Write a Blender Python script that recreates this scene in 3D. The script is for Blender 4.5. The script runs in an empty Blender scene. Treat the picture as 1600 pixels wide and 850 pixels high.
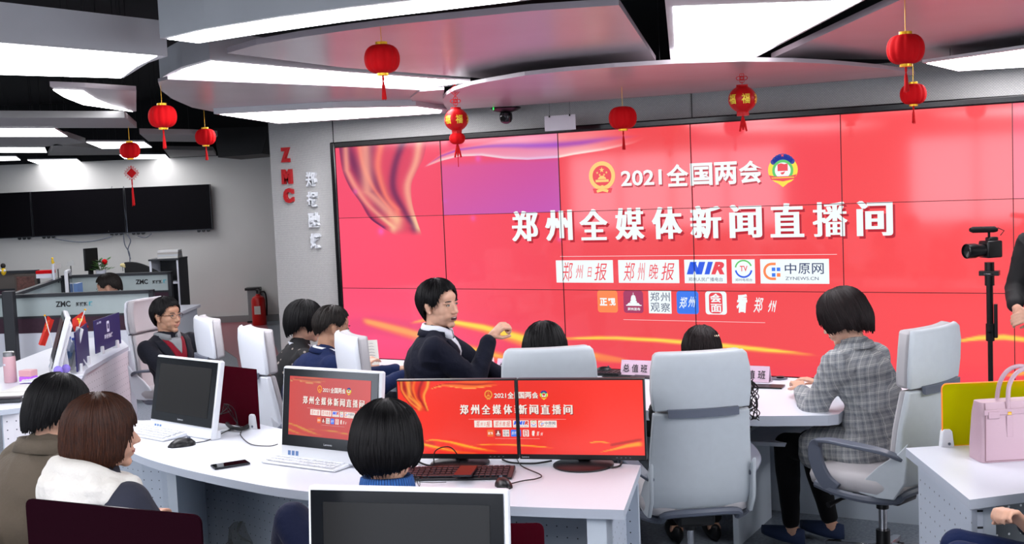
import bpy, bmesh, math, random
import numpy as np
from mathutils import Vector, Matrix, Euler, Quaternion
from mathutils.bvhtree import BVHTree
PI = math.pi
random.seed(7)
RNG = np.random.default_rng(11)
SC = bpy.context.scene
COL = SC.collection

# ---------------------------------------------------------------- camera
F, YAW, PITCH, ROLL = 1818., .5168, .0752, .0429
CAM = Vector((0, 0, 1.91))
def _basis():
    cy, sy, cp, sp, cr, sr = math.cos(YAW), math.sin(YAW), math.cos(PITCH), math.sin(PITCH), math.cos(ROLL), math.sin(ROLL)
    r = Vector((cy, sy, 0)); f = Vector((-sy*cp, cy*cp, -sp)); d = Vector((sy*sp, -cy*sp, -cp))
    return r*cr + d*sr, -r*sr + d*cr, f
RX, DX, FX = _basis()
cam_d = bpy.data.cameras.new('camera'); cam = bpy.data.objects.new('camera', cam_d); COL.objects.link(cam)
cam_d.sensor_fit = 'HORIZONTAL'; cam_d.sensor_width = 36; cam_d.lens = F*36/1600; cam_d.clip_end = 100
m = Matrix.Identity(4)
for i in range(3):
    m[i][0] = RX[i]; m[i][1] = -DX[i]; m[i][2] = -FX[i]; m[i][3] = CAM[i]
cam.matrix_world = m
SC.camera = cam
SC.view_settings.view_transform = 'Standard'; SC.view_settings.look = 'None'
SC.view_settings.exposure = 0.0; SC.view_settings.gamma = 1.0; SC.view_settings.use_curve_mapping = False
SC.cycles.max_bounces = 6; SC.cycles.diffuse_bounces = 3; SC.cycles.glossy_bounces = 3
SC.cycles.transparent_max_bounces = 8; SC.cycles.caustics_reflective = False; SC.cycles.caustics_refractive = False
SC.cycles.sample_clamp_indirect = 4.0
w = bpy.data.worlds.new('world'); SC.world = w; w.use_nodes = True
w.node_tree.nodes['Background'].inputs[0].default_value = (.80, .88, 1, 1)
WORLD_STRENGTH = .5
w.node_tree.nodes['Background'].inputs[1].default_value = WORLD_STRENGTH
LIGHT = 12.0           # emission of the lit ceiling diffusers

def ray(px, py): return RX*((px-800)/F) + DX*((py-425)/F) + FX
def at_z(px, py, z): v = ray(px, py); return CAM + v*((z-CAM.z)/v.z)
def at_y(px, py, Y): v = ray(px, py); return CAM + v*(Y/v.y)
def at_d(px, py, d): return CAM + ray(px, py)*d
def depth(p): return (Vector(p)-CAM).dot(FX)

# ---------------------------------------------------------------- helpers
def lin(c):
    if isinstance(c, str):
        c = c.lstrip('#'); c = tuple(int(c[i:i+2], 16)/255 for i in (0, 2, 4))
    return tuple((x/12.92 if x <= .04045 else ((x+.055)/1.055)**2.4) for x in c[:3])
_M = {}
def mat(name, color='#808080', rough=.5, metal=0, spec=.5, emit=None, es=1.0, alpha=1, trans=0, coat=0, noise=None, bump=None, ior=1.45, sheen=0):
    """principled material; noise=(scale, amount) mottles the colour, bump=(scale, strength, stretch)"""
    if name in _M: return _M[name]
    m = bpy.data.materials.new(name); m.use_nodes = True; nt = m.node_tree
    b = nt.nodes['Principled BSDF']; col = lin(color)
    b.inputs['Base Color'].default_value = (*col, 1); b.inputs['Roughness'].default_value = rough
    b.inputs['Metallic'].default_value = metal; b.inputs['Specular IOR Level'].default_value = spec
    b.inputs['Alpha'].default_value = alpha; b.inputs['Transmission Weight'].default_value = trans; b.inputs['IOR'].default_value = ior
    b.inputs['Coat Weight'].default_value = coat; b.inputs['Sheen Weight'].default_value = sheen
    if emit: b.inputs['Emission Color'].default_value = (*lin(emit), 1); b.inputs['Emission Strength'].default_value = es
    tc = None
    if noise or bump:
        tc = nt.nodes.new('ShaderNodeTexCoord')
    if noise:
        n = nt.nodes.new('ShaderNodeTexNoise'); n.inputs['Scale'].default_value = noise[0]; n.inputs['Detail'].default_value = 4
        nt.links.new(tc.outputs['Object'], n.inputs['Vector'])
        r = nt.nodes.new('ShaderNodeMapRange'); r.inputs['From Min'].default_value = .3; r.inputs['From Max'].default_value = .7
        r.inputs['To Min'].default_value = 1-noise[1]; r.inputs['To Max'].default_value = 1+noise[1]
        nt.links.new(n.outputs['Fac'], r.inputs['Value'])
        x = nt.nodes.new('ShaderNodeVectorMath'); x.operation = 'SCALE'; x.inputs[0].default_value = col
        nt.links.new(r.outputs[0], x.inputs['Scale']); nt.links.new(x.outputs[0], b.inputs['Base Color'])
    if bump:
        mp = nt.nodes.new('ShaderNodeMapping')
        if len(bump) > 2: mp.inputs['Scale'].default_value = bump[2]
        nt.links.new(tc.outputs['Object'], mp.inputs['Vector'])
        n = nt.nodes.new('ShaderNodeTexNoise'); n.inputs['Scale'].default_value = bump[0]; n.inputs['Detail'].default_value = 3
        nt.links.new(mp.outputs[0], n.inputs['Vector'])
        bp = nt.nodes.new('ShaderNodeBump'); bp.inputs['Strength'].default_value = bump[1]; bp.inputs['Distance'].default_value = .01
        nt.links.new(n.outputs['Fac'], bp.inputs['Height']); nt.links.new(bp.outputs[0], b.inputs['Normal'])
    _M[name] = m
    return m
def attr_emit(name, rough=.1, es=1.0):
    m = bpy.data.materials.new(name); m.use_nodes = True; nt = m.node_tree; b = nt.nodes['Principled BSDF']
    b.inputs['Base Color'].default_value = (.01, .01, .012, 1); b.inputs['Roughness'].default_value = rough
    a = nt.nodes.new('ShaderNodeAttribute'); a.attribute_name = 'Col'
    nt.links.new(a.outputs['Color'], b.inputs['Emission Color']); b.inputs['Emission Strength'].default_value = es
    return m

def frame(direction, up=(0, 0, 1)):
    z = Vector(direction).normalized(); u = Vector(up)
    if abs(z.dot(u)) > .98: u = Vector((0, 1, 0))
    x = u.cross(z).normalized(); y = z.cross(x)
    return x, y, z
class MB:
    def __init__(s): s.v = []; s.f = []
    def add(s, vs, fs):
        o = len(s.v); s.v += [Vector(v) for v in vs]; s.f += [tuple(i+o for i in f) for f in fs]; return s
    def box(s, c, size, rot=None):
        c = Vector(c); hx, hy, hz = [q/2 for q in size]; R = rot if rot is not None else Matrix.Identity(3)
        if isinstance(R, (int, float)): R = Matrix.Rotation(R, 3, 'Z')
        vs = [c + R @ Vector((x, y, z)) for z in (-hz, hz) for x, y in ((-hx, -hy), (hx, -hy), (hx, hy), (-hx, hy))]
        return s.add(vs, [(3, 2, 1, 0), (4, 5, 6, 7), (0, 1, 5, 4), (1, 2, 6, 5), (2, 3, 7, 6), (3, 0, 4, 7)])
    def tube(s, pts, r, n=10, caps=True, flat=None):
        pts = [Vector(p) for p in pts]; k = len(pts); rs = r if isinstance(r, (list, tuple)) else [r]*k
        vs = []; x = None
        for i, p in enumerate(pts):
            d = (pts[min(i+1, k-1)]-pts[max(i-1, 0)])
            if d.length < 1e-9: d = Vector((0, 0, 1))
            d.normalize()
            if x is None: x, y, _ = frame(d)
            x = (x - d*x.dot(d)).normalized(); y = d.cross(x)
            for j in range(n):
                a = 2*PI*j/n; vs.append(p + (x*math.cos(a)+y*math.sin(a))*rs[i])
        fs = [(i*n+j, i*n+(j+1) % n, (i+1)*n+(j+1) % n, (i+1)*n+j) for i in range(k-1) for j in range(n)]
        if caps: fs += [tuple(range(n-1, -1, -1)), tuple((k-1)*n+j for j in range(n))]
        return s.add(vs, fs)
    def cyl(s, p1, p2, r1, r2=None, n=20): return s.tube([p1, p2], [r1, r1 if r2 is None else r2], n)
    def loft(s, rings, caps=True, closed=True):
        n = len(rings[0]); k = len(rings); vs = [p for r in rings for p in r]; m_ = n if closed else n-1
        fs = [(i*n+j, i*n+(j+1) % n, (i+1)*n+(j+1) % n, (i+1)*n+j) for i in range(k-1) for j in range(m_)]
        if caps and closed: fs += [tuple(range(n-1, -1, -1)), tuple((k-1)*n+j for j in range(n))]
        return s.add(vs, fs)
    def lathe(s, prof, c=(0, 0, 0), n=28, lobes=0, amp=0):
        c = Vector(c)
        q = lambda a: 1-amp*(1-abs(math.sin(lobes*a/2))) if lobes else 1
        rings = [[c+Vector((r*q(a)*math.cos(a), r*q(a)*math.sin(a), z)) for a in [2*PI*j/n for j in range(n)]] for r, z in prof]
        return s.loft(rings)
    def prism(s, poly, off):
        """poly: 3D points of one flat outline; off: vector it is extruded by"""
        off = Vector(off); n = len(poly); p = [Vector(q) for q in poly]
        return s.add(p+[q+off for q in p], [tuple(range(n-1, -1, -1)), tuple(range(n, 2*n))]+[(i, (i+1) % n, n+(i+1) % n, n+i) for i in range(n)])
    def ell(s, c, r, rot=None, n=16, k=10):
        c = Vector(c); R = rot or Matrix.Identity(3)
        if isinstance(r, (int, float)): r = (r, r, r)
        vs = [c + R @ Vector((0, 0, -r[2]))]
        for i in range(1, k):
            t = -PI/2+PI*i/k
            vs += [c + R @ Vector((r[0]*math.cos(t)*math.cos(2*PI*j/n), r[1]*math.cos(t)*math.sin(2*PI*j/n), r[2]*math.sin(t))) for j in range(n)]
        vs.append(c + R @ Vector((0, 0, r[2])))
        fs = [(0, 1+(j+1) % n, 1+j) for j in range(n)]
        fs += [(1+i*n+j, 1+i*n+(j+1) % n, 1+(i+1)*n+(j+1) % n, 1+(i+1)*n+j) for i in range(k-2) for j in range(n)]
        L = len(vs)-1; b = 1+(k-2)*n
        fs += [(b+j, b+(j+1) % n, L) for j in range(n)]
        return s.add(vs, fs)
    def xf(s, M): s.v = [M @ v for v in s.v]; return s
    def mesh(s, name):
        me = bpy.data.meshes.new(name); me.from_pydata([tuple(v) for v in s.v], [], s.f); me.validate(); me.update()
        b = bmesh.new(); b.from_mesh(me); bmesh.ops.recalc_face_normals(b, faces=b.faces); b.to_mesh(me); b.free()
        return me
    def build(s, name, m, parent=None, bevel=0, smooth=None, seg=2, **kw):
        origin = None
        if parent is None:
            xs = [v.x for v in s.v]; ys = [v.y for v in s.v]
            origin = Vector(((min(xs)+max(xs))/2, (min(ys)+max(ys))/2, min(v.z for v in s.v)))
            s.v = [v-origin for v in s.v]
        o = bpy.data.objects.new(name, s.mesh(name)); COL.objects.link(o); o.data.materials.append(m)
        if origin is not None: o.location = origin
        return finish(o, parent, bevel, smooth, seg, **kw)
def finish(o, parent=None, bevel=0, smooth=None, seg=2, **kw):
    if parent is not None: o.parent = parent
    if smooth is None: smooth = 35
    if smooth:
        me = o.data
        me.polygons.foreach_set('use_smooth', [True]*len(me.polygons))
        b = bmesh.new(); b.from_mesh(me); lim = math.radians(smooth)
        for e in b.edges:
            if len(e.link_faces) == 2 and e.calc_face_angle(0) > lim: e.smooth = False
        b.to_mesh(me); b.free()
    if bevel:
        md = o.modifiers.new('bevel', 'BEVEL'); md.width = bevel; md.segments = seg; md.limit_method = 'ANGLE'; md.angle_limit = math.radians(40)
        md.harden_normals = False
    for k, v in kw.items(): o[k] = v
    return o
def tag(o, label, cat, group=None):
    o['label'] = label; o['category'] = cat
    if group: o['group'] = group
    return o
def thing(name, label, cat, loc=(0, 0, 0), rz=0, group=None, rot=None):
    o = bpy.data.objects.new(name, None); COL.objects.link(o); o.empty_display_size = .1
    o.location = loc; o.rotation_euler = rot if rot else (0, 0, rz)
    return tag(o, label, cat, group)
def struct(mb, name, m, **kw):
    o = mb.build(name, m, **kw); o['kind'] = 'structure'; return o
def dup(root, loc, rz, label=None, rot=None):
    def cp(o, par):
        c = o.copy(); COL.objects.link(c)
        if par is not None: c.parent = par
        for ch in KIDS.get(o.name, []): cp(ch, c)
        return c
    KIDS = {}
    for o in COL.objects:
        if o.parent: KIDS.setdefault(o.parent.name, []).append(o)
    r = cp(root, None); r.location = loc; r.rotation_euler = rot if rot else (0, 0, rz)
    if label: r['label'] = label
    return r

# text as plain geometry (built-in font with its own CJK fallback)
_T = {}
def glyph(s, bold=0.0, wide=0.0, italic=0.0):
    """returns (verts, faces) of the string, scaled so its box is 0..1 x 0..1, plus its aspect"""
    key = (s, bold, wide, italic)
    if key in _T: return _T[key]
    c = bpy.data.curves.new('t', 'FONT'); c.body = s; c.size = 1; c.offset = bold; c.resolution_u = 3; c.shear = italic
    o = bpy.data.objects.new('t', c); COL.objects.link(o)
    dg = bpy.context.evaluated_depsgraph_get(); me = bpy.data.meshes.new_from_object(o.evaluated_get(dg))
    v = np.array([tuple(q.co)[:2] for q in me.vertices]) if len(me.vertices) else np.zeros((3, 2)); f = [tuple(p.vertices) for p in me.polygons]
    bpy.data.objects.remove(o); bpy.data.curves.remove(c); bpy.data.meshes.remove(me)
    if wide:
        n = len(v); vv = [v]; ff = list(f); k = 1
        for dx in (-wide, -wide/2, wide/2, wide):
            vv.append(v+np.array([dx, 0])); ff += [tuple(i+n*k for i in q) for q in f]; k += 1
        v = np.concatenate(vv); f = ff
    lo = v.min(0); hi = v.max(0); asp = (hi[0]-lo[0])/(hi[1]-lo[1])
    v = (v-lo)/(hi-lo)
    _T[key] = (v, f, asp)
    return _T[key]
class Flat:
    """flat artwork in 2-D (x right, y up), later clipped and mapped onto a surface"""
    def __init__(s): s.items = []     # (name, material, layer, verts, faces)
    def poly(s, name, m, layer, pts): s.items.append((name, m, layer, np.array(pts, float), [tuple(range(len(pts)))])); return s
    def rect(s, name, m, layer, x0, y0, x1, y1, r=0):
        if not r: return s.poly(name, m, layer, [(x0, y0), (x1, y0), (x1, y1), (x0, y1)])
        pts = []
        for cx, cy, a0 in ((x1-r, y0+r, -90), (x1-r, y1-r, 0), (x0+r, y1-r, 90), (x0+r, y0+r, 180)):
            pts += [(cx+r*math.cos(math.radians(a0+t*18)), cy+r*math.sin(math.radians(a0+t*18))) for t in range(6)]
        return s.poly(name, m, layer, pts)
    def disc(s, name, m, layer, cx, cy, rx, ry=None, n=32, a0=0, a1=360):
        ry = ry or rx
        return s.poly(name, m, layer, [(cx+rx*math.cos(math.radians(a0+(a1-a0)*i/n)), cy+ry*math.sin(math.radians(a0+(a1-a0)*i/n))) for i in range(n if a1-a0 == 360 else n+1)])
    def ring(s, name, m, layer, cx, cy, r1, r2, a0=0, a1=360, n=36, sy=1):
        vs = []; fs = []
        for i in range(n+1):
            a = math.radians(a0+(a1-a0)*i/n)
            vs += [(cx+r1*math.cos(a), cy+sy*r1*math.sin(a)), (cx+r2*math.cos(a), cy+sy*r2*math.sin(a))]
        fs = [(2*i, 2*i+1, 2*i+3, 2*i+2) for i in range(n)]
        s.items.append((name, m, layer, np.array(vs), fs)); return s
    def text(s, name, m, layer, body, x0, y0, x1, y1, bold=0, wide=0, italic=0):
        v, f, a = glyph(body, bold, wide, italic)
        s.items.append((name, m, layer, v*np.array([x1-x0, y1-y0])+np.array([x0, y0]), f)); return s
    def star(s, name, m, layer, cx, cy, r):
        return s.poly(name, m, layer, [(cx+(r if i % 2 == 0 else r*.4)*math.sin(i*PI/5), cy+(r if i % 2 == 0 else r*.4)*math.cos(i*PI/5)) for i in range(10)])
    def place(s, fn, parent, x0=-1e9, x1=1e9, step=.0012, **kw):
        """fn(x, y, height) -> point; merges items of the same name+material"""
        groups = {}
        for nm, m_, ly, v, f in s.items:
            if v[:, 0].max() <= x0 or v[:, 0].min() >= x1: continue
            if v[:, 0].max() > x1 or v[:, 0].min() < x0:
                b = bmesh.new(); vv = [b.verts.new((*p, 0)) for p in v]
                for q in f:
                    try: b.faces.new([vv[i] for i in q])
                    except ValueError: pass
                for lim, sg in ((x0, -1), (x1, 1)):
                    if abs(lim) < 1e8: bmesh.ops.bisect_plane(b, geom=b.verts[:]+b.edges[:]+b.faces[:], plane_co=(lim, 0, 0), plane_no=(sg, 0, 0), clear_outer=True)
                b.verts.index_update(); v = np.array([tuple(q.co)[:2] for q in b.verts]); f = [tuple(q.index for q in fc.verts) for fc in b.faces]; b.free()
                if not len(v): continue
            groups.setdefault((nm, m_), []).append((ly, v, f))
        out = []
        for (nm, m_), L in groups.items():
            mb = MB()
            for ly, v, f in L: mb.add([fn(p[0], p[1], ly*step) for p in v], f)
            o = bpy.data.objects.new(nm, None) if False else None
            me = bpy.data.meshes.new(nm); me.from_pydata([tuple(q) for q in mb.v], [], mb.f); me.update()
            o = bpy.data.objects.new(nm, me); COL.objects.link(o); me.materials.append(m_); o.parent = parent
            for k, vv in kw.items(): o[k] = vv
            out.append(o)
        return out

# ---------------------------------------------------------------- common materials
M_WHITE = mat('white laminate', '#dfe2ea', .32, noise=(3, .02))
M_PANELSIDE = mat('ceiling rim', '#9a9ca0', .5)
M_GLOSS = mat('glossy ceiling laminate', '#b3a9ae', .24, spec=.9, noise=(1.2, .05), bump=(2.2, .04))
M_DIFF = mat('lit diffuser', '#ffffff', .5, emit='#fbfaff', es=LIGHT)
M_DIFFAR = mat('lit diffuser dim', '#ffffff', .5, emit='#fbfaff', es=6.5)
M_HANG = mat('dark hanger wire', '#1c1d20', .6)
M_FASCIA = mat('grey painted metal', '#c4c5c7', .55, noise=(4, .03))
M_BLACKP = mat('black plastic', '#0c0c0e', .35)
M_CABLE = mat('black cable', '#0a0a0b', .5)
M_GREY = mat('slate grey plastic', '#5a606e', .45)
M_CHROME = mat('chrome', '#c8c8cc', .15, 1)
M_GOLD = mat('gold foil', '#e8b020', .25, .45)
M_RED = mat('red lantern cloth', '#c80a12', .75, spec=.15, bump=(300, .15))
M_REDCORD = mat('red cord', '#b80a10', .7, spec=.2)

# ---------------------------------------------------------------- room shell
SY = 9.07                     # plane of the display wall
def wall_material(name, base, dark, sx, sz, br=.012):
    m = bpy.data.materials.new(name); m.use_nodes = True; nt = m.node_tree; b = nt.nodes['Principled BSDF']
    tc = nt.nodes.new('ShaderNodeTexCoord'); mp = nt.nodes.new('ShaderNodeMapping'); mp.inputs['Rotation'].default_value = (PI/2, 0, 0)
    br_ = nt.nodes.new('ShaderNodeTexBrick'); br_.inputs['Color1'].default_value = (*lin(base), 1); br_.inputs['Color2'].default_value = (*[c*.9 for c in lin(base)], 1)
    br_.inputs['Mortar'].default_value = (*lin(dark), 1); br_.inputs['Scale'].default_value = 1
    br_.inputs['Mortar Size'].default_value = .0016; br_.inputs['Brick Width'].default_value = sx; br_.inputs['Row Height'].default_value = sz
    nt.links.new(tc.outputs['Object'], mp.inputs[0]); nt.links.new(mp.outputs[0], br_.inputs['Vector'])
    nt.links.new(br_.outputs['Color'], b.inputs['Base Color']); b.inputs['Roughness'].default_value = .6
    bp = nt.nodes.new('ShaderNodeBump'); bp.inputs['Strength'].default_value = .5; bp.inputs['Distance'].default_value = .003; bp.invert = True
    nt.links.new(br_.outputs['Fac'], bp.inputs['Height']); nt.links.new(bp.outputs[0], b.inputs['Normal'])
    return m
M_TEXWALL = wall_material('woven grey wall cladding', '#bfbebb', '#8e8f90', .020, .010)
M_PLASTER = mat('off white plaster', '#dcdbd7', .8, noise=(2, .02))
def floor_material():
    m = bpy.data.materials.new('grey floor with red lane'); m.use_nodes = True; nt = m.node_tree; b = nt.nodes['Principled BSDF']
    tc = nt.nodes.new('ShaderNodeTexCoord'); n = nt.nodes.new('ShaderNodeTexNoise'); n.inputs['Scale'].default_value = 60; n.inputs['Detail'].default_value = 5
    nt.links.new(tc.outputs['Object'], n.inputs['Vector'])
    cr = nt.nodes.new('ShaderNodeValToRGB'); cr.color_ramp.elements[0].color = (*lin('#5c646e'), 1); cr.color_ramp.elements[1].color = (*lin('#8c949d'), 1)
    cr.color_ramp.elements[0].position = .3; cr.color_ramp.elements[1].position = .7
    nt.links.new(n.outputs['Fac'], cr.inputs[0]); nt.links.new(cr.outputs[0], b.inputs['Base Color']); b.inputs['Roughness'].default_value = .35
    return m
M_FLOOR = floor_material()
M_REDFLOOR = mat('dusty red floor', '#a06068', .4, noise=(40, .06))
struct(MB().box((-6, 6, -.05), (44, 40, .1)), 'floor', M_FLOOR, smooth=0)
red = [at_z(x, y, 0) for x, y in ((272, 503), (412, 497), (455, 600), (400, 700), (370, 560), (325, 530))]
for p in red: p.z = .002
o = struct(MB().prism([p for p in red], (0, 0, .003)), 'floor_red_lane', M_REDFLOOR, smooth=0)
# display wall with cladding: runs behind and around the screen
WX0 = at_y(419, 300, SY).x
struct(MB().box(((WX0+4)/2, SY+.16, 1.7), (4-WX0, .2, 3.4)), 'wall_display', M_TEXWALL, smooth=0)
struct(MB().box((WX0+.1, SY+1.2, 1.7), (.2, 1.9, 3.4)), 'wall_return', M_TEXWALL, smooth=0)
for X in (at_y(515, 215, SY).x, at_y(1077, 170, SY).x):
    struct(MB().box((X, SY+.058, 1.5), (.006, .01, 2.9)), 'trim_1' if X < -6 else 'trim_2', M_BLACKP, smooth=0)
struct(MB().box(((WX0+4)/2, SY+.05, 3.06), (4-WX0-.02, .016, .72)), 'trim_4', mat('dark upper wall strip', '#141518', .9), smooth=0)  # dark strip added over the upper wall so gaps between panels read black
# far wall behind the cubicles, square to the aisle
FR = Vector((math.cos(YAW), math.sin(YAW), 0)); FF = Vector((-math.sin(YAW), math.cos(YAW), 0))
def far(d, lat, z): return Vector((0, 0, z)) + FF*d + FR*lat          # distance ahead and sideways of the viewing spot
def farpx(px, py, d): return at_d(px, py, d)
FD = 17.6
struct(MB().box(far(FD+.1, -4.6, 1.7), (13, .2, 3.4), YAW), 'wall_far', M_PLASTER, smooth=0)
struct(MB().box(far(FD-.03, -4.6, .05), (13, .04, .1), YAW), 'baseboard_far', mat('grey skirting', '#8b8c8c', .5), smooth=0)
struct(MB().box((6.1, 4, 1.7), (.2, 22, 3.4)), 'wall_right', M_PLASTER, smooth=0)
struct(MB().box((-6, -6.1, 1.7), (26, .2, 3.4)), 'wall_back', M_PLASTER, smooth=0)
M_VOID = mat('dark ceiling void', '#1a1b1e', .9)
struct(MB().box((-6, 5, 3.45), (44, 40, .1)), 'ceiling', M_VOID, smooth=0)

M_FILLPANE = mat('unseen fill pane', '#ffffff', .5, emit='#e8f0ff', es=5.5)  # glowing panes out of view, added as fill for camera-facing surfaces
def fill_window(n, c, w_, h_, rz):
    t = MB().box((0, 0, h_/2), (w_, .03, h_)); t.v = [Matrix.Rotation(rz, 3, 'Z') @ v + Vector(c) for v in t.v]
    struct(t, 'fill_window_%d' % n, M_FILLPANE, smooth=0)
    f = MB()
    for i in range(5): f.box((-w_/2+i*w_/4, .03, h_/2), (.06, .06, h_))
    for z in (0, h_): f.box((0, .03, z), (w_+.06, .06, .06))
    f.v = [Matrix.Rotation(rz, 3, 'Z') @ v + Vector(c) for v in f.v]
    struct(f, 'trim_%d' % (n+10), M_BLACKP, smooth=0)  # frame round the added pane
fill_window(1, (-2, -5.96, .8), 5, 1.7, 0); fill_window(2, (-9.5, -5.96, .8), 5, 1.7, 0); fill_window(3, (5.96, 1, .8), 6, 1.7, PI/2)
# ---------------------------------------------------------------- ceiling panels and lights
def slab(name, label, cat, px, z, h, m=None, light=None, group=None, dim=False):
    P = [at_z(x, y, z) for x, y in px]
    o = MB().prism(P, (0, 0, h)).build(name, m or M_FASCIA, smooth=0)
    tag(o, label, cat, group)
    if light:
        L = [at_z(x, y, z)-o.location for x, y in light]
        MB().prism([q+Vector((0, 0, -.004)) for q in L], (0, 0, .006)).build('diffuser', M_DIFFAR if dim else M_DIFF, o, smooth=0)
    # thin steel hangers up to the void
    cx = sum(p.x for p in P)/len(P); cy = sum(p.y for p in P)/len(P)
    for k in range(0, len(P), max(1, len(P)//4)):
        q = Vector((cx, cy, 0))*.3+Vector((P[k].x, P[k].y, 0))*.7
        q.z = z+h-.002
        MB().cyl(q-o.location, Vector((q.x, q.y, 3.4))-o.location, .002, n=6).build('hanger', M_HANG, o)
    return o
G_L = 'lit ceiling panels over the newsroom'
slab('ceiling_light', 'large lit ceiling panel with a concave end and deep grey rim, over the cubicles', 'ceiling light',
     [(-260, 44), (262, 88), (232, 98), (193, 122), (-260, 110)], 2.60, .17, light=[(-255, 47), (245, 87), (213, 103), (189, 121), (-255, 108)], group=G_L)
slab('ceiling_light', 'curved strip light under a deep grey fascia at the top edge of the view', 'ceiling light',
     [(250, 60), (320, 44), (430, 26), (540, 11), (640, -1), (860, -22), (860, -4), (813, 2), (700, 15), (540, 34), (400, 54), (310, 68)], 2.60, .36,
     light=[(262, 60), (320, 46.5), (430, 28.5), (540, 13.5), (640, 2), (850, -18), (808, 0), (700, 13), (540, 32), (400, 52), (310, 66)], group=G_L)
slab('ceiling_light', 'long wedge shaped lit panel with rounded end above the white lettered wall', 'ceiling light',
     [(250, 123), (266, 113), (285, 104), (328, 92), (540, 111), (735, 124), (735, 129), (665, 141)], 2.66, .15,
     light=[(264, 121), (285, 108), (330, 95), (540, 113), (731, 127), (665, 137)], group=G_L)
slab('ceiling_light', 'large lit panel with slanted end above the centre of the display wall', 'ceiling light',
     [(1036, -30), (1048, 97), (1175, 93), (1420, -36)], 2.66, .06, light=[(1052, 10), (1056, 94), (1171, 91), (1345, 0)], group=G_L)
slab('ceiling_light', 'tapering lit panel at the wall above the video camera', 'ceiling light',
     [(1441, 98), (1600, 75), (1700, 60), (1700, 94), (1600, 106), (1497, 112)], 2.575, .018, light=[(1448, 98.5), (1600, 77), (1690, 63), (1690, 93), (1600, 104), (1497, 110)], group=G_L)
slab('ceiling_light', 'narrow lit panel just over the red capital letters and wall corner', 'ceiling light',
     [(334, 178), (520, 168), (650, 165), (700, 171), (697, 178), (435, 194)], 2.575, .05, light=[(344, 178.5), (520, 169.5), (650, 167), (690, 172), (688, 176), (435, 192)], group=G_L)
o = slab('ceiling_light', 'crescent shaped light in the dark void over the far cubicles', 'ceiling light',
     [(78, 135), (133, 137), (213, 142), (213, 174), (205, 175), (130, 164), (95, 149)], 2.6, .03, m=M_GLOSS, light=[(83, 140), (130, 142), (150, 155), (175, 165), (207, 174), (130, 163), (100, 151)], group=G_L)
far_l = [([(-60, 201), (85, 201), (105, 213), (-60, 213)], 'flat lit panel, longest of the lights far over the cubicles'),
         ([(-60, 231), (70, 231), (73, 238), (-60, 238)], 'flat lit panel behind the longest far ceiling light'),
         ([(-60, 245), (25, 245), (32, 250), (-60, 252)], 'small lit panel nearest the far plaster wall, above the first black television'),
         ([(135, 222), (225, 222), (237, 230), (160, 232)], 'small lit panel just behind the lantern with the diamond knot'),
         ([(187, 242), (258, 242), (264, 248), (195, 248)], 'thin lit panel over the far wall beyond the diamond knot lantern'),
         ([(43, 250), (120, 249), (127, 254), (60, 256)], 'thin lit panel above the middle black television on the far wall')]
for px, lab in far_l: slab('ceiling_light', lab, 'ceiling light', px, 2.52, .02, light=px, group='small lights over the cubicles', dim=True)
for (x, y, a, lab) in ((-1.6, 0.2, .5, 'above the viewing spot'), (1.6, 3.0, .5, 'beside the slate desk with the pink bag'), (-5.2, -.2, .5, 'over the people with brown and black hair'), (3.6, 6.4, 0, 'near the right end of the display wall'), (-9.5, 2.5, .5, 'over the end of the flag desk')):
    o = thing('ceiling_light', 'rectangular lit ceiling panel '+lab, 'ceiling light', (x, y, 2.62), a, 'rectangular lights behind the viewing spot')
    MB().box((0, 0, .04), (1.5, 2.9, .08)).build('frame', M_FASCIA, o, smooth=0)
    MB().box((0, 0, -.002), (1.4, 2.8, .006)).build('diffuser', M_DIFF, o, smooth=0)
    for sx in (-.6, .6): MB().cyl((sx, 0, .07), (sx, 0, .78), .004, n=6).build('hanger', M_FASCIA, o)
G_P = 'suspended ceiling panels'
slab('ceiling_panel', 'wide glossy ceiling panel with curved edge and slanted end, mirroring the red display', 'ceiling panel',
     [(355, 83), (400, 70), (470, 58), (540, 48), (620, 38), (700, 30), (830, 17), (967, 8), (1025, 95), (880, 109), (755, 123), (737, 121), (540, 106)], 2.66, .03, m=M_GLOSS, group=G_P)
slab('ceiling_panel', 'glossy half oval ceiling panel along the top of the display wall', 'ceiling panel',
     [(692, 155), (698, 148), (710, 141), (735, 133), (760, 128), (820, 118), (880, 111.5), (960, 105), (1060, 99), (1160, 96), (1240, 97), (1300, 100), (1370, 106), (1428, 114), (1430, 117), (1060, 148), (700, 172), (694, 165)], 2.575, .025, m=M_GLOSS, group=G_P)
slab('ceiling_panel', 'glossy round ended ceiling panel above the lettered wall', 'ceiling panel',
     [(247, 128), (262, 124), (540, 135), (665, 141), (644, 150), (650, 164), (520, 167), (340, 176), (300, 168), (270, 155), (251, 141)], 2.62, .02, m=M_GLOSS, group=G_P)
slab('ceiling_panel', 'small dark glossy panel with rounded tip beside the double lantern', 'ceiling panel',
     [(641, 153), (655, 143), (694, 140), (694, 174), (655, 168), (645, 160)], 2.61, .02, m=M_GLOSS, group=G_P)
slab('ceiling_panel', 'big pink glossy ceiling panel above the video camera', 'ceiling panel',
     [(1205, 91.5), (1420, -6), (1700, -12), (1700, 58), (1600, 74), (1444, 97), (1384, 93)], 2.66, .035, m=M_GLOSS, group=G_P)
M_FP = mat('grey ceiling board', '#8c8c8b', .6)
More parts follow.
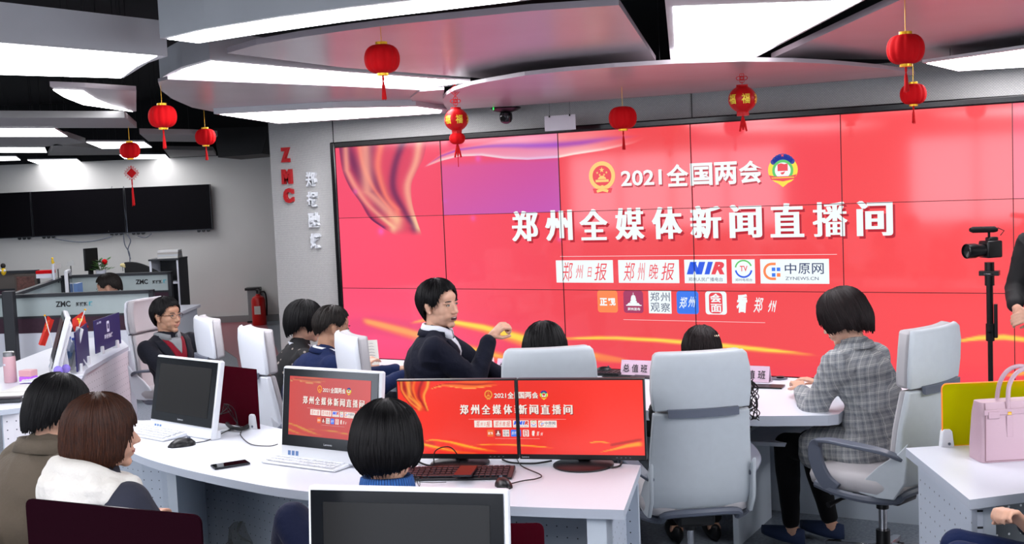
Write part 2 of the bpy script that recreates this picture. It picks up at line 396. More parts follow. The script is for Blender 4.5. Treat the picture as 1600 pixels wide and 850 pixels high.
for px, lab in (([(-60, 184), (195, 184), (214, 200), (-60, 200)], 'long matt grey ceiling board over the cubicles'),
                ([(-60, 214), (105, 214), (134, 223), (60, 230), (-60, 230)], 'matt grey ceiling board between two far lights'),
                ([(85, 225), (150, 232), (200, 233), (185, 242), (75, 243)], 'matt grey ceiling board behind the diamond knot lantern'),
                ([(218, 209), (300, 210), (340, 212), (332, 222), (232, 221)], 'matt grey ceiling board above the smallest plain lantern'),
                ([(256, 234), (333, 235), (340, 246), (268, 249)], 'matt grey ceiling board against the far wall')):
    slab('ceiling_board', lab, 'ceiling panel', px, 2.53, .05, m=M_FP, group='matt boards over the cubicles')
q = [farpx(x, y, 14.0) for x, y in ((333, 200), (420, 198), (409, 240), (341, 246))]
tag(MB().prism(q, FF*1.2).build('air_duct', mat('black sheet metal', '#111214', .6), smooth=0), 'black sheet metal air duct where the far wall meets the lettered wall', 'air duct')
struct(MB().box(far(FD-.02, -4.6, 3.0), (13, .05, .95), YAW), 'trim_3', M_VOID, smooth=0)  # dark sheet added over the upper part of the far wall

# ---------------------------------------------------------------- lanterns
G_LAN = 'red lanterns hanging from the ceiling'
M_GLYPH = mat('gold character', '#f0d040', .35, .3)
def lantern_profile(R, h, n=14):
    return [(R*math.cos(t)**.55 if abs(t) < PI/2-.01 else R*.28, h*math.sin(t)) for t in [(-PI/2+.12)+(PI-.24)*i/n for i in range(n+1)]]
def lantern(px, py, d, label, ztop, sz=1.0, cap_top=True):
    c = at_d(px, py, d); R = .083*sz; hh = R*.80
    t = thing('red_lantern', label, 'lantern', c, random.random(), G_LAN)
    MB().lathe(lantern_profile(R, hh), n=72, lobes=12, amp=.07).build('shade', M_RED, t, smooth=60)
    if cap_top: MB().lathe([(.2*R, hh*.93), (.34*R, hh*.95), (.34*R, hh*1.17), (.2*R, hh*1.18)]).build('cap', M_GOLD, t)
    MB().lathe([(.2*R, -hh*.93), (.33*R, -hh*.95), (.33*R, -hh*1.16), (.16*R, -hh*1.18)]).build('base_ring', M_GOLD, t)
    MB().cyl((0, 0, hh), (0, 0, ztop-c.z), .0016, n=6).build('hanging_cord', M_GOLD, t)
    tassel(t, -hh*1.12, R*1.35)
    return t
def tassel(t, z, L, r=.010):
    ts = MB().tube([(0, 0, z), (0, 0, z-L*.2), (0, 0, z-L*.25), (0, 0, z-L*.45), (.002, .001, z-L)], [r*.5, r*.6, r*.35, r*.8, r*1.1], 9)
    for k in range(9):
        a = k*2*PI/9
        ts.tube([(r*.5*math.cos(a), r*.5*math.sin(a), z-L*.35), (r*.95*math.cos(a+.3), r*.95*math.sin(a+.3), z-L*(.98+.09*random.random()))], .0016, 5)
    ts.build('tassel', M_REDCORD, t)
lantern(597, 92, 5.4, 'red lantern with long tassel under the wide curved glossy panel', 2.66)
lantern(1415, 77, 5.2, 'largest red lantern, hanging from the big pink panel over the camera', 2.66)
lantern(1427, 147, 7.3, 'red lantern directly under and behind the largest one', 2.66, sz=.97)
lantern(973, 184, 8.4, 'plain red lantern in front of the top bezel of the display, beside the white card', 2.575, sz=1.22, cap_top=False)
lantern(254, 182, 7.3, 'red lantern in the dark gap at the round ended panel, nearer one of a pair', 2.62, sz=1.06)
lantern(321, 214, 9.5, 'small red lantern in the dark gap beside the lettered wall', 2.62)
t = lantern(203, 235, 9.75, 'red lantern with diamond knot and long tassel before the far wall', 2.53, sz=1.0)
def knot(t, z, s):
    """diamond knot charm: square ring with loops"""
    k = MB(); q = [(s, 0), (0, s), (-s, 0), (0, -s)]
    k.prism([FR*a*.7+Vector((0, 0, z+b*.7)) for a, b in q], FF*.006)
    k.build('charm', M_REDCORD, t)
    r = MB()
    for u in (1, .84): r.tube([FR*a*u+Vector((0, 0, z+b*u)) for a, b in q+[q[0]]], .0022, 6)
    for i in range(4):
        a, b = q[i]; a2, b2 = q[(i+1) % 4]
        for f in (.25, .5, .75):
            c_ = FR*(a+(a2-a)*f)+Vector((0, 0, z+b+(b2-b)*f)); n_ = (FR*(a+a2)+Vector((0, 0, b+b2))).normalized()
            r.tube([c_, c_+n_*s*.22], .0022, 6)
    r.build('charm_loops', M_REDCORD, t)
t.rotation_euler = (0, 0, 0); knot(t, -.19, .062)
MB().cyl((0, 0, -.16), (0, 0, -.13), .003, n=6).build('link_cord', M_REDCORD, t); 
for o_ in list(COL.objects):
    if o_.parent == t and o_.name.startswith('tassel'): o_.location = (0, 0, -.10); o_.scale = (1, 1, 1.9)
def fu_lantern(px, py, d, label, ztop, R, second=False):
    c = at_d(px, py, d); t = thing('fortune_lantern', label, 'lantern', c, 0, 'red lanterns with gold characters')
    M_RP = mat('red lantern plastic', '#b8080e', .4, spec=.3)
    MB().lathe([(R*.42, -R*1.0), (R*.42, -R*.92)]+[(R*math.cos(a), R*math.sin(a)*.95) for a in [-1.12+2.24*i/12 for i in range(13)]]+[(R*.42, R*.92), (R*.42, R*1.02)], n=48, lobes=6, amp=.05).build('shade', M_RP, t, smooth=60)
    MB().lathe([(R*.4, -R*1.18), (R*.46, -R*1.17), (R*.46, -R*.96), (R*.4, -R*.95)], n=6).build('base_ring', M_RP, t)
    toc = Vector((-c.x, -c.y, 0)).normalized(); side = Vector((-toc.y, toc.x, 0)); v, f, asp = glyph('福', .02)
    g = MB()
    for ang in (-1.05, 0, 1.05):
        a0 = math.atan2(toc.y, toc.x)+ang+.25
        g.add([Vector((math.cos(a0-(x-.5)*-.62)*1, math.sin(a0-(x-.5)*-.62)*1, 0))*R*1.02*math.cos((y-.5)*.75)+Vector((0, 0, R*.97*math.sin((y-.5)*.75))) for x, y in v], f)
    g.build('gold_character', M_GLYPH, t, smooth=0)
    z0 = R*1.0; h = ztop-c.z
    MB().cyl((0, 0, z0), (0, 0, h), .002, n=6).build('hanging_cord', M_REDCORD, t)
    k = MB(); zz = z0+.045
    for a, b in ((0, 0), (.022, 0), (-.022, 0), (0, .02), (0, -.02)):
        pts = [side*(a+.014*math.cos(u*PI/6))+Vector((0, 0, zz+b+.012*math.sin(u*PI/6))) for u in range(13)]
        k.tube(pts, .0025, 6)
    k.build('charm', M_REDCORD, t)
    s = R*.48; zz = z0+.045+.075
    k = MB(); q = [(s, 0), (0, s), (-s, 0), (0, -s)]
    for u in (1, .7): k.tube([side*a*u+Vector((0, 0, zz+b*u)) for a, b in q+[q[0]]], .003, 6)
    k.prism([side*a*.45+Vector((0, 0, zz+b*.45)) for a, b in q], toc*.004)
    k.build('charm_loops', M_REDCORD, t)
    if second:
        MB().lathe([(R*.2*(1 if i in (0, 8) else 1)+R*.48*math.cos(a), -R*1.55+R*.48*math.sin(a)) for i, a in enumerate([-PI/2+PI*i/8 for i in range(9)])], n=36, lobes=8, amp=.08).build('lower_shade', M_RED, t, smooth=60)
    z = -R*1.17 if not second else -R*2.0; rb = MB()
    for k_ in (-1, 0, 1): rb.tube([(0, 0, z), side*.012*k_+Vector((0, 0, z-R*.6)), side*.022*k_+Vector((0, 0, z-R*1.0-.01*abs(k_)))], [.006, .009, .007], 6)
    if second: rb.cyl((0, 0, z), (0, 0, z-R*1.9), .003, n=6)
    rb.build('tassel', M_REDCORD, t)
    return t
fu_lantern(1160, 155, 7.7, 'red lantern with gold characters and two corded charms above it', 2.66, .093)
fu_lantern(713, 187, 8.2, 'double red lantern with gold characters, small globe under the larger one', 2.66, .085, second=True)

# hanging card and ceiling camera
c = at_y(875, 192, 8.75)
t = thing('hanging_card', 'blank white card hung on two threads above the display', 'card', c, 0)
MB().box((0, 0, 0), (.29, .004, .125)).build('card', mat('white card', '#d6d4da', .6, noise=(8, .03)), t, smooth=0)
for s in (-1, 1):
    MB().cyl((s*.095, 0, .05), (s*.095, 0, 2.576-c.z), .0012, n=5).build('thread', M_CABLE, t)
    MB().box((s*.095, -.004, .058), (.012, .008, .016)).build('clip', M_BLACKP, t)
c = at_z(790, 168, 2.575)
t = thing('ceiling_camera', 'black pan and tilt camera under the half oval panel', 'camera', c, 0)
MB().lathe([(.02, 0), (.13, 0), (.135, -.01), (.10, -.03), (.04, -.045), (.01, -.045)]).build('base', M_BLACKP, t)
MB().lathe([(.01, -.043), (.052, -.047), (.056, -.07), (.056, -.10), (.045, -.125), (.02, -.138), (.004, -.14)]).build('head', mat('dark glossy plastic', '#1b1b1f', .15), t)
MB().cyl((0, -.04, -.095), (0, -.062, -.097), .022).build('lens', mat('lens glass', '#050608', .03, coat=1), t)
MB().box((-.05, -.125, -.012), (.008, .006, .02)).build('status_lamp', mat('green lamp', '#20d040', .4, emit='#30ff60', es=2), t)

# ---------------------------------------------------------------- the display content
def smooth(a, b, x): t = np.clip((x-a)/(b-a), 0, 1); return t*t*(3-2*t)
def interp_curve(pts, q): pts = sorted(pts); return np.interp(q, [p[0] for p in pts], [p[1] for p in pts])
LOUT = [(0, .0056), (.1014, .0088), (.1893, .0198), (.2631, .036), (.336, .0496), (.3802, .0685), (.4169, .0874), (.43, .10)]
ROUT = [(0, .1476), (.0736, .1406), (.1407, .1278), (.1883, .1207), (.2649, .1199), (.3352, .1246), (.409, .1317), (.43, .1335)]
def dense(pts, n=5):
    P = [Vector((p[0], p[1], 0)) for p in pts]; out = []
    for i in range(len(P)-1):
        a, b, c, d = P[max(i-1, 0)], P[i], P[i+1], P[min(i+2, len(P)-1)]
        for k in range(n):
            t = k/n; q = .5*((2*b)+(c-a)*t+(2*a-5*b+4*c-d)*t*t+(3*b-a-3*c+d)*t**3); out.append((q.x, q.y))
    return out+[tuple(pts[-1])]
LOUT = dense(LOUT); ROUT = dense(ROUT)
def paint(u, v, wall=True):
    """colour of the displayed picture at (u right, v down), both 0..1"""
    u = np.asarray(u, float); v = np.asarray(v, float)
    base = np.array([1.0, .31, .33]) if wall else np.array([.98, .20, .13])
    c = np.ones(u.shape+(3,))*base
    c *= (1-.05*np.cos((u-.45)*5))[..., None]
    if wall:
        k = smooth(.5, .0, u)*.10; c[..., 2] += k; c[..., 1] -= .03*k
        c[..., 2] += .12*smooth(.72, 1.0, v)*smooth(.45, .05, u)
    def mix(w, col):
        nonlocal c
        w = np.clip(w, 0, 1)[..., None]; c = c*(1-w)+np.array(col)*w
    cream = (1, .80, .62) if wall else (1, .66, .25); orng = (1, .56, .42) if wall else (1, .45, .12)
    purp = (.30, .08, .30) if wall else (.62, .06, .05); red = (.84, .25, .36) if wall else (.9, .18, .08)
    # drapery at the upper corner
    xl = interp_curve(LOUT, v); xr = interp_curve(ROUT, v)
    inside = smooth(0, .0022, u-xl)*smooth(0, .0016, xr-u)*smooth(.43, .385, v)
    mix(inside*.9, red)
    def fold(pts, w, col, a=1.0):
        pts = dense(pts)
        x0 = np.interp(v, [p[1] for p in pts], [p[0] for p in pts])
        mix(a*np.exp(-((u-x0)/w)**2)*inside*smooth(pts[-1][1]+.11, pts[-1][1]-.02, v), col)
    fold([(.0182, .0), (.0339, .1053), (.0475, .1786), (.0682, .2594)], .0125, purp, 1)
    fold([(.056, 0), (.054, .0942), (.067, .1883), (.0781, .2534)], .0100, purp, 1)
    fold([(.1089, 0), (.0952, .1008), (.091, .2055), (.1061, .3055), (.1216, .3769)], .0062, purp, .95)
    fold([(.009, 0), (.014, .12), (.0225, .1893), (.039, .2631), (.0526, .336), (.0715, .3802)], .004, purp, .8)
    fold([(.040, 0), (.046, .10), (.060, .20), (.085, .30)], .004, orng, .8)
    fold([(.0752, 0), (.0685, .1036), (.0785, .2322), (.095, .30)], .006, orng, .95)
    fold([(.1347, 0), (.1287, .0854), (.1140, .1879), (.1165, .2787), (.1283, .3983)], .0068, cream, .95)
    fold([(.0175, .1099), (.0322, .1981), (.053, .2863), (.088, .3816)], .0055, cream, .8)
    fold([(.0493, .2145), (.0704, .2738), (.0934, .3467)], .0110, cream, .85)
    # ribbon running along the top
    yb = np.interp(u, [.1352, .1658, .1933, .2266, .259, .2908, .3323, .3527, .3926, .43, .46], [.121, .0916, .0758, .0783, .0972, .1072, .1064, .0971, .0851, .065, .03])
    yt = np.interp(u, [.1352, .1658, .1933, .2266, .2908, .3323, .3926, .43, .46], [.12, .055, .03, .02, -.01, -.03, -.02, .01, .03])
    ins = smooth(0, .004, yb-v)*smooth(-.002, .012, v-yt)*smooth(.136, .15, u)*smooth(.45, .36, u)
    g = np.clip((v-yt)/(yb-yt+1e-6), 0, 1)
    mix(ins*(.45+.55*g**2), (1, .70, .72) if wall else (1, .52, .18))
    mix(ins*np.exp(-((g-.45-.15*np.sin(u*22))/.10)**2)*.8, purp if not wall else (.62, .26, .72))
    mix(ins*np.exp(-((v-yb+.006)/.006)**2)*.8, (1, .93, .88) if wall else (1, .75, .35))
    # golden waves along the foot
    def wave(pts, w, col, a=1.0, soft=.012):
        x = [p[0] for p in pts]; yc = np.interp(u, x, [p[1] for p in pts]); ww = np.interp(u, x, w if isinstance(w, list) else [w]*len(x))
        fade = smooth(x[0]-.002, x[0]+soft, u)*smooth(x[-1]+.002, x[-1]-soft*2, u)
        mix(a*np.exp(-((v-yc)/ww)**4)*fade, col)
    gold = (1, .86, .32) if wall else (1, .68, .12); org = (1, .62, .30) if wall else (1, .42, .10)
    dim = (.80, .25, .45) if wall else (.72, .12, .08)
    wave([(.0, .86), (.05, .84), (.1, .86), (.16, .88)], .05, dim, .45)
    wave([(.028, .82), (.06, .842), (.1, .872), (.14, .905), (.2, .945), (.26, .98), (.34, 1.0)], [.016, .022, .026, .028, .024, .02, .01], org, .95)
    wave([(.030, .82), (.06, .84), (.1, .868), (.14, .898), (.2, .94), (.26, .98)], [.008, .012, .014, .014, .010, .006], gold, 1)
    wave([(.105, .83), (.14, .806), (.1705, .818), (.2178, .842), (.27, .885), (.3253, .926), (.38, .955), (.426, .968)], [.004, .012, .014, .02, .03, .024, .018, .006], org, .9)
    wave([(.11, .825), (.14, .806), (.1705, .816), (.2178, .838), (.27, .88), (.3253, .92), (.38, .95)], [.003, .007, .008, .011, .016, .012, .006], gold, 1)
    wave([(.30, .885), (.38, .868), (.45, .872), (.5284, .886), (.58, .898), (.6397, .912)], [.004, .008, .010, .012, .011, .003], org, .9)
    wave([(.34, .875), (.40, .868), (.45, .871), (.5284, .885), (.58, .897), (.62, .905)], [.003, .005, .006, .008, .006, .002], gold, 1)
    wave([(.775, .845), (.80, .828), (.8234, .823), (.85, .832), (.87, .842)], [.003, .009, .010, .008, .003], gold, .95)
    wave([(.86, .87), (.92, .83), (1.0, .78)], .02, dim, .8)
    wave([(.82, .965), (.88, .92), (.93, .875), (.975, .85), (1.0, .85)], [.004, .014, .024, .03, .03], gold, .9)
    mix(smooth(.90, 1.0, v)*.35, (.95, .22, .32) if wall else (.90, .15, .10))
    for gx, gy, r in ((.2213, .089, .004), (.068, .40, .005), (.03, .21, .004), (.21, .35, .004), (.33, .45, .003), (.17, .27, .003)) if wall else ():
        mix(.6*np.exp(-(((u-gx)/r)**2+((v-gy)/(r*3.5))**2)), (.95, .40, .85))
    return np.clip(c, 0, 1)
def lin_np(c): return np.where(c <= .04045, c/12.92, ((c+.055)/1.055)**2.4)
M_WALLSCR = attr_emit('display wall picture', .07, 1.0)
M_MONSCR = attr_emit('monitor picture', .22, 1.0)
def screen_mesh(name, fn, u0, u1, v0, v1, nx, ny, parent, m, wall, tint=None):
    U, V = np.meshgrid(np.linspace(u0, u1, nx), np.linspace(v0, v1, ny))
    C = paint(U, V, wall)
    if tint is not None: C = tint(U, V, C)
    me = bpy.data.meshes.new(name)
    me.from_pydata([tuple(fn(a, b, 0)) for a, b in zip(U.ravel(), V.ravel())], [], [(j*nx+i, (j+1)*nx+i, (j+1)*nx+i+1, j*nx+i+1) for j in range(ny-1) for i in range(nx-1)])
    at = me.color_attributes.new('Col', 'FLOAT_COLOR', 'POINT')
    at.data.foreach_set('color', np.concatenate([lin_np(C).reshape(-1, 3), np.ones((nx*ny, 1))], 1).astype(np.float32).ravel())
    me.materials.append(m); o = bpy.data.objects.new(name, me); COL.objects.link(o); o.parent = parent
    return o
def em(name, c, es=1.0, rough=.3):
    return mat(name, '#050505', rough, emit=c, es=es)
def content(k='wall'):
    """captions, emblems and logo tiles on the picture; x = u*3.556, y = 1-v"""
    A = Flat(); S = 3.556
    W = em('display white '+k, '#f4fdff' if k == 'wall' else '#f4e8e0'); SH = em('display caption shade '+k, '#b8303c' if k == 'wall' else '#8c1810')
    GD = em('display gold '+k, '#ffce78' if k == 'wall' else '#f0a040'); R = em('display red '+k, '#ee4450' if k == 'wall' else '#d83020')
    NV = em('display ink '+k, '#33406a'); BL = em('display blue '+k, '#2a5ce8'); OR = em('display orange '+k, '#ff8a50' if k == 'wall' else '#f07030')
    PU = em('display plum '+k, '#a83a64' if k == 'wall' else '#a03028'); GN = em('display green '+k, '#5cc864'); YL = em('display yellow '+k, '#f8e040'); DB = em('display deep blue '+k, '#2c3c98')
    AZ = em('display azure '+k, '#3c7cf0')
    def T(nm, m, ly, s, u0, v0, u1, v1, **kw): A.text(nm, m, ly, s, u0*S, 1-v1, u1*S, 1-v0, **kw)
    # national emblem, simplified shapes
    cx, cy = .3892*S, 1-.1922
    A.ring('state_emblem', GD, 3, cx, cy+.004, .043, .060, n=40); A.disc('state_emblem', R, 2, cx, cy+.004, .046)
    A.star('state_emblem', GD, 3, cx, cy+.028, .012)
    for dx, dy in ((-.021, .017), (.021, .017), (-.010, .008), (.010, .008)): A.star('state_emblem', GD, 3, cx+dx, cy+dy, .006)
    A.rect('state_emblem', GD, 3, cx-.030, cy-.022, cx+.030, cy-.012); A.poly('state_emblem', GD, 3, [(cx-.020, cy-.010), (cx+.020, cy-.010), (cx+.014, cy-.001), (cx-.014, cy-.001)])
    A.rect('state_emblem', GD, 3, cx-.010, cy-.001, cx+.010, cy+.004)
    A.poly('state_emblem', R, 3, [(cx-.045, cy-.048), (cx+.045, cy-.048), (cx+.038, cy-.068), (cx-.038, cy-.068)])
    A.poly('state_emblem', GD, 4, [(cx-.028, cy-.056), (cx-.010, cy-.050), (cx+.010, cy-.050), (cx+.028, cy-.056), (cx+.024, cy-.066), (cx, cy-.060), (cx-.024, cy-.066)])
    A.disc('state_emblem', GD, 4, cx, cy-.045, .010)
    for t_, o_ in ((SH, (.0012, .007)), (W, (0, 0))):
        ly = 2 if t_ is SH else 4
        dx, dy = o_
        T('headline', t_, ly, '2021', .4134+dx, .172+dy, .4640+dx, .235+dy, bold=.02)
        for i, ch in enumerate('全国两会'):
            u0 = .4700+i*.0283; T('headline', t_, ly, ch, u0+dx, .155+dy, u0+.0262+dx, .2440+dy, bold=.028)
        x0 = .2650; st = (.7130-.2650+.0145)/10
        for i, ch in enumerate('郑州全媒体新闻直播间'):
            T('headline', t_, ly+1, ch, x0+i*st+dx*2, .325+dy*1.4, x0+i*st+st*.80+dx*2, .4560+dy*1.4, bold=0 if ch == '播' else .010, wide=.034, italic=0)
    # conference emblem, simplified shapes
    cx, cy = .6040*S, 1-.197
    A.disc('round_emblem', YL, 3, cx, cy, .058, .054)
    for k_ in range(9): A.disc('round_emblem', DB, 4, cx+.046*math.cos(math.radians(38+k_*13)), cy+.052*math.sin(math.radians(38+k_*13)), .011, n=12)
    A.ring('round_emblem', DB, 4, cx, cy, .034, .052, 40, 140, n=16)
    A.star('round_emblem', R, 6, cx, cy+.056, .008)
    A.disc('round_emblem', GN, 7, cx, cy-.002, .041, n=32); A.disc('round_emblem', W, 8, cx, cy-.002, .031, n=28)
    A.poly('round_emblem', R, 9, [(cx-.020, cy+.022), (cx-.006, cy+.026), (cx+.006, cy+.022), (cx+.020, cy+.024), (cx+.020, cy-.004), (cx-.020, cy-.004)])
    A.poly('round_emblem', R, 9, [(cx-.010, cy-.010), (cx+.002, cy-.008), (cx+.010, cy-.005), (cx+.004, cy-.016), (cx-.004, cy-.018)])
    A.poly('round_emblem', R, 10, [(cx-.054, cy-.018), (cx-.030, cy-.024), (cx+.030, cy-.024), (cx+.054, cy-.018), (cx+.046, cy-.036), (cx, cy-.044), (cx-.046, cy-.036)])
    A.poly('round_emblem', YL, 9, [(cx-.040, cy-.036), (cx+.040, cy-.036), (cx+.018, cy-.052), (cx, cy-.066), (cx-.018, cy-.052)])
    A.rect('round_emblem', YL, 11, cx-.044, cy-.031, cx+.044, cy-.028)
    # rules
    A.rect('rule', W, 1, .30*S, 1-.5250, .69*S, 1-.5228) if k != 'wall' else A.rect('rule', em('display pale rule', '#ffd8d8'), 1, .33*S, 1-.5246, .66*S, 1-.5226)
    A.rect('rule', W if k != 'wall' else em('display pale rule', '#ffd8d8'), 1, .41*S, 1-.7905, .58*S, 1-.7888)
    # first row of tiles
    for u0, u1 in ((.324, .3991), (.4059, .4814), (.4878, .5376), (.5436, .5701), (.5762, .6514)):
        A.rect('logo_tile', W, 3, u0*S, 1-.6357, u1*S, 1-.5404)
    for i, (ch, a, b, cc, d) in enumerate((('郑', .332, .548, .347, .630), ('州', .350, .560, .3605, .618), ('日', .3655, .570, .3718, .612), ('报', .3745, .552, .3915, .626))): T('logo_lettering', R, 5, ch, a, b, cc, d, italic=.25)
    for ch, a, b, cc, d in (('郑', .412, .550, .4275, .628), ('州', .430, .552, .4400, .626), ('晚', .4440, .556, .4560, .620), ('报', .4590, .552, .4760, .624)): T('logo_lettering', R, 5, ch, a, b, cc, d, italic=.25)
    x0, x1, yb_, yt_ = .4905*S, .5355*S, 1-.600, 1-.5495; w_ = x1-x0
    for f0, f1 in ((.0, .17), (.24, .40), (.47, .60)): A.poly('logo_mark', BL, 5, [(x0+w_*f0, yb_), (x0+w_*f1, yb_), (x0+w_*(f1+.10), yt_), (x0+w_*(f0+.10), yt_)])
    A.poly('logo_mark', BL, 5, [(x0+w_*.10, yt_), (x0+w_*.24, yt_), (x0+w_*.36, yb_), (x0+w_*.26, yb_)])
    T('logo_mark', R, 6, 'R', .5195, .5495, .5352, .600, bold=.06, italic=.3)
    T('logo_lettering', NV, 5, '郑州人民广播电台', .4925, .612, .5330, .628)
    cx, cy = .5572*S, 1-.578
    A.ring('logo_mark', GN, 5, cx, cy, .030, .036, 20, 170, n=16); A.ring('logo_mark', BL, 5, cx, cy, .029, .036, 190, 350, n=16)
    T('logo_mark', R, 6, 'TV', .5530, .566, .5618, .588, bold=.02); T('logo_lettering', NV, 5, '郑州电视台', .5475, .616, .5668, .627)
    A.ring('logo_mark', OR, 5, .5890*S, 1-.588, .024, .034, 90, 270, n=12, sy=1.0); A.rect('logo_mark', OR, 5, .5890*S, 1-.564, .5935*S, 1-.554); A.rect('logo_mark', OR, 5, .5890*S, 1-.622, .5935*S, 1-.612)
    for a, b in ((0, 0), (1, 0), (0, 1), (1, 1)): A.rect('logo_mark', (AZ, OR)[(a+b) % 2] if a else AZ, 5, (.5890+a*.0055)*S, 1-.597+b*.0-(0 if b else 0)+b*.022-.012, (.5890+a*.0055+.004)*S, 1-.597+b*.022+.002)
    for i, ch in enumerate('中原网'): T('logo_lettering', NV, 5, ch, .6035+i*.0148, .5565, .6035+i*.0148+.0126, .598, bold=.006)
    T('logo_lettering', NV, 5, 'ZYNEWS.CN', .6040, .609, .6400, .6215)
    # second row of tiles
    S2 = [(.3775, .4035, OR), (.4111, .4359, PU), (.4427, .4707, W), (.4772, .5036, AZ), (.5117, .5366, W)]
    for u0, u1, m_ in S2: A.rect('logo_tile', m_, 3, u0*S, 1-.7610, u1*S, 1-.6680, r=.012 if m_ is not W or u0 > .5 else 0)
    T('logo_lettering', W, 5, '正', .3805, .700, .3900, .732, bold=.05); T('logo_lettering', W, 5, '观', .3912, .700, .4008, .732, bold=.04)
    cx = .4237*S
    for z_, hw in ((.722, .030), (.712, .017), (.700, .013), (.690, .009)): A.poly('logo_mark', W, 5, [(cx-hw, 1-z_-.006), (cx+hw, 1-z_-.006), (cx+hw*.75, 1-z_+.003), (cx-hw*.75, 1-z_+.003)])
    A.rect('logo_mark', W, 5, cx-.010, 1-.728, cx+.010, 1-.692); A.rect('logo_mark', W, 5, cx-.001, 1-.692, cx+.001, 1-.676)
    A.rect('logo_mark', W, 5, cx-.034, 1-.731, cx+.036, 1-.727); T('logo_lettering', W, 5, '郑州发布', .4160, .738, .4320, .7510, bold=.02)
    for ch, a, b in (('郑', 0, 0), ('州', 1, 0), ('观', 0, 1), ('察', 1, 1)): T('logo_lettering', NV, 5, ch, .4450+a*.0128, .6740+b*.043, .4450+a*.0128+.0112, .6740+b*.043+.037)
    T('logo_lettering', W, 5, '郑', .4800, .692, .4905, .738, bold=.01, italic=.3); T('logo_lettering', W, 5, '州', .4910, .690, .5005, .734, bold=.01, italic=.3)
    A.rect('logo_mark', R, 5, .5160*S, 1-.757, .5318*S, 1-.673, r=.016)
    T('logo_lettering', W, 6, '会', .5172, .677, .5308, .713, bold=.03); T('logo_lettering', W, 6, '面', .5180, .718, .5306, .752, bold=.02)
    T('logo_lettering', W, 5, '看', .5478, .678, .5605, .752, bold=.035, italic=.15); T('logo_lettering', W, 5, '郑', .5672, .690, .5790, .750, bold=.01, italic=.3); T('logo_lettering', W, 5, '州', .5835, .702, .5935, .748, bold=.015, italic=.3)
    return A

# ---------------------------------------------------------------- the video wall
WXL, WW, WZT, WH = -7.03, 7.26, 2.333, 2.04
t = thing('video_wall', 'huge red video wall of joined panels with white Chinese headline and logo tiles', 'display wall', (WXL+WW/2, SY, WZT-WH))
L0 = Vector((-WW/2, 0, WH))
def wfn(u, v, h): return L0 + Vector((u*WW, -.055-h, -v*WH))
B = MB(); e = .055
B.box((0, .0, WH/2), (WW, .09, WH)).build('panel_chassis', M_BLACKP, t, smooth=0)
B = MB()
for sx in (-1, 1): B.box((sx*(WW/2+e/2), -.005, WH/2), (e, .13, WH+2*e))
for sz in (0, 1): B.box((0, -.005, -e/2 if sz == 0 else WH+e/2), (WW, .13, e))
B.build('bezel', mat('glossy black bezel', '#0a0a0c', .18), t, bevel=.01)
TINT = {(1, 0): (.86, .42, .70, .62), (0, 0): (.90, .26, .38, .30), (5, 0): (.93, .35, .52, .45), (1, 1): (1, .31, .38, .15), (0, 2): (1, .33, .50, .40), (3, 0): (.98, .25, .36, .25)}
for r in range(3):
    for c_ in range(6):
        g = .0022
        def tint(U, V, C, r=r, c_=c_):
            if (c_, r) in TINT:
                a = TINT[(c_, r)]; w_ = a[3]
                if (c_, r) == (1, 0): w_ = np.clip(.45+.45*(V/.333), 0, 1)[..., None]*.9; w_ = w_*smooth(.085, .125, V)[..., None]+.12*(1-smooth(.085, .125, V))[..., None]; C = C*(1-w_)+np.array([.80, .36, .70])*w_; C[..., 2] += .08*(U*6-1); C[..., 0] -= .05*(U*6-1)
                else: C = C*(1-w_)+np.array(a[:3])*w_
            return np.clip(C, 0, 1)
        hi = 2 if (c_ < 3 and r == 0) or (c_ == 0 and r == 1) else 1
        o = screen_mesh('display_panel', wfn, c_/6+g/WW, (c_+1)/6-g/WW, r/3+g/WH, (r+1)/3-g/WH, 120*hi, 62*hi, t, M_WALLSCR, True, tint)
content('wall').place(lambda x, y, h: wfn(x/3.556, 1-y, h), t, step=.0006)
B = MB()
for i in range(1, 6): B.box((-WW/2+i*WW/6, -.0625, WH/2), (.0045, .003, WH))
for i in range(1, 3): B.box((0, -.0625, i*WH/3), (WW, .003, .0045))
B.build('panel_seam', mat('dark panel seam', '#1a0c10', .5), t, smooth=0)

# wall lettering
M_RL = mat('red raised letter', '#b01a20', .35); M_SL = mat('brushed silver letter', '#dfe3e8', .35, .1)
def wall_char(ch, px, py, hpx, m, label, cat, bold, group, wide=0, ar=1.0):
    c = at_y(px, py, SY+.06); d = depth(c); h = hpx*d/F; v, f, a = glyph(ch, bold, wide); wd = h*ar
    b = MB(); n = len(v)
    bm_ = bmesh.new(); vv = [bm_.verts.new((x*wd-wd/2, 0, y*h-h/2)) for x, y in v]
    for q in f:
        try: bm_.faces.new([vv[i] for i in q])
        except ValueError: pass
    bmesh.ops.remove_doubles(bm_, verts=bm_.verts, dist=1e-5)
    ex = bmesh.ops.extrude_face_region(bm_, geom=bm_.faces[:]); bmesh.ops.translate(bm_, verts=[g for g in ex['geom'] if isinstance(g, bmesh.types.BMVert)], vec=(0, -.035, 0))
    bmesh.ops.recalc_face_normals(bm_, faces=bm_.faces)
    me = bpy.data.meshes.new('raised_letter'); bm_.to_mesh(me); bm_.free(); me.materials.append(m)
    o = bpy.data.objects.new('raised_letter', me); COL.objects.link(o); o.location = (c.x, SY+.06, c.z); tag(o, label, cat, group)
for ch, x, y, s, ar in (('Z', 448, 242, 23, .72), ('M', 450.5, 276, 23, .82), ('C', 453, 305.5, 23, .80)):
    wall_char(ch, x, y, s, M_RL, 'raised red capital letter %s on the grey woven wall' % ch, 'letter', .06, 'raised red letters', ar=ar)
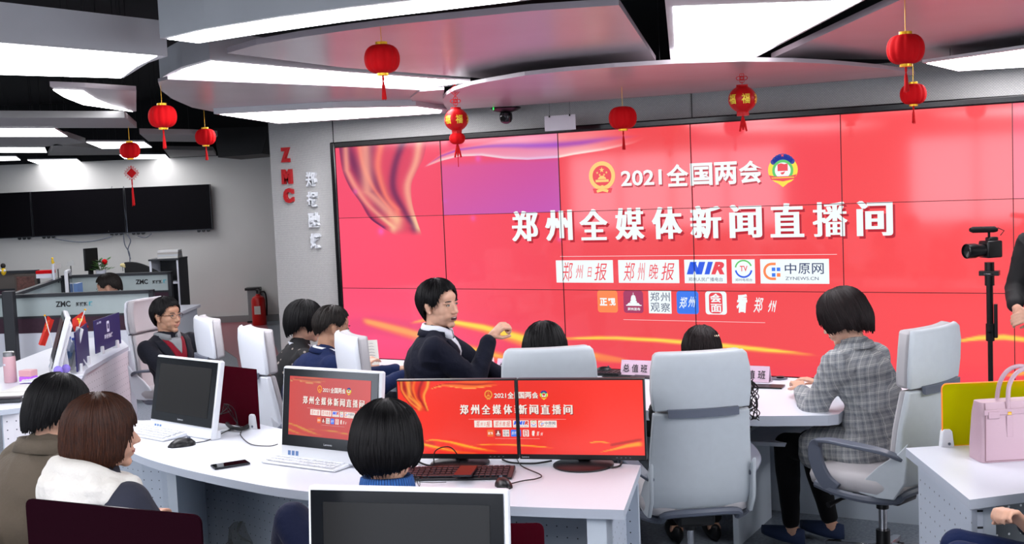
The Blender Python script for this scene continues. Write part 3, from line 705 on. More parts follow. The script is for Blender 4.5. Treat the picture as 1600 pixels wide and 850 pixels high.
for ch, x, y, lab in (('郑', 488.5, 280, 'topmost of the four silver characters'), ('报', 490.5, 311, 'second silver character from the top'), ('融', 493, 343.5, 'third silver character from the top'), ('媒', 495.5, 376, 'lowest of the four silver characters')):
    wall_char(ch, x, y, 23, M_SL, lab+' on the grey woven wall', 'character', .025, 'raised silver characters', ar=.86)
# glass partition edge between the lettered wall and the aisle
t = thing('glass_partition', 'dark framed glass partition running back from the lettered wall', 'glass partition', (WX0-.02, SY+.3, 0))
for k in range(4):
    MB().box((-.05-.05*k, .10+k*.75, 1.15), (.05, .05, 2.3)).build('mullion', mat('black aluminium', '#17181a', .35), t)
MB().box((-.125, 1.25, 2.28), (.21, 2.4, .05)).build('head_rail', mat('black aluminium'), t)
MB().box((-.125, 1.25, .03), (.21, 2.4, .05)).build('floor_rail', mat('black aluminium'), t)
MB().box((-.10, 1.25, 1.15), (.01, 2.3, 2.2)).build('glass', mat('clear glass', '#a8b0b0', .05, alpha=.25), t, smooth=0)
# ---------------------------------------------------------------- furniture helpers
def local(o_loc, rz, p):
    q = Vector(p)-Vector(o_loc); c, s = math.cos(-rz), math.sin(-rz)
    return Vector((q.x*c-q.y*s, q.x*s+q.y*c, q.z))
def dot_material(name, base, dot, pitch=.045, r=.0045, rough=.5):
    m = bpy.data.materials.new(name); m.use_nodes = True; nt = m.node_tree; b = nt.nodes['Principled BSDF']; b.inputs['Roughness'].default_value = rough
    uv = nt.nodes.new('ShaderNodeUVMap'); uv.uv_map = 'UV'
    sp = nt.nodes.new('ShaderNodeSeparateXYZ'); nt.links.new(uv.outputs[0], sp.inputs[0])
    def M_(op, a, v=None):
        n = nt.nodes.new('ShaderNodeMath'); n.operation = op
        if isinstance(a, float): n.inputs[0].default_value = a
        else: nt.links.new(a, n.inputs[0])
        if v is not None:
            if isinstance(v, (int, float)): n.inputs[1].default_value = v
            else: nt.links.new(v, n.inputs[1])
        return n.outputs[0]
    d = []
    for i in (0, 1):
        x = M_('FRACT', M_('DIVIDE', sp.outputs[i], pitch)); x = M_('MULTIPLY', M_('SUBTRACT', x, .5), pitch); d.append(M_('MULTIPLY', x, x))
    f = M_('LESS_THAN', M_('SQRT', M_('ADD', d[0], d[1])), r)
    mx = nt.nodes.new('ShaderNodeMix'); mx.data_type = 'RGBA'; mx.inputs[6].default_value = (*lin(base), 1); mx.inputs[7].default_value = (*lin(dot), 1)
    nt.links.new(f, mx.inputs[0]); nt.links.new(mx.outputs[2], b.inputs['Base Color'])
    return m
M_PERF = dot_material('perforated steel', '#aab2bd', '#15171a', .045, .003)
M_PERFW = dot_material('perforated steel pale', '#b8c0cc', '#20242a', .06, .004)
M_PERFD = dot_material('perforated dark backing', '#4b5054', '#d8d8d8', .05, .0045)
M_PERFM = dot_material('perforated steel shade side', '#6e7781', '#e0e4ea', .038, .0025)
def uv_panel(name, pts, z0, z1, m, parent, th=.018):
    """upright sheet following pts (x, y), uv in metres"""
    P = [Vector((p[0], p[1], 0)) for p in pts]; s = [0]
    for a, b in zip(P, P[1:]): s.append(s[-1]+(b-a).length)
    vs = []; uvs = []; fs = []
    for side in (0, 1):
        for i, p in enumerate(P):
            d = (P[min(i+1, len(P)-1)]-P[max(i-1, 0)]).normalized(); n = Vector((-d.y, d.x, 0))*th*side
            for z in (z0, z1): vs.append(p+n+Vector((0, 0, z))); uvs.append((s[i], z))
    k = len(P)*2
    for i in range(len(P)-1): fs += [(2*i, 2*i+2, 2*i+3, 2*i+1), (k+2*i+1, k+2*i+3, k+2*i+2, k+2*i), (2*i+1, 2*i+3, k+2*i+3, k+2*i+1), (2*i+2, 2*i, k+2*i, k+2*i+2)]
    fs += [(0, 1, k+1, k), (k-1, k-2, 2*k-2, 2*k-1)]
    me = bpy.data.meshes.new(name); me.from_pydata([tuple(v) for v in vs], [], fs); u = me.uv_layers.new(name='UV')
    for l in me.loops: u.data[l.index].uv = uvs[l.vertex_index]
    me.materials.append(m); me.update(); o = bpy.data.objects.new(name, me); COL.objects.link(o); o.parent = parent
    return o
def smooth_pts(pts, n=6):
    """Catmull-Rom through the points"""
    P = [Vector(p) for p in pts]; out = []
    for i in range(len(P)-1):
        a, b, c, d = P[max(i-1, 0)], P[i], P[i+1], P[min(i+2, len(P)-1)]
        for k in range(n):
            t = k/n; out.append(.5*((2*b)+(c-a)*t+(2*a-5*b+4*c-d)*t*t+(3*b-a-3*c+d)*t**3))
    out.append(P[-1]); return out
def base_of(pts, z=0): return Vector((sum(p[0] for p in pts)/len(pts), sum(p[1] for p in pts)/len(pts), z))
def rel(pts, o): return [Vector((p[0]-o.x, p[1]-o.y, p[2] if len(p) > 2 else 0)) for p in pts]
M_TOP = mat('white desk top', '#d9dce6', .3, noise=(2, .015)); M_EDGE = mat('desk edge band', '#b3bac6', .45)
M_LEG = mat('pale desk frame', '#c3ccd6', .45); M_DIM = mat('slate modesty panel', '#59616b', .5)
def desk_top(name, outline, z, th, parent):
    b = MB().prism([Vector((p.x, p.y, z-th)) for p in outline], (0, 0, th))
    o = b.build(name, M_TOP, parent, smooth=0); o.data.materials.append(M_EDGE)
    for p in o.data.polygons:
        if abs(p.normal.z) < .5: p.material_index = 1
    return o
# --- curved desk across the middle
front = smooth_pts([at_z(x, y, .75) for x, y in ((95, 650), (190, 700), (260, 726), (370, 751), (470, 767), (640, 781), (795, 791), (975, 797))])
back = smooth_pts([at_z(x, y, .75) for x, y in ((150, 646), (212, 657), (300, 652), (362, 653), (430, 668), (560, 692), (720, 706), (860, 716), (1001, 727))])
oc = base_of(front+back); t = thing('curved_desk', 'long curved white desk carrying the twin red monitors', 'desk', oc)
f_, b_ = [[Vector((p.x, p.y, 0)) for p in rel(q, oc)] for q in (front, back)]
desk_top('desk_top', f_+b_[::-1], .75, .035, t)
uv_panel('modesty_panel', [(p.x*.25+q.x*.75, p.y*.25+q.y*.75) for p, q in zip([f_[int(i*(len(f_)-1)/20)] for i in range(21)], [b_[int(i*(len(b_)-1)/20)] for i in range(21)])], .10, .715, M_PERF, t)
def leg_panel(fi, name='leg_panel', m=None, wide=.30, kk=.78):
    p = f_[int(fi*(len(f_)-1))]; q = b_[int(fi*(len(b_)-1))]; d = (q-p); a = p+d*.08; e_ = p+d*kk
    n = Vector((-d.y, d.x, 0)).normalized()*.02
    MB().prism([a-n, a+n, e_+n, e_-n], (0, 0, .714)).build(name, m or M_LEG, t, smooth=0)
for fi in (.03, .30, .62): leg_panel(fi)
p, q = f_[-1], b_[-1]; d = q-p; n = Vector((d.y, -d.x, 0)).normalized()
a, e_ = p+d*.06-n*.05, q-d*.04-n*.05
uv_panel('end_panel', [(a.x, a.y), (e_.x, e_.y)], .02, .714, M_PERFW, t, .02)
MB().prism([a-n*.0, a-n*.09, a-n*.09+d*.05, a+d*.05], (0, 0, .714)).build('end_post', M_LEG, t, smooth=0)
# --- desk facing the display
front2 = smooth_pts([(-5.05, 6.35), (-4.75, 5.80), (-4.0, 5.50), (-3.2, 5.38), (-2.4, 5.30)]+[tuple(at_z(x, y, .75))[:2] for x, y in ((1170, 657), (1238, 652), (1296, 647))]+[(-1.38, 5.62)], 5) if False else smooth_pts([Vector((x, y, 0)) for x, y in [(-5.05, 6.35), (-4.75, 5.95), (-4.1, 5.66), (-3.2, 5.48), (-2.4, 5.34), (-1.80, 5.36), (-1.60, 5.41), (-1.42, 5.48)]], 5)+[Vector((-1.38, 5.52, 0)), Vector((-1.38, 6.0, 0)), Vector((-1.10, 6.15, 0))]
back2 = [Vector((x, 6.44, 0)) for x in (-5.05, -4, -3, -2, -1.10)]
oc2 = base_of(front2+back2); t = thing('presenters_desk', 'white desk with a lower shelf facing the display wall, holding the name cards', 'desk', oc2)
f2, b2 = rel(front2, oc2), rel(back2, oc2)
desk_top('desk_top', f2+b2[::-1], .75, .05, t)
in2 = [Vector((p.x, p.y+.32, 0)) for p in f2[6:-2]]
desk_top('shelf', in2+[Vector((b2[-1].x-.28, b2[-1].y-.10, 0)), Vector((b2[0].x+.35, b2[0].y-.10, 0))], .55, .02, t)
MB().box((-3.0-oc2.x, 6.36-oc2.y, .35), (3.8, .025, .70)).build('modesty_panel', M_LEG, t, smooth=0)
for X in (-4.70, -3.1, -1.95): MB().box((X-oc2.x, 5.93-oc2.y, .35), (.03, .56, .70)).build('leg_panel', M_LEG, t, smooth=0)
# --- desk with the pink bag
P3_ = [at_z(x, y, .75) for x, y in ((1415, 700), (1515, 781), (1600, 770), (1900, 735), (1900, 672), (1600, 688))]
oc3 = base_of(P3_); t = thing('bag_desk', 'pale desk with perforated side, under the pink handbag', 'desk', oc3)
r3 = rel(P3_, oc3); desk_top('desk_top', [Vector((p.x, p.y, 0)) for p in r3], .75, .035, t)
def inset(a, b, c, s):    # corner b moved inwards
    return b+((a-b).normalized()+(c-b).normalized())*s
R3 = [Vector((p.x, p.y, 0)) for p in r3]
i1 = inset(R3[5], R3[0], R3[1], .04); i2 = inset(R3[0], R3[1], R3[2], .05); i3 = R3[3]+(R3[4]-R3[3])*.1; i4 = R3[4]+(R3[3]-R3[4])*.06
dd = (i2-i1).normalized()
uv_panel('side_panel', [(i1.x, i1.y), (i2.x, i2.y)], .02, .715, M_PERFW, t, .02)
MB().prism([i2+Vector((0, 0, .02)), i2-dd*.06+Vector((0, 0, .02)), i2-dd*.06+(i3-i2).normalized()*.075+Vector((0, 0, .02)), i2+(i3-i2).normalized()*.075+Vector((0, 0, .02))], (0, 0, .694)).build('corner_post', M_LEG, t, smooth=0)
b0 = i2+(i3-i2).normalized()*.075-dd*.0; 
uv_panel('front_panel', [((b0-dd*.05).x, (b0-dd*.05).y), ((i3-dd*.05).x, (i3-dd*.05).y)], .02, .69, M_PERFD, t, .015)
uv_panel('side_panel', [(i4.x, i4.y), (i3.x, i3.y)], .02, .715, M_PERFW, t, .02)
# --- desk with the flags at the far side of the aisle
Ldk = [at_z(x, y, .75) for x, y in ((-90, 600), (0, 574), (70, 547), (130, 527), (188, 528), (201, 541), (165, 560), (134, 578), (124, 600), (108, 628), (0, 641), (-90, 650))]
oc4 = base_of(Ldk); t = thing('flag_desk', 'white desk with curved end, carrying small flags and a pink flask', 'desk', oc4)
r4 = [Vector((p.x-oc4.x, p.y-oc4.y, 0)) for p in Ldk]; desk_top('desk_top', r4, .75, .03, t)
edge = [r4[i]+(-r4[i]).normalized()*.05 for i in (5, 6, 7, 8, 9, 10)]
M_PERFP = dot_material('perforated white panel', '#d8d6dc', '#4a4e58', .05, .004)
uv_panel('curved_panel', [(p.x, p.y) for p in smooth_pts(edge, 5)], .04, .72, M_PERFP, t)
e5 = r4[4]+(-r4[4]).normalized()*.05
MB().prism([edge[0]+Vector((0, 0, .04)), e5+Vector((0, 0, .04)), e5+Vector((.03, .02, .04)), edge[0]+Vector((.05, .03, .04))], (0, 0, .68)).build('end_panel', M_TOP, t, smooth=0)
for i in (0, 1, 10): 
    q = r4[i]*.9; MB().box((q.x, q.y, .36), (.05, .05, .72)).build('leg', M_LEG, t, smooth=0)
# --- desk under the viewing spot (its screen tops reach into view)
Fd = [CAM+FF*a+FR*b for a, b in ((2.35, -1.75), (2.35, .9), (3.28, .9), (3.28, -1.75))]
oc5 = base_of(Fd); t = thing('near_desk', 'white desk under the blank all in one computer at the lower edge', 'desk', oc5)
r5 = [Vector((p.x-oc5.x, p.y-oc5.y, 0)) for p in Fd]; desk_top('desk_top', r5, .75, .035, t)
for i in (0, 1, 2, 3): q = r5[i]*.93; MB().box((q.x, q.y, .357), (.05, .05, .714)).build('leg', M_LEG, t, smooth=0)

# ---------------------------------------------------------------- acrylic desk screens
def acrylic(name, col, alpha, edge=None, rough=.06):
    if name in _M: return _M[name]
    m = mat(name, col, rough, spec=.6, trans=1.0, ior=1.05)
    nt = m.node_tree; b = nt.nodes['Principled BSDF']; tr = nt.nodes.new('ShaderNodeBsdfTransparent'); tr.inputs[0].default_value = (*lin(col), 1)
    b.inputs['Transmission Weight'].default_value = 0; b.inputs['Roughness'].default_value = rough
    mx = nt.nodes.new('ShaderNodeMixShader'); mx.inputs[0].default_value = alpha
    out = nt.nodes['Material Output']; nt.links.new(tr.outputs[0], mx.inputs[1]); nt.links.new(b.outputs[0], mx.inputs[2]); nt.links.new(mx.outputs[0], out.inputs[0])
    return m
M_MAROON = acrylic('maroon acrylic', '#4c0c1a', .55); M_MAROOND = acrylic('deep maroon acrylic', '#1a060e', .80, rough=.08)
M_YG = acrylic('yellow green acrylic', '#d4d008', .38); M_OR = mat('orange acrylic edge', '#ff8a28', .3, emit='#ff7a20', es=.12)
def desk_screen(name, label, a, b, h, m, edge=None, clamps=(.12, .88), th=.006, letters=None, r=.02):
    """upright acrylic sheet standing along a-b; a, b are its lower corners"""
    a = Vector(a); b = Vector(b); L = (b-a).length; rz = math.atan2((b-a).y, (b-a).x)
    t = thing(name, label, 'desk screen', (a+b)/2, rz)
    pts = [(-L/2, 0), (L/2, 0)]+[(L/2-r+r*math.cos(k*PI/8), h-r+r*math.sin(k*PI/8)) for k in range(5)]+[(-L/2+r-r*math.sin(k*PI/8), h-r+r*math.cos(k*PI/8)) for k in range(5)]
    MB().prism([Vector((x, -th/2, z)) for x, z in pts], (0, th, 0)).build('sheet', m, t, smooth=0)
    if edge:
        k = .0035
        q = [Vector((x, 0, z)) for x, z in pts]+[Vector((pts[0][0], 0, 0))]
        MB().tube(q, k, 6).build('glowing_edge', edge, t)
    for c in clamps:
        MB().prism([Vector((x+(c-.5)*L, -.016, z)) for x, z in ((-.028, -.004), (.028, -.004), (.020, .062), (.012, .072), (-.012, .072), (-.020, .062))], (0, .032, 0)).build('clamp', mat('white plastic', '#dadde2', .35), t, bevel=.003)
        MB().cyl(((c-.5)*L+.006, -.0155, .012), ((c-.5)*L+.006, -.019, .012), .006, n=10).build('clamp_screw', M_GREY, t)
    if letters:
        s, x0, z0, x1, z1, lm = letters; v, f, asp = glyph(s, .03)
        MB().add([Vector((x0+(x1-x0)*p[0], .0045, z0+(z1-z0)*p[1])) for p in v], f).build('lettering', lm, t, smooth=0)
    return t
a = at_z(1473, 697, .75); b = at_z(1640, 690, .75)
desk_screen('desk_screen', 'yellow green acrylic screen with orange edge behind the pink handbag', a, b, .26, M_YG, M_OR, clamps=(.035,))
a = at_z(340, 662, .75); b = at_z(406, 671, .75); a.z = b.z = .752
desk_screen('desk_screen', 'dark maroon acrylic screen between the two all in one computers', a+Vector((-.03, .02, 0)), b, .30, M_MAROON, clamps=(.88,), r=.004)
a = at_d(46, 850, 2.93); b = at_d(317, 850, 2.70); a.z = b.z = .752; 
desk_screen('desk_screen', 'dark maroon acrylic screen in front of the woman in the white hood', a, b, .425, M_MAROOND, clamps=(.2, .8))
a = at_d(610, 850, 3.25); b = at_d(851, 850, 3.22); a.z = b.z = .752
M_RLET = mat('red print', '#7c1020', .5)
desk_screen('desk_screen', 'maroon acrylic screen with mirrored letters beside the blank computer', a, b, .222, M_MAROON, clamps=(.3,), letters=('ZMC', .205, .10, .085, .165, M_RLET))

# ---------------------------------------------------------------- computers
M_WPL = mat('white computer plastic', '#dcdfe4', .28); M_GLS = mat('dark screen glass', '#15171a', .12, spec=.6); M_GLSG = mat('unlit screen', '#1a1a1a', .35, spec=.35); M_KEY = mat('white keys', '#e6e8ee', .4)
M_STK = mat('blue sticker', '#5878a8', .5)
def aio(label, c, rz, tilt, W=.54, H=.345, lit=False):
    """white all in one computer; c = centre of the display's lower edge; faces local -Y"""
    foot = Vector((c[0], c[1], .75)); t = thing('all_in_one_computer', label, 'computer', foot, rz)
    Rt = Matrix.Rotation(-tilt, 3, 'X'); z0 = c[2]-.75
    def tf(x, y, z): return Rt @ Vector((x, y, z)) + Vector((0, 0, z0))
    ch = .055
    b = MB().box((0, 0, 0), (1, 1, 1)); b.v = [tf(v.x*W, .022+v.y*.034, (v.z+.5)*(H+ch)-ch) for v in b.v]; b.build('housing', M_WPL, t, bevel=.008)
    b = MB().box((0, 0, 0), (1, 1, 1)); b.v = [tf(v.x*W*.80, .05+v.y*.03, (v.z+.5)*(H*.86)) for v in b.v]; b.build('rear_cover', M_WPL, t, bevel=.01)
    b = MB().box((0, 0, 0), (1, 1, 1)); b.v = [tf(v.x*(W-.022), .003+v.y*.006, .002+(v.z+.5)*(H-.012)) for v in b.v]; b.build('bezel_glass', M_GLS, t, smooth=0)
    bw = .036
    if lit:
        def fn(u, v, h): x = (u-.46)/.60*(W-.022-2*bw); z = .05+(1-v)*(H-.012-.05-bw*.8); return tf(x, -.0012-h, z)
        def tint(U, V, C): return C*np.array([.74, .66, .68])+np.array([.08, .10, .10])  # paler picture: haze of reflections mixed into the screen colour
        screen_mesh('display', fn, .16, .76, 0, 1, 90, 50, t, M_MONSCR, False, tint)
        content('desk').place(lambda x, y, h: fn(x/3.556, 1-y, h), t, .16*3.556, .76*3.556, step=.0002)
    else:
        b = MB().box((0, 0, 0), (1, 1, 1)); b.v = [tf(v.x*(W-.022-2*bw), -.0004+v.y*.002, .045+(v.z+.5)*(H-.012-.045-bw*.8)) for v in b.v]; b.build('display', M_GLSG, t, smooth=0)
    v_, f_2, _a = glyph('Lenovo', .01); w_ = .045
    MB().add([tf(-w_/2+p[0]*w_, -.0008, .016+p[1]*.009) for p in v_], f_2).build('brand_lettering', mat('pale print', '#b8bcc2', .4), t, smooth=0)
    b = MB()
    for k in range(3): b.add([tf(-W*.42+k*.022+x, .0045, -ch*.72+z) for x, z in ((0, 0), (.016, 0), (.016, .020), (0, .020))], [(0, 1, 2, 3)])
    b.build('stickers', M_STK, t, smooth=0)
    MB().prism([Vector((x, .03, 0)) for x in (-.12, .12)]+[Vector((x, .20, 0)) for x in (.14, -.14)], (0, 0, .012)).build('foot', M_WPL, t, bevel=.004)
    MB().prism([Vector((-.06, .09, .01)), Vector((-.06, .12, .01)), Vector((-.06, .09+z0*.2, z0+.12)), Vector((-.06, .06, z0+.12))], (.12, 0, 0)).build('stand', M_WPL, t, bevel=.004)
    for s in (-1, 1): MB().box((s*(W/2-.02), .03, .02), (.03, .05, .04)).build('support_foot', M_WPL, t, bevel=.004)
    return t
def keyboard(label, c, rz, col, keycol, W=.43, D=.15, z=.752):
    t = thing('keyboard', label, 'keyboard', (c[0], c[1], z), rz)
    MB().prism([(-W/2, -D/2, 0), (-W/2, D/2, 0), (-W/2, D/2, .02), (-W/2, -D/2, .008)], (W, 0, 0)).build('case', col, t, bevel=.003)
    b = MB(); nx = 18; rows = 5
    for j in range(rows):
        for i in range(nx):
            if j == 0 and 4 <= i <= 8:
                if i == 4: b.box((-W/2+.018+(6+.5)*(W-.036)/nx, -D/2+.022, .014), (4.8*(W-.036)/nx, .019, .005))
                continue
            x = -W/2+.018+(i+.5)*(W-.036)/nx; y = -D/2+.022+j*(D-.036)/(rows-.6); b.box((x, y, .0125+.0021*j+.0015), ((W-.036)/nx*.80, .018, .005))
    b.build('keys', keycol, t, smooth=0)
    return t
def mouse(label, c, rz, m=None, s=1):
    t = thing('computer_mouse', label, 'mouse', (c[0], c[1], c[2] if len(c) > 2 else .75), rz)
    rings = []
    for i in range(9):
        u = -1+2*i/8; y = u*.055*s; w_ = .030*s*math.sqrt(max(.02, 1-abs(u)**2.6)); h = .034*s*math.sqrt(max(.03, 1-abs(u-.08)**2.2))
        rings.append([Vector((w_*math.cos(a), y, max(0, h*math.sin(a)))) for a in [PI*k/10 for k in range(11)]]+[Vector((w_*math.cos(a)*.9, y, 0)) for a in (PI*.999,)])
    MB().loft(rings).build('shell', m or mat('glossy black plastic', '#0d0e11', .38), t, smooth=80)
    MB().cyl((-.004*s, .03*s, .030*s), (.004*s, .03*s, .030*s), .007*s, n=12).build('scroll_wheel', M_GREY, t)
    return t
def phone(label, c, rz, m=None, z=.752, L=.155):
    t = thing('smartphone', label, 'phone', (c[0], c[1], z), rz)
    MB().box((0, 0, .004), (.074, L, .008)).build('body', mat('dark metal', '#2a2d33', .3, .6), t, bevel=.003)
    MB().box((0, 0, .0083), (.069, L-.006, .001)).build('screen', m or mat('black phone glass', '#07080a', .05), t, smooth=0)
    return t
def cable(label, pts, r=.0025, m=None, n=8):
    o = MB().tube(smooth_pts(pts, 8), r, 6).build('cable', m or M_CABLE); return tag(o, label, 'cable')
def ang_of(fr, ff):  # heading angle of a direction given as sideways and ahead amounts; returns rz so that local +Y points there
    v = FR*fr+FF*ff; return math.atan2(v.y, v.x)-PI/2
aio('white all in one computer with dark screen turned aside, beside the maroon screen', at_d(281, 662, 5.72), ang_of(.34, .41), .20, W=.52, H=.325)
aio('white all in one computer mirroring the red headline, behind the black haired head', at_d(512, 703, 4.95), ang_of(.28, .46), .13, lit=True)
c = at_d(625, 757, 3.0); t = aio('white all in one computer with blank screen at the lower edge of the view', (c.x, c.y, c.z-.362), ang_of(.24, 1), .10, H=.345, W=.55)
a = at_z(238, 678, .752); keyboard('white keyboard of the dark screened computer', a, ang_of(.34, .41), M_WPL, M_KEY, W=.42, D=.16)
a = at_z(484, 724, .752); keyboard('white keyboard in front of the mirrored headline computer', a, ang_of(.30, .46), M_WPL, M_KEY, W=.42, D=.16)
a = at_z(716, 743, .752); keyboard('black keyboard in front of the twin monitors', a, ang_of(.10, .9), mat('black keyboard case', '#1b1a1f', .35), mat('black keys', '#2c2a31', .4), W=.45, D=.15)
mouse('black mouse beside the white keyboard of the dark screened computer', at_z(284, 697, .75), ang_of(.9, .35), s=1.15)
mouse('black mouse in front of the twin monitors', at_z(787, 760, .75), ang_of(-.35, 1))
phone('black smartphone lying alone near the curved front edge of the desk', at_z(360, 728, .75), ang_of(1, .55))
phone('smartphone with a red reflection painted on its glass, lying over the black keyboard', at_z(728, 748, .75)+Vector((0, 0, .0)), ang_of(.16, 1), mat('phone glass with painted reflection', '#4a0a14', .3, spec=.3), z=.776)  # red screen reflection put into the glass colour
# twin monitors
def monitor(label, a_top, b_top, u0, u1):
    """a_top/b_top: upper corners"""
    a = Vector(a_top); b = Vector(b_top); W = (b-a).length; rz = math.atan2((b-a).y, (b-a).x); H = .335
    c = (a+b)/2; t = thing('monitor', label, 'monitor', (c.x, c.y, .75), rz, 'twin monitors on the curved desk'); zt = c.z-.75
    MB().box((0, .02, zt-H/2), (W, .036, H)).build('housing', M_BLACKP, t, bevel=.003)
    bz = .006; cb = .022
    x0, x1, z0, z1 = -W/2+bz, W/2-bz, zt-H+cb, zt-bz
    def fn(u, v, h): return Vector((x0+(u-u0)/(u1-u0)*(x1-x0), .0008-h, z1+(z0-z1)*v))
    screen_mesh('display', fn, u0, u1, 0, 1, 130, 80, t, M_MONSCR, False)
    content('desk').place(lambda x, y, h: fn(x/3.556, 1-y, h), t, u0*3.556, u1*3.556, step=.0002)
    v_, f_2, _a = glyph('Lenovo', .01)
    MB().add([Vector((-W/2+.01+p[0]*.03, .0012, zt-H+.007+p[1]*.007)) for p in v_], f_2).build('brand_lettering', mat('pale print'), t, smooth=0)
    b_ = MB()
    for k in range(4): b_.box((W/2-.12+k*.018, .0015, zt-H+.011), (.006, .002, .003))
    b_.build('buttons', M_GREY, t, smooth=0)
    MB().box((0, .055, zt-H/2-.03), (.05, .035, .30)).build('stand_arm', M_BLACKP, t, bevel=.004)
    MB().lathe([(.0, 0), (.125, 0), (.125, .006), (.11, .012), (.02, .016), (0, .016)], (0, .02, .001), n=40).build('stand_base', mat('matt black plastic', '#191a1d', .4), t)
    return t
tl, tm_, tr_ = at_d(618, 589.5, 4.88), at_d(806, 591, 4.78), at_d(1006, 594, 4.66)
for p in (tl, tm_, tr_): p.z = 1.112
off = (tr_-tl).normalized()*.002
monitor('black edged monitor showing the flame drapery half of the red headline', tl, tm_-off, 0, .5)
monitor('black edged monitor showing the plain half of the red headline', tm_+off, tr_, .5, 1)
# cables on the curved desk
def dz(x, y, z=.757): return at_z(x, y, z)
cable('black cable looping from the monitor gap towards the mouse', [dz(806, 712), dz(815, 728), dz(845, 742), dz(838, 748), dz(818, 751), dz(797, 756)])
cable('black cable standing in an arc before the flame monitor', [dz(678, 728), at_d(680, 705, 4.8), at_d(700, 698, 4.8), at_d(713, 708, 4.8), dz(718, 726)])
cable('black cable behind the black haired head', [dz(646, 708), dz(655, 722), dz(680, 728), dz(702, 717), dz(715, 712)], .004)
cable('black cable under the joint of the twin monitors', [dz(785, 718), dz(800, 723), dz(835, 724), dz(862, 720)], .004)
cable('black cable at the stand of the plain monitor', [dz(948, 722), dz(955, 730), dz(968, 728), dz(972, 721)], .004)
cable('black cable running from the maroon screen to the lit white computer', [dz(360, 660), dz(378, 668), dz(376, 680), dz(392, 694), dz(420, 697), dz(434, 694)])
cable('black cable from the mouse under the dark screened computer', [dz(305, 692), dz(325, 688), dz(345, 678), dz(362, 670)])
for k in range(3): cable(('thin black cord rising behind the maroon screen, bent low', 'thin black cord rising behind the maroon screen, bent high', 'thin black cord rising behind the maroon screen, looped')[k], [dz(372, 664), at_d(366-8*k, 640-4*k, 5.75), at_d(352+4*k, 632+5*k, 5.75), at_d(346-3*k, 648, 5.7)], .002)
o = MB().tube(smooth_pts([dz(355, 662, .762), dz(362, 668, .768), dz(378, 670, .765), dz(390, 664, .762)]), .010, 8).build('power_adapter_lead', M_CABLE); tag(o, 'thick black adapter lead heaped beside the white clamp', 'cable')
# spectacles on the desk
c = dz(652, 757, .75); t = thing('spectacles', 'folded wire spectacles on the desk beside the blue collar', 'glasses', c, ang_of(1, .3))
for s in (-1, 1):
    MB().tube([Vector((s*.030+.022*math.cos(k*PI/8), 0, .018+.017*math.sin(k*PI/8))) for k in range(17)], .0014, 6).build('lens_rim', M_CABLE, t)
    MB().tube([(s*.052, 0, .022), (s*.053, .05, .014), (s*.03, .11, .004)], .0014, 6).build('temple_arm', M_CABLE, t)
MB().tube([(-.008, 0, .022), (0, -.002, .026), (.008, 0, .022)], .0014, 6).build('bridge', M_CABLE, t)

# ---------------------------------------------------------------- things on the presenters' desk
def name_card(label, px, py, w_, h, text=True, rz=0, d=None):
    c = at_z(px, py, .75) if d is None else at_d(px, py, d); t = thing('name_card', label, 'name card', (c.x, c.y, .751), rz, 'name cards on the presenters desk')
    mb = MB(); th = .004
    mb.prism([Vector((-w_/2, -.028, 0)), Vector((-w_/2, -.024, 0)), Vector((-w_/2, .004, h)), Vector((-w_/2, 0, h))], (w_, 0, 0))
    mb.prism([Vector((-w_/2, .028, 0)), Vector((-w_/2, .032, 0)), Vector((-w_/2, .004, h)), Vector((-w_/2, 0, h))], (w_, 0, 0))
    mb.build('folded_card', mat('pink card', '#d8bcd0', .5), t, smooth=0)
    MB().box((0, .002, .002), (w_*1.04, .08, .004)).build('clear_base', mat('clear plastic', '#d8c8d4', .1, alpha=.6), t, smooth=0)
    if text:
        g = MB()
        for i, ch in enumerate('总值班'):
            v, f, _ = glyph(ch, .008); x0 = -w_*.42+i*w_*.30; s = w_*.22
            g.add([Vector((x0+p[0]*s, -.0300+(.026*(.22+.52*p[1])), h*(.22+.52*p[1]))) for p in v], f)
        g.build('lettering', mat('black ink', '#15141a', .6), t, smooth=0)
    return t
name_card('pink name card with three black characters, fully seen between the grey chairs', 995, 586, .19, .088)
name_card('pink name card half hidden by the large chair back', 1176, 596, .20, .088)
name_card('pink name card behind the tea glass, half hidden by the chair', 800, 583, .19, .088, rz=.05)
c = at_z(764, 596, .75); t = thing('tea_glass', 'straight glass of amber tea beside the gesturing man', 'glass', c, 0)
M_CG = mat('clear drinking glass', '#ffffff', .02, alpha=.25, spec=.8)
MB().lathe([(.032, .0), (.036, .001), (.037, .14), (.0345, .14), (.033, .008), (0, .008)], (0, 0, .001)).build('glass', M_CG, t)
MB().lathe([(0, .012), (.032, .012), (.033, .075), (0, .075)]).build('tea', mat('amber tea', '#c8681a', .1, alpha=.9, emit='#a04808', es=.15), t)
t = thing('desk_phone', 'low black device under the gesturing man\'s cuff', 'device', at_z(742, 580, .75), .3)
MB().box((0, 0, .012), (.16, .10, .024)).build('base', M_BLACKP, t, bevel=.005)
MB().tube([(-.06, .01, .034), (-.02, .015, .044), (.03, .015, .044), (.07, .01, .034)], [.016, .011, .011, .016], 10).build('handset', M_BLACKP, t)
c = at_z(930, 584, .751); t = thing('laptop_base', 'flat black keyboard half hidden beyond the chair back', 'keyboard', c, .1)
MB().box((0, 0, .008), (.34, .14, .014)).build('case', M_BLACKP, t, bevel=.003)
b = MB()
for i in range(12):
    for j in range(4): b.box((-.15+i*.027, -.05+j*.031, .017), (.021, .024, .004))
b.build('keys', mat('black keys'), t, smooth=0)
t = thing('mouse_pad', 'black mouse pad beside the pink name card', 'mouse pad', at_z(952, 585, .7515)+Vector((.10, 0, 0)), .05)
MB().box((0, 0, .0015), (.22, .17, .003)).build('mat', mat('black cloth', '#121214', .8), t, smooth=0)
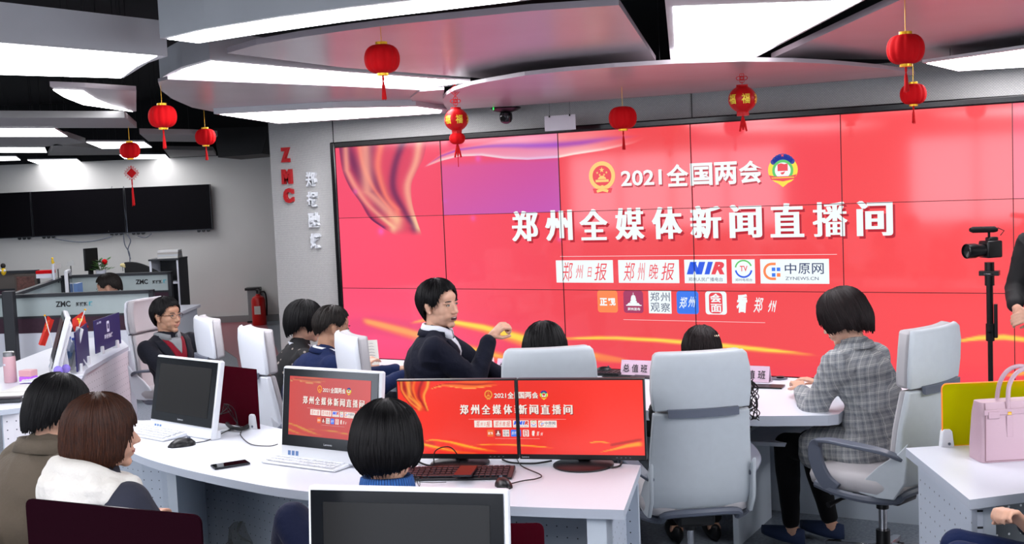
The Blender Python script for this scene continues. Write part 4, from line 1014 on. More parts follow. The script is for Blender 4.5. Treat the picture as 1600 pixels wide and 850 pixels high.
mouse('black mouse on the pad before the display wall', tuple(at_z(943, 581, .7565)), -1.2)
c = at_z(1216, 592, .75); t = thing('cable_port', 'round dark cable port set in the desk top', 'cable port', c, 0)
MB().lathe([(.0, .001), (.05, .001), (.052, .004), (.04, .006), (0, .006)]).build('ring', M_GREY, t)
MB().lathe([(0, .006), (.02, .006), (.022, .014), (0, .016)], (.01, .005, 0)).build('cap', M_BLACKP, t)
t = thing('document', 'dark folder peeking out beside the large chair', 'folder', at_z(1160, 604, .751)+Vector((.12, .02, 0)), .1)
MB().box((0, 0, .004), (.20, .10, .008)).build('cover', M_BLACKP, t, smooth=0)
t = thing('document', 'thin dark folder between name card and large chair', 'folder', at_z(1010, 590, .751), -.05)
MB().box((0, 0, .004), (.18, .08, .006)).build('cover', M_BLACKP, t, smooth=0)
c = at_z(581, 572, .752); t = thing('paper_note', 'white handwritten note held up beside the grey chair', 'paper', (c.x, c.y, .752), ang_of(.2, 1))
MB().prism([Vector((-.055, 0, 0)), Vector((.055, .0, .0)), Vector((.035, .03, .17)), Vector((-.055, .03, .17))], (0, .0015, 0)).build('sheet', mat('cream paper', '#dcdad2', .7), t, smooth=0)
b = MB()
for i in range(7): b.tube([Vector((-.04, .004+i*.0038, .03+i*.019)), Vector((.0, .003+i*.0038, .034+i*.019)), Vector((.03-.003*i, .004+i*.0038, .03+i*.019))], .0012, 4)
b.build('handwriting', mat('grey ink', '#707078', .7), t)
# cable bundle hanging at the desk edge
b = MB(); random.seed(3); c = at_d(1176, 628, 5.45)
for k in range(9):
    pts = [c+Vector((random.uniform(-.03, .03), random.uniform(-.02, .02), .11-.033*j+random.uniform(-.012, .012))) for j in range(7)]
    b.tube(smooth_pts(pts, 4), .0026, 5)
tag(b.build('cable_bundle', M_CABLE), 'tangled grey cable bundle hanging over the desk edge by the large chair', 'cable')

# ---------------------------------------------------------------- pink handbag
M_PINK = mat('pale pink leather', '#b89ba6', .42, bump=(120, .08)); M_PINKD = mat('pink piping', '#8f6f78', .5)
c = at_z(1600, 714, .75); rzb = ang_of(.0, 1)
t = thing('handbag', 'pale pink structured leather handbag with arched handles', 'handbag', (c.x, c.y, .751), ang_of(-.06, 1)); 
hw, hb, Hh = .20, .062, .232
rings = []
for z, k, kk in ((0, 1, 1), (.05, 1, 1), (Hh*.8, .965, .85), (Hh, .95, .62)):
    r_ = .02; x_, y_ = hw*k, hb*kk
    rings.append([Vector((sx*(x_-r_)+r_*math.cos(a), sy*(y_-r_)+r_*math.sin(a), z)) for sx, sy, a0 in ((1, -1, -PI/2), (1, 1, 0), (-1, 1, PI/2), (-1, -1, PI)) for a in [a0+i*PI/8 for i in range(5)]])
MB().loft(rings).build('body', M_PINK, t, smooth=50)
for s in (-1, 1):
    MB().tube(smooth_pts([(-.085, s*hb*.78, Hh*.72), (-.085, s*hb*.72, Hh*1.0), (-.075, s*hb*.6, Hh*1.28), (-.045, s*hb*.55, Hh*1.47), (0, s*hb*.5, Hh*1.54), (.045, s*hb*.55, Hh*1.47), (.075, s*hb*.6, Hh*1.28), (.085, s*hb*.72, Hh*1.0), (.085, s*hb*.78, Hh*.72)], 6), .0085, 10).build('handle', M_PINK, t)
b = MB()
for s in (-1, 1):
    b.box((s*.085, -hb*.93, Hh*.60), (.026, .004, .085)); 
b.build('handle_tab', M_PINK, t, bevel=.002)
MB().box((0, -hb*.87, Hh*.845), (hw*1.86, .006, .022)).build('top_strap', M_PINK, t, bevel=.002)
MB().box((-hw*.74, -hb*.90, Hh*.80), (.045, .008, .028)).build('side_tab', M_PINK, t, bevel=.002)
b = MB()
for s in (-1, 1): b.tube([(s*hw*.93, -hb*1.0, .006), (s*hw*.92, -hb*.97, .08), (s*hw*.90, -hb*.87, Hh*.8), (s*hw*.88, -hb*.66, Hh*.99)], .0024, 6)
b.tube([(-hw*.93, -hb*1.0, .006), (hw*.93, -hb*1.0, .006)], .0024, 6)
b.build('piping', M_PINKD, t)
b = MB()
for s in (-1, 1): b.box((s*.085, -hb*.90, Hh*.83), (.014, .006, .006)); b.tube([(s*.085-.008, -hb*.9, Hh*.80), (s*.085+.008, -hb*.9, Hh*.80)], .002, 6)
b.build('metal_ring', M_GOLD, t)

# ---------------------------------------------------------------- office chairs
M_SHELL = mat('pale grey chair shell', '#b9c0c6', .5, noise=(30, .02)); M_PAD = mat('grey chair cloth', '#b4b1b4', .85, bump=(400, .1)); M_WSH = mat('white chair shell', '#d6dae2', .45)
def rrect(hw, hz, r, n=5):
    return [(sx*(hw-r)+r*math.cos(a), sz*(hz-r)+r*math.sin(a)) for sx, sz, a0 in ((1, -1, -PI/2), (1, 1, 0), (-1, 1, PI/2), (-1, -1, PI)) for a in [a0+i*(PI/2)/n for i in range(n+1)]]
def chair(label, loc, rz, shell, pad, arms=True, sc=1.0, group='high backed office chairs'):
    """sitter faces local +Y"""
    t = thing('office_chair', label, 'chair', loc, rz, group); t.scale = (sc, sc, sc)
    # back shell: wide sheet flowing into the seat pan
    prof = [(.415, -.02, .125, .0), (.40, -.10, .15, .01), (.42, -.175, .185, .02), (.47, -.225, .215, .03), (.54, -.25, .228, .04), (.62, -.262, .228, .042), (.72, -.272, .224, .04), (.82, -.285, .218, .034), (.895, -.296, .213, .03)]
    def sheet(prof, th, nx=12):
        vs = []; fs = []
        for side in (0, 1):
            for z, y, hw, cv in prof:
                for i in range(nx+1):
                    u = -1+2*i/nx; vs.append(Vector((u*hw, y+cv*u*u+(th if side else 0), z+(.006 if side else 0))))
        k = len(prof)*(nx+1); R = nx+1
        for j in range(len(prof)-1):
            for i in range(nx):
                a = j*R+i; fs.append((a, a+1, a+R+1, a+R)); fs.append((k+a, k+a+R, k+a+R+1, k+a+1))
        for j in range(len(prof)-1): fs += [(j*R, j*R+R, k+j*R+R, k+j*R), (j*R+nx, k+j*R+nx, k+j*R+R+nx, j*R+R+nx)]
        for i in range(nx): fs += [(i, k+i, k+i+1, i+1), ((len(prof)-1)*R+i, (len(prof)-1)*R+i+1, k+(len(prof)-1)*R+i+1, k+(len(prof)-1)*R+i)]
        return MB().add(vs, fs)
    sheet(prof, .028).build('back_shell', shell, t, bevel=.006, smooth=50)
    sheet([(z, y+.028, hw*.93, cv) for z, y, hw, cv in prof[3:]], .035).build('back_cushion', pad, t, bevel=.012, smooth=50)
    # head section, a separate padded block
    hp = [(.905, -.297, .214, .03), (.99, -.306, .222, .032), (1.08, -.312, .218, .032), (1.14, -.31, .205, .03), (1.155, -.303, .19, .03)]
    sheet(hp, .022).build('headrest_shell', shell, t, bevel=.008, smooth=50)
    sheet([(z, y+.02, hw*.97, cv) for z, y, hw, cv in hp], .06).build('headrest_cushion', pad, t, bevel=.016, smooth=50)
    b = MB(); n = 10
    b.loft([[Vector((u*.155, -.305+.03*u*u*.5, .905-.02)), Vector((u*.155, -.318+.03*u*u*.5, .905-.024)), Vector((u*.155, -.318+.03*u*u*.5, .905+.010)), Vector((u*.155, -.300+.03*u*u*.5, .905+.012))] for u in [-1+2*i/n for i in range(n+1)]])
    b.build('headrest_bracket', M_GREY, t)
    # seat
    rings = []
    for z, k in ((.415, .86), (.43, .97), (.465, 1.0), (.492, .97), (.505, .86)):
        rings.append([Vector((x*k, y*k+.03, z)) for x, y in rrect(.245, .235, .09)])
    MB().loft(rings).build('seat', pad, t, smooth=60)
    # slate rim under the shell and running to the arms
    rim = smooth_pts([Vector(p) for p in ((-.245, .19, .435), (-.262, .06, .415), (-.245, -.08, .405), (-.175, -.165, .40), (-.16, -.20, .43), (0, -.225, .44), (.16, -.20, .43), (.175, -.165, .40), (.245, -.08, .405), (.262, .06, .415), (.245, .19, .435))], 4)
    b = MB(); b.tube(rim, .018, 8); b.build('seat_rim', M_GREY, t)
    if arms:
        for s in (-1, 1):
            pts = smooth_pts([Vector(p) for p in ((s*.225, -.235, .60), (s*.265, -.16, .635), (s*.285, -.02, .65), (s*.288, .10, .655), (s*.287, .155, .635), (s*.280, .165, .56), (s*.268, .13, .47), (s*.255, .08, .425))], 4)
            b = MB(); rg = []
            for i, p in enumerate(pts):
                d = (pts[min(i+1, len(pts)-1)]-pts[max(i-1, 0)]).normalized(); x_ = Vector((1, 0, 0)); n_ = d.cross(x_).normalized(); f = i/(len(pts)-1)
                w_ = .012+.022*math.sin(min(1, f*1.6)*PI)**.7 if f < .62 else .022; w_ = max(w_, .014); v_ = max(0, min(1, (f-.50)/.12)); w_ = w_*(1-v_)+.011*v_; h_ = .008*(1-v_)+.034*v_
                rg.append([p+x_*w_+n_*h_, p-x_*w_+n_*h_, p-x_*w_-n_*h_, p+x_*w_-n_*h_])
            b.loft(rg).build('armrest', M_GREY, t, bevel=.004)
    for s in (-1, 1): MB().prism([Vector((s*.238, y, z)) for y, z in ((-.262, .68), (-.215, .63), (-.12, .56), (-.05, .49), (-.02, .425), (-.10, .415), (-.19, .42), (-.245, .50))], (-s*.018, 0, 0)).build('shell_wing', shell, t, bevel=.005)
    # mechanism, column, star base
    b = MB().box((0, -.01, .375), (.17, .24, .06)); b.build('tilt_mechanism', M_BLACKP, t, bevel=.015)
    MB().tube([(-.06, .06, .37), (-.18, .10, .365), (-.26, .12, .35)], [.008, .007, .014], 8).build('lever', M_BLACKP, t)
    MB().cyl((0, 0, .30), (0, 0, .37), .028).cyl((0, 0, .10), (0, 0, .20), .032).build('column_sleeve', M_BLACKP, t)
    MB().cyl((0, 0, .18), (0, 0, .32), .018).build('gas_column', M_CHROME, t)
    for k in range(5):
        a = 2*PI*k/5+.3; dr = Vector((math.cos(a), math.sin(a), 0)); sd = Vector((-dr.y, dr.x, 0))
        MB().loft([[dr*r+sd*w_+Vector((0, 0, z)), dr*r-sd*w_+Vector((0, 0, z)), dr*r-sd*w_*.8+Vector((0, 0, z-h)), dr*r+sd*w_*.8+Vector((0, 0, z-h))] for r, w_, z, h in ((.02, .035, .135, .05), (.15, .026, .115, .035), (.30, .017, .09, .022))]).build('base_leg', M_CHROME, t, bevel=.003)
        w1 = MB()
        for s in (-1, 1): w1.cyl(dr*.295+sd*s*.010+Vector((0, 0, .028)), dr*.295+sd*s*.026+Vector((0, 0, .028)), .028, n=16)
        w1.cyl(dr*.295+Vector((0, 0, .02)), dr*.295+Vector((0, 0, .08)), .009, n=8)
        w1.build('caster', M_BLACKP, t)
    return t
def heading(fr, ff): return ang_of(fr, ff)
def floorpt(px, d): p = at_d(px, 425, d); return Vector((p.x, p.y, 0))
CH = {}
CH['big'] = chair('tall grey office chair seen squarely from behind, nearest the display desk', floorpt(1066, 5.25), ang_of(-.10, 1), M_SHELL, M_PAD)
CH['plaid'] = chair('tall grey office chair under the woman in the plaid jacket', floorpt(1372, 5.42), ang_of(-.82, .90), M_SHELL, M_PAD, sc=1.03)
CH['mid'] = chair('grey office chair whose top shows above the plain monitor', floorpt(845, 5.55), ang_of(-.05, 1), M_SHELL, M_PAD)
CH['p4'] = chair('white office chair between the navy jacket men', floorpt(612, 6.25), ang_of(1.0, .42), M_WSH, M_PAD)
CH['p2'] = chair('white office chair behind the polka dot woman', floorpt(457, 6.75), ang_of(1.0, .60), M_WSH, M_PAD)
CH['empty'] = chair('empty white office chair beside the man in glasses', floorpt(377, 7.55), ang_of(1.0, .55), M_WSH, M_PAD, sc=.99)
CH['p1'] = chair('white office chair behind the man in glasses', floorpt(266, 8.8), ang_of(.85, -.35), M_WSH, M_PAD)
# ---------------------------------------------------------------- televisions and far wall details
M_TV = mat('black television glass', '#08060a', .3, spec=.05); M_TVF = mat('television edge', '#3a3b3f', .3, .7)
FW = FD-.04
def latpx(px, d): p = at_d(px, 300, d); return p.dot(FR)
for a, b, lab in ((-92, 53, 'black television at the near end of the row on the far wall'), (54, 198, 'middle black television on the far wall'), (199.5, 332, 'black television at the corner end of the row on the far wall')):
    la, lb = latpx(a, FW), latpx(b, FW); c = far(FW-.05, (la+lb)/2, 1.425)
    t = thing('television', lab, 'television', c, YAW, 'row of black televisions'); W = lb-la
    MB().box((0, 0, .34), (W-.006, .07, .68)).build('housing', M_TVF, t, smooth=0)
    MB().box((0, -.037, .345), (W-.016, .004, .665)).build('screen', M_TV, t, smooth=0)
    MB().box((0, .05, .3), (.4, .05, .3)).build('wall_mount', M_BLACKP, t)
for k, (x, y) in enumerate(((38, 372), (76, 370), (182, 365), (216, 364), (318, 360))):
    c = at_d(x, y, FW-.03); t = thing('wall_socket_strip', ('black socket strip under the near television', 'black socket strip under the near end of the middle television', 'black socket strip under the far end of the middle television', 'black socket strip under the joint of the last two televisions', 'black socket strip under the corner television')[k], 'socket', c, YAW)
    MB().box((0, .02, 0), (.20, .02, .05)).build('base', M_FASCIA, t)
    for s in (-.07, 0, .07): MB().cyl((s, .01, 0), (s, -.01, 0), .026, n=14).build('socket', M_BLACKP, t)
def wcable(label, pts, r, m=None): return cable(label, [at_d(x, y, FW-.10) for x, y in pts], r, m)
wcable('pale cord hanging over the middle television', [(175, 291), (168, 320), (166, 345), (170, 362)], .006, mat('pale cord', '#9a9aa0', .5))
wcable('dark cord hanging at the last television joint', [(193, 291), (194, 320), (198, 345), (199, 363)], .006, M_GREY)
wcable('dark cable sagging under the middle television', [(85, 373), (120, 378), (150, 376), (176, 369)], .008, M_GREY)
wcable('long dark cable falling from the televisions to the shelf', [(193, 366), (195, 382), (202, 395), (203, 409)], .008, M_GREY)
wcable('second dark cable falling from the televisions, bowed outward', [(198, 366), (204, 376), (200, 390), (204, 405)], .008, M_GREY)
wcable('short dark cable curving under the corner television', [(215, 369), (228, 371), (237, 365)], .007, M_GREY)
# fire extinguisher and the stand beside it
c = at_z(406, 508, 0); t = thing('fire_extinguisher', 'red fire extinguisher at the end of the glass partition', 'fire extinguisher', c, YAW)
s = 1.15
MB().lathe([(.0, 0), (.085*s, 0), (.09*s, .02), (.09*s, .32*s), (.075*s, .36*s), (.03*s, .385*s), (.03*s, .40*s)], n=24).build('cylinder', mat('red enamel', '#c01c18', .3), t)
MB().box((0, 0, .43*s), (.03, .10, .05)).box((0, -.05, .46*s), (.02, .14, .015)).build('valve', M_BLACKP, t)
MB().tube(smooth_pts([(.03, 0, .43*s), (.10, 0, .42*s), (.12, 0, .30*s), (.11, 0, .12*s)], 5), .012, 8).build('hose', M_BLACKP, t)
MB().box((0, -.088*s, .2*s), (.09, .012, .12)).build('label', mat('white label', '#d8d8d0', .5), t)
c = at_z(396, 505, 0)+FF*.12; t = thing('umbrella_stand', 'black and clear stand against the far wall beside the fire extinguisher', 'stand', c, YAW)
MB().box((0, 0, .25), (.16, .14, .50)).build('clear_body', mat('grey clear plastic', '#8b8f90', .2), t, bevel=.01)
MB().box((0, 0, .51), (.22, .18, .04)).build('top_rim', M_BLACKP, t, bevel=.008); MB().box((0, 0, .015), (.20, .16, .03)).build('base', M_BLACKP, t, bevel=.004)
MB().box((.11, 0, .26), (.02, .1, .50)).build('side_post', M_BLACKP, t)

# ---------------------------------------------------------------- cubicles
M_CF = mat('charcoal partition frame', '#23262b', .5); M_FROST = mat('frosted glass', '#a9b6b6', .45, noise=(3, .08)); M_MB = mat('plum fabric band', '#3b2432', .8, noise=(30, .1))
def partition(label, A, B, h, glass=True, letters=None, band=True, post=True):
    A = Vector(A); B = Vector(B); A.z = B.z = 0; L = (B-A).length; rz = math.atan2((B-A).y, (B-A).x); t = thing('cubicle_partition', label, 'partition', (A+B)/2, rz, 'cubicle partitions')
    z1 = h-.37; z2 = h-.22
    MB().box((0, 0, z1/2+.02), (L-.04, .04, z1-.04)).build('lower_panel', M_TOP, t, smooth=0)
    if band: MB().box((0, 0, (z1+z2)/2), (L-.04, .045, z2-z1)).build('fabric_band', M_MB, t, smooth=0)
    MB().box((0, 0, (z2+h)/2), (L-.06, .012, h-z2-.02)).build('glass_pane', M_FROST, t, smooth=0)
    b = MB()
    for s in (-1, 1): b.box((s*(L/2-.02), 0, h/2), (.04, .055, h))
    b.box((0, 0, h-.015), (L, .055, .032)); b.box((0, 0, z2), (L, .05, .02)); b.build('frame', M_CF, t, smooth=0)
    if letters:
        x = -L*.10+letters
        for s_, w_, hh, m_ in (('ZMC', .145, .055, M_BLACKP), ('郑报融', .12, .04, M_BLACKP), ('媒', .04, .045, mat('teal print', '#3aa8b8', .5))):
            v, f, a = glyph(s_, .035); MB().add([Vector((x+p[0]*w_, -.008, (z2+h)/2-.022+p[1]*hh)) for p in v], f).build('pane_lettering', m_, t, smooth=0)
            x += w_+(.05 if s_ == 'ZMC' else .006)
    return t
def gp(px, d): p = at_d(px, 425, d); return Vector((p.x, p.y, 0))
partition('cubicle partition with frosted lettered pane, nearest the flag desk', gp(14, 11.0), gp(238, 10.9), 1.07, letters=-.12)
partition('cubicle partition at the very edge of the view', gp(-150, 11.15), gp(8, 11.05), 1.07)
partition('rear cubicle partition with lettered pane behind the bowed man', gp(96, 13.3), gp(268, 13.2), 1.09, letters=.35)
partition('side cubicle partition running back between the two lettered ones', gp(15, 11.08), gp(94, 13.3), 1.07, band=False)
t = thing('pole', 'dark post rising beside the flag desk at the partition joint', 'post', gp(11, 10.8), YAW)
MB().box((0, 0, .56), (.10, .08, 1.12)).build('post', M_CF, t, bevel=.006)
t = partition('dark brown rear partition behind the framed photograph', gp(-120, 13.9), gp(60, 13.8), 1.14); 
for o_ in [q for q in COL.objects if q.parent == t and q.name.startswith('glass_pane')]: o_.data.materials[0] = mat('brown board', '#5a5450', .7)
# low worktop joining the cubicles
t = thing('cubicle_desk', 'pale worktop inside the lettered cubicle', 'desk', gp(120, 12.2), YAW)
MB().box((0, 0, .72), (2.2, 1.3, .03)).build('desk_top', M_TOP, t, smooth=0)
for s in (-1, 1): MB().box((s*1.05, 0, .353), (.04, 1.2, .704)).build('leg_panel', M_LEG, t, smooth=0)
c = at_d(45, 455, 13.4); t = thing('framed_picture', 'framed dark picture standing on the cubicle edge', 'picture', at_d(42, 458, 13.55), YAW)
MB().box((0, 0, .11), (.26, .02, .22)).build('frame', mat('brown frame', '#4c423c', .5), t); MB().box((0, -.011, .11), (.21, .004, .17)).build('picture', mat('murky picture', '#5a3a34', .6, noise=(25, .5)), t, smooth=0)
# shelf beyond the rear partition
c = gp(264, 13.9); t = thing('shelf_unit', 'white open shelf with black outline against the far aisle', 'shelf', c, YAW); W_, Hh_ = .32, 1.20
for s in (-1, 1): MB().box((s*W_/2, 0, Hh_/2), (.025, .36, Hh_)).build('side', M_TOP, t, smooth=0)
for z in (.06, .35, .64, .92): MB().box((0, 0, z), (W_, .35, .02)).build('shelf', M_TOP, t, smooth=0)
MB().box((0, .17, Hh_/2), (W_, .02, Hh_)).build('back_panel', M_CF, t, smooth=0); MB().box((0, 0, Hh_), (W_+.04, .38, .02)).build('top', M_CF, t, smooth=0)
MB().box((W_/2+.014, 0, Hh_/2), (.006, .38, Hh_)).build('edge_trim', M_CF, t, smooth=0)
random.seed(5)
for k in range(4):
    o = MB().box((0, 0, .012), (.24, .22, .022)).build('paper_stack', mat('paper %d' % k, ('#d8d8d4', '#c8ccd0', '#b8b4b0', '#dcdcdc')[k], .7), smooth=0)
    o.location = c+FF*-.02+FR*.03+Vector((0, 0, 1.211+.024*k)); o.rotation_euler = (0, 0, YAW+random.uniform(-.1, .1)); tag(o, ('lowest', 'second', 'third', 'topmost')[k]+' pile of papers stacked on the white shelf', 'papers', 'papers stacked on the white shelf')
M_MESHB = mat('black mesh', '#101012', .7)
t = thing('task_chair', 'black chair back curving over the rear partition', 'chair', gp(221, 13.72), YAW)
b = MB(); rows = []
for i in range(15):
    u = i/14; x = -.20+.40*u; top = .04+.13*math.sin(min(1, u*1.05)*PI*.56)
    rows.append((x, top))
b.prism([Vector((-x, .0+.0*x, 1.02+z)) for x, z in rows]+[Vector((-.20, 0, .86)), Vector((.20, 0, .86))], (0, .04, 0)); b.build('backrest', M_MESHB, t, bevel=.008)
MB().box((0, .18, .48), (.46, .44, .07)).build('seat', M_MESHB, t, bevel=.02); MB().cyl((0, .18, .06), (0, .18, .45), .025).build('column', M_BLACKP, t)
MB().box((0, .02, .68), (.07, .03, .44)).build('back_support', M_BLACKP, t)
for k in range(5):
    a = k*2*PI/5; MB().tube([(0, .18, .08), (.27*math.cos(a), .18+.27*math.sin(a), .03)], [.022, .018], 8).build('base_leg', M_BLACKP, t)
# small items along the partitions
def item(name, label, cat, px, py, d, f, group=None, m_=None, rz=YAW, **kw):
    c = at_d(px, py, d); t = thing(name, label, cat, c, rz, group); f(t); return t
def small_monitor(t):
    MB().box((0, 0, .20), (.17, .03, .26)).build('housing', M_BLACKP, t, bevel=.004); MB().box((0, -.017, .2), (.15, .004, .23)).build('screen', M_GLSG, t)
    MB().box((0, .02, .05), (.05, .03, .12)).build('stand', M_BLACKP, t); MB().box((0, 0, .006), (.14, .10, .012)).build('base', M_BLACKP, t)
item('monitor', 'black monitor standing upright behind the bowed man', 'monitor', 144, 432, 13.5, small_monitor, rz=YAW+.9)
def plant(t):
    g = MB(); random.seed(9)
    for k in range(46):
        a = random.uniform(0, 2*PI); r = random.uniform(.02, .13); z = random.uniform(.02, .15); dr = Vector((math.cos(a), math.sin(a), 0)); p = dr*r+Vector((0, 0, z)); sd = Vector((-dr.y, dr.x, 0))*.022
        g.add([p-dr*.03, p+sd, p+dr*.045+Vector((0, 0, .02)), p-sd], [(0, 1, 2, 3)])
    g.build('leaves', mat('green leaf', '#3c6a28', .5, noise=(20, .3)), t, smooth=0)
    s = MB()
    for k in range(7): a = k*.9; s.tube([(0, 0, -.03), (.03*math.cos(a), .03*math.sin(a), .05), (.08*math.cos(a), .08*math.sin(a), .11)], .003, 5)
    s.build('stems', mat('green stem', '#4a6a30', .6), t); MB().lathe([(0, -.05), (.05, -.05), (.06, .02), (0, .02)]).build('pot', M_TOP, t)
item('potted_plant', 'bushy green potted plant behind the bowed man', 'plant', 158, 425, 13.5, plant)
def ball(t):
    MB().ell((0, 0, .06), .032).build('globe', M_RED, t); MB().cyl((0, 0, -.08), (0, 0, .035), .003, n=6).build('stick', M_CABLE, t)
item('ornament', 'small red globe ornament on a stick above the plant', 'ornament', 164, 417, 13.5, ball)
def white_aio(t):
    MB().box((-.02, 0, .16), (.035, .30, .32)).build('housing', M_WPL, t, bevel=.006); MB().box((.0, .0, .17), (.012, .25, .24)).build('screen', M_GLS, t); MB().box((.03, 0, .01), (.14, .14, .02)).build('foot', M_WPL, t)
item('all_in_one_computer', 'white computer seen edge on before the bowed man', 'computer', 112, 470, 12.0, white_aio, rz=YAW+.25)
item('binder', 'pale blue binder standing beside the edge on computer', 'binder', 123, 462, 12.3, lambda t: (MB().box((0, 0, .06), (.04, .16, .15)).build('cover', mat('blue binder', '#6a8cc0', .5), t, bevel=.003), MB().box((.0, .0, .06), (.028, .152, .152)).build('pages', M_TOP, t)) and None)
item('box', 'red and white packaging box behind the side partition', 'box', 72, 434, 13.0, lambda t: (MB().box((0, 0, .03), (.17, .12, .06)).build('carton', M_TOP, t, smooth=0), MB().box((0, -.001, .066), (.172, .122, .035)).build('red_lid', M_RED, t, smooth=0)) and None)
item('figurine', 'yellow toy figure on a white stand above the cubicles', 'toy', 83, 420, 12.9, lambda t: (MB().ell((0, 0, .08), (.014, .012, .03)).ell((0, 0, .115), .013).ell((.012, 0, .07), (.012, .008, .008)).build('figure', mat('yellow plastic', '#e0b820', .4), t), MB().cyl((0, 0, -.13), (0, 0, .055), .014).build('stand', M_TOP, t)) and None)
def doll(t):
    MB().ell((0, 0, .05), (.03, .026, .045)).build('body', mat('yellow plastic'), t); MB().ell((0, 0, .115), (.028, .026, .03)).build('head', mat('dark hair', '#16110f', .7), t)
    MB().ell((.022, -.016, .06), .014).ell((-.022, -.016, .06), .014).build('arms', M_TOP, t)
item('figurine', 'dark haired doll with yellow body at the edge of the view', 'toy', 6, 431, 13.3, doll)
item('flower', 'tiny pale flower figure on the dark rear cabinet', 'ornament', 192, 421, 13.4, lambda t: (MB().ell((0, 0, .05), (.03, .012, .022)).ell((.02, 0, .03), .013).build('petals', mat('cream petal', '#d8c890', .6), t), MB().cyl((0, 0, -.02), (0, 0, .05), .003, n=6).build('stem', M_CABLE, t)) and None)
for k, (x, y, dx) in enumerate(((90, 421, .05), (110, 416, .045))):
    item('leaflet', ('pale card standing askew above the side partition', 'pale card standing highest on the cubicle ledge')[k], 'card', x, y, 13.1, lambda t: (MB().prism([Vector(p) for p in ((-dx, 0, 0), (dx, 0, .01), (dx*.8, 0, .07), (-dx*.7, 0, .05))], (0, .004, 0)).build('card', mat('grey card', '#b8bab8', .6), t, smooth=0), MB().cyl((0, .01, -.15), (0, .01, .02), .006, n=8).build('holder', M_CF, t)) and None)
item('cabinet', 'low dark cabinet along the rear partition', 'cabinet', 168, 452, 14.75, lambda t: (MB().box((0, .1, -.10), (.95, .3, .62)).build('carcass', M_CF, t, smooth=0), MB().box((-.22, -.054, -.10), (.40, .012, .54)).build('door', mat('cabinet door', '#2c2f35', .5), t), MB().box((.22, -.054, -.10), (.40, .012, .54)).build('door', mat('cabinet door'), t)) and None)
for o_ in COL.objects:
    if o_.type == 'EMPTY' and o_.name.startswith('cabinet'): o_.location.z = .41

# ---------------------------------------------------------------- things on the flag desk
def dl(x, y, z=.751): return at_z(x, y, z)
c = dl(17, 597); t = thing('vacuum_flask', 'pale pink vacuum flask with metal lid on the flag desk', 'flask', c, 0)
MB().lathe([(0, 0), (.038, 0), (.040, .004), (.040, .165), (.036, .172), (0, .172)]).build('body', mat('pink enamel', '#c8a0a8', .35), t)
MB().lathe([(0, .170), (.034, .170), (.036, .175), (.036, .198), (.032, .203), (0, .203)]).build('lid', mat('brushed steel', '#a8a8a8', .3, .9), t)
MB().box((.0, -.0395, .12), (.018, .004, .012)).build('emblem', M_TOP, t)
c = dl(45, 597); t = thing('snack_box', 'pink and violet translucent box beside the pink flask', 'box', c, .2)
MB().box((0, 0, .02), (.095, .07, .04)).build('lower_half', mat('violet plastic', '#b060f0', .3, emit='#9040e0', es=.25), t, bevel=.005); MB().box((0, 0, .061), (.095, .07, .042)).build('upper_half', mat('pink plastic', '#d8a0a8', .3), t, bevel=.005)
for k, (x, y, r) in enumerate(((30, 610, .3), (18, 616, -.2), (42, 606, .5))):
    o = MB().box((0, 0, 0), (.21, .29, .002)).build('document', mat('paper 0'), smooth=0); o.location = dl(x, y, .7525+.003*k); o.rotation_euler = (0, 0, r); tag(o, ('loose printed sheet lying lowest beside the pink flask', 'loose printed sheet at the very edge of the view', 'loose printed sheet lying topmost near the violet box')[k], 'paper', 'loose sheets on the flag desk')
keyboard('white keyboard lying before the computer on the flag desk', dl(60, 590, .76), ang_of(1, .1), M_WPL, M_KEY, W=.40, D=.13, z=.758)
t = thing('glasses_case', 'dark oblong case at the near edge of the flag desk', 'case', dl(15, 629), .5); MB().box((0, 0, .012), (.15, .05, .024)).build('lower_shell', M_CF, t, bevel=.006); MB().box((0, 0, .030), (.146, .048, .012)).build('lid', mat('dark case lid', '#3a3438', .4), t, bevel=.005)
c = dl(80, 588); t = aio('white all in one computer seen from the side on the flag desk', (c.x, c.y, .83), ang_of(1, .42), .30, W=.50, H=.36)
c = dl(110, 578); t = thing('photo_frame', 'small white frame leaning behind the computer on the flag desk', 'picture frame', c, ang_of(1, .55), rot=None)
Rt = Matrix.Rotation(-.28, 3, 'X')
b = MB().box((0, 0, .15), (.20, .02, .30)); b.v = [Rt @ v for v in b.v]; b.build('frame', M_WPL, t, bevel=.004)
b = MB().box((0, -.011, .15), (.16, .003, .25)); b.v = [Rt @ v for v in b.v]; b.build('picture', mat('grey picture', '#8e939a', .3, noise=(14, .3)), t, smooth=0)
MB().tube([(0, .05, .14), (0, .12, .004)], .006, 6).build('prop', M_WPL, t)
M_FLAG = mat('red flag cloth', '#d02818', .6); M_YEL = mat('yellow print', '#f0c828', .5)
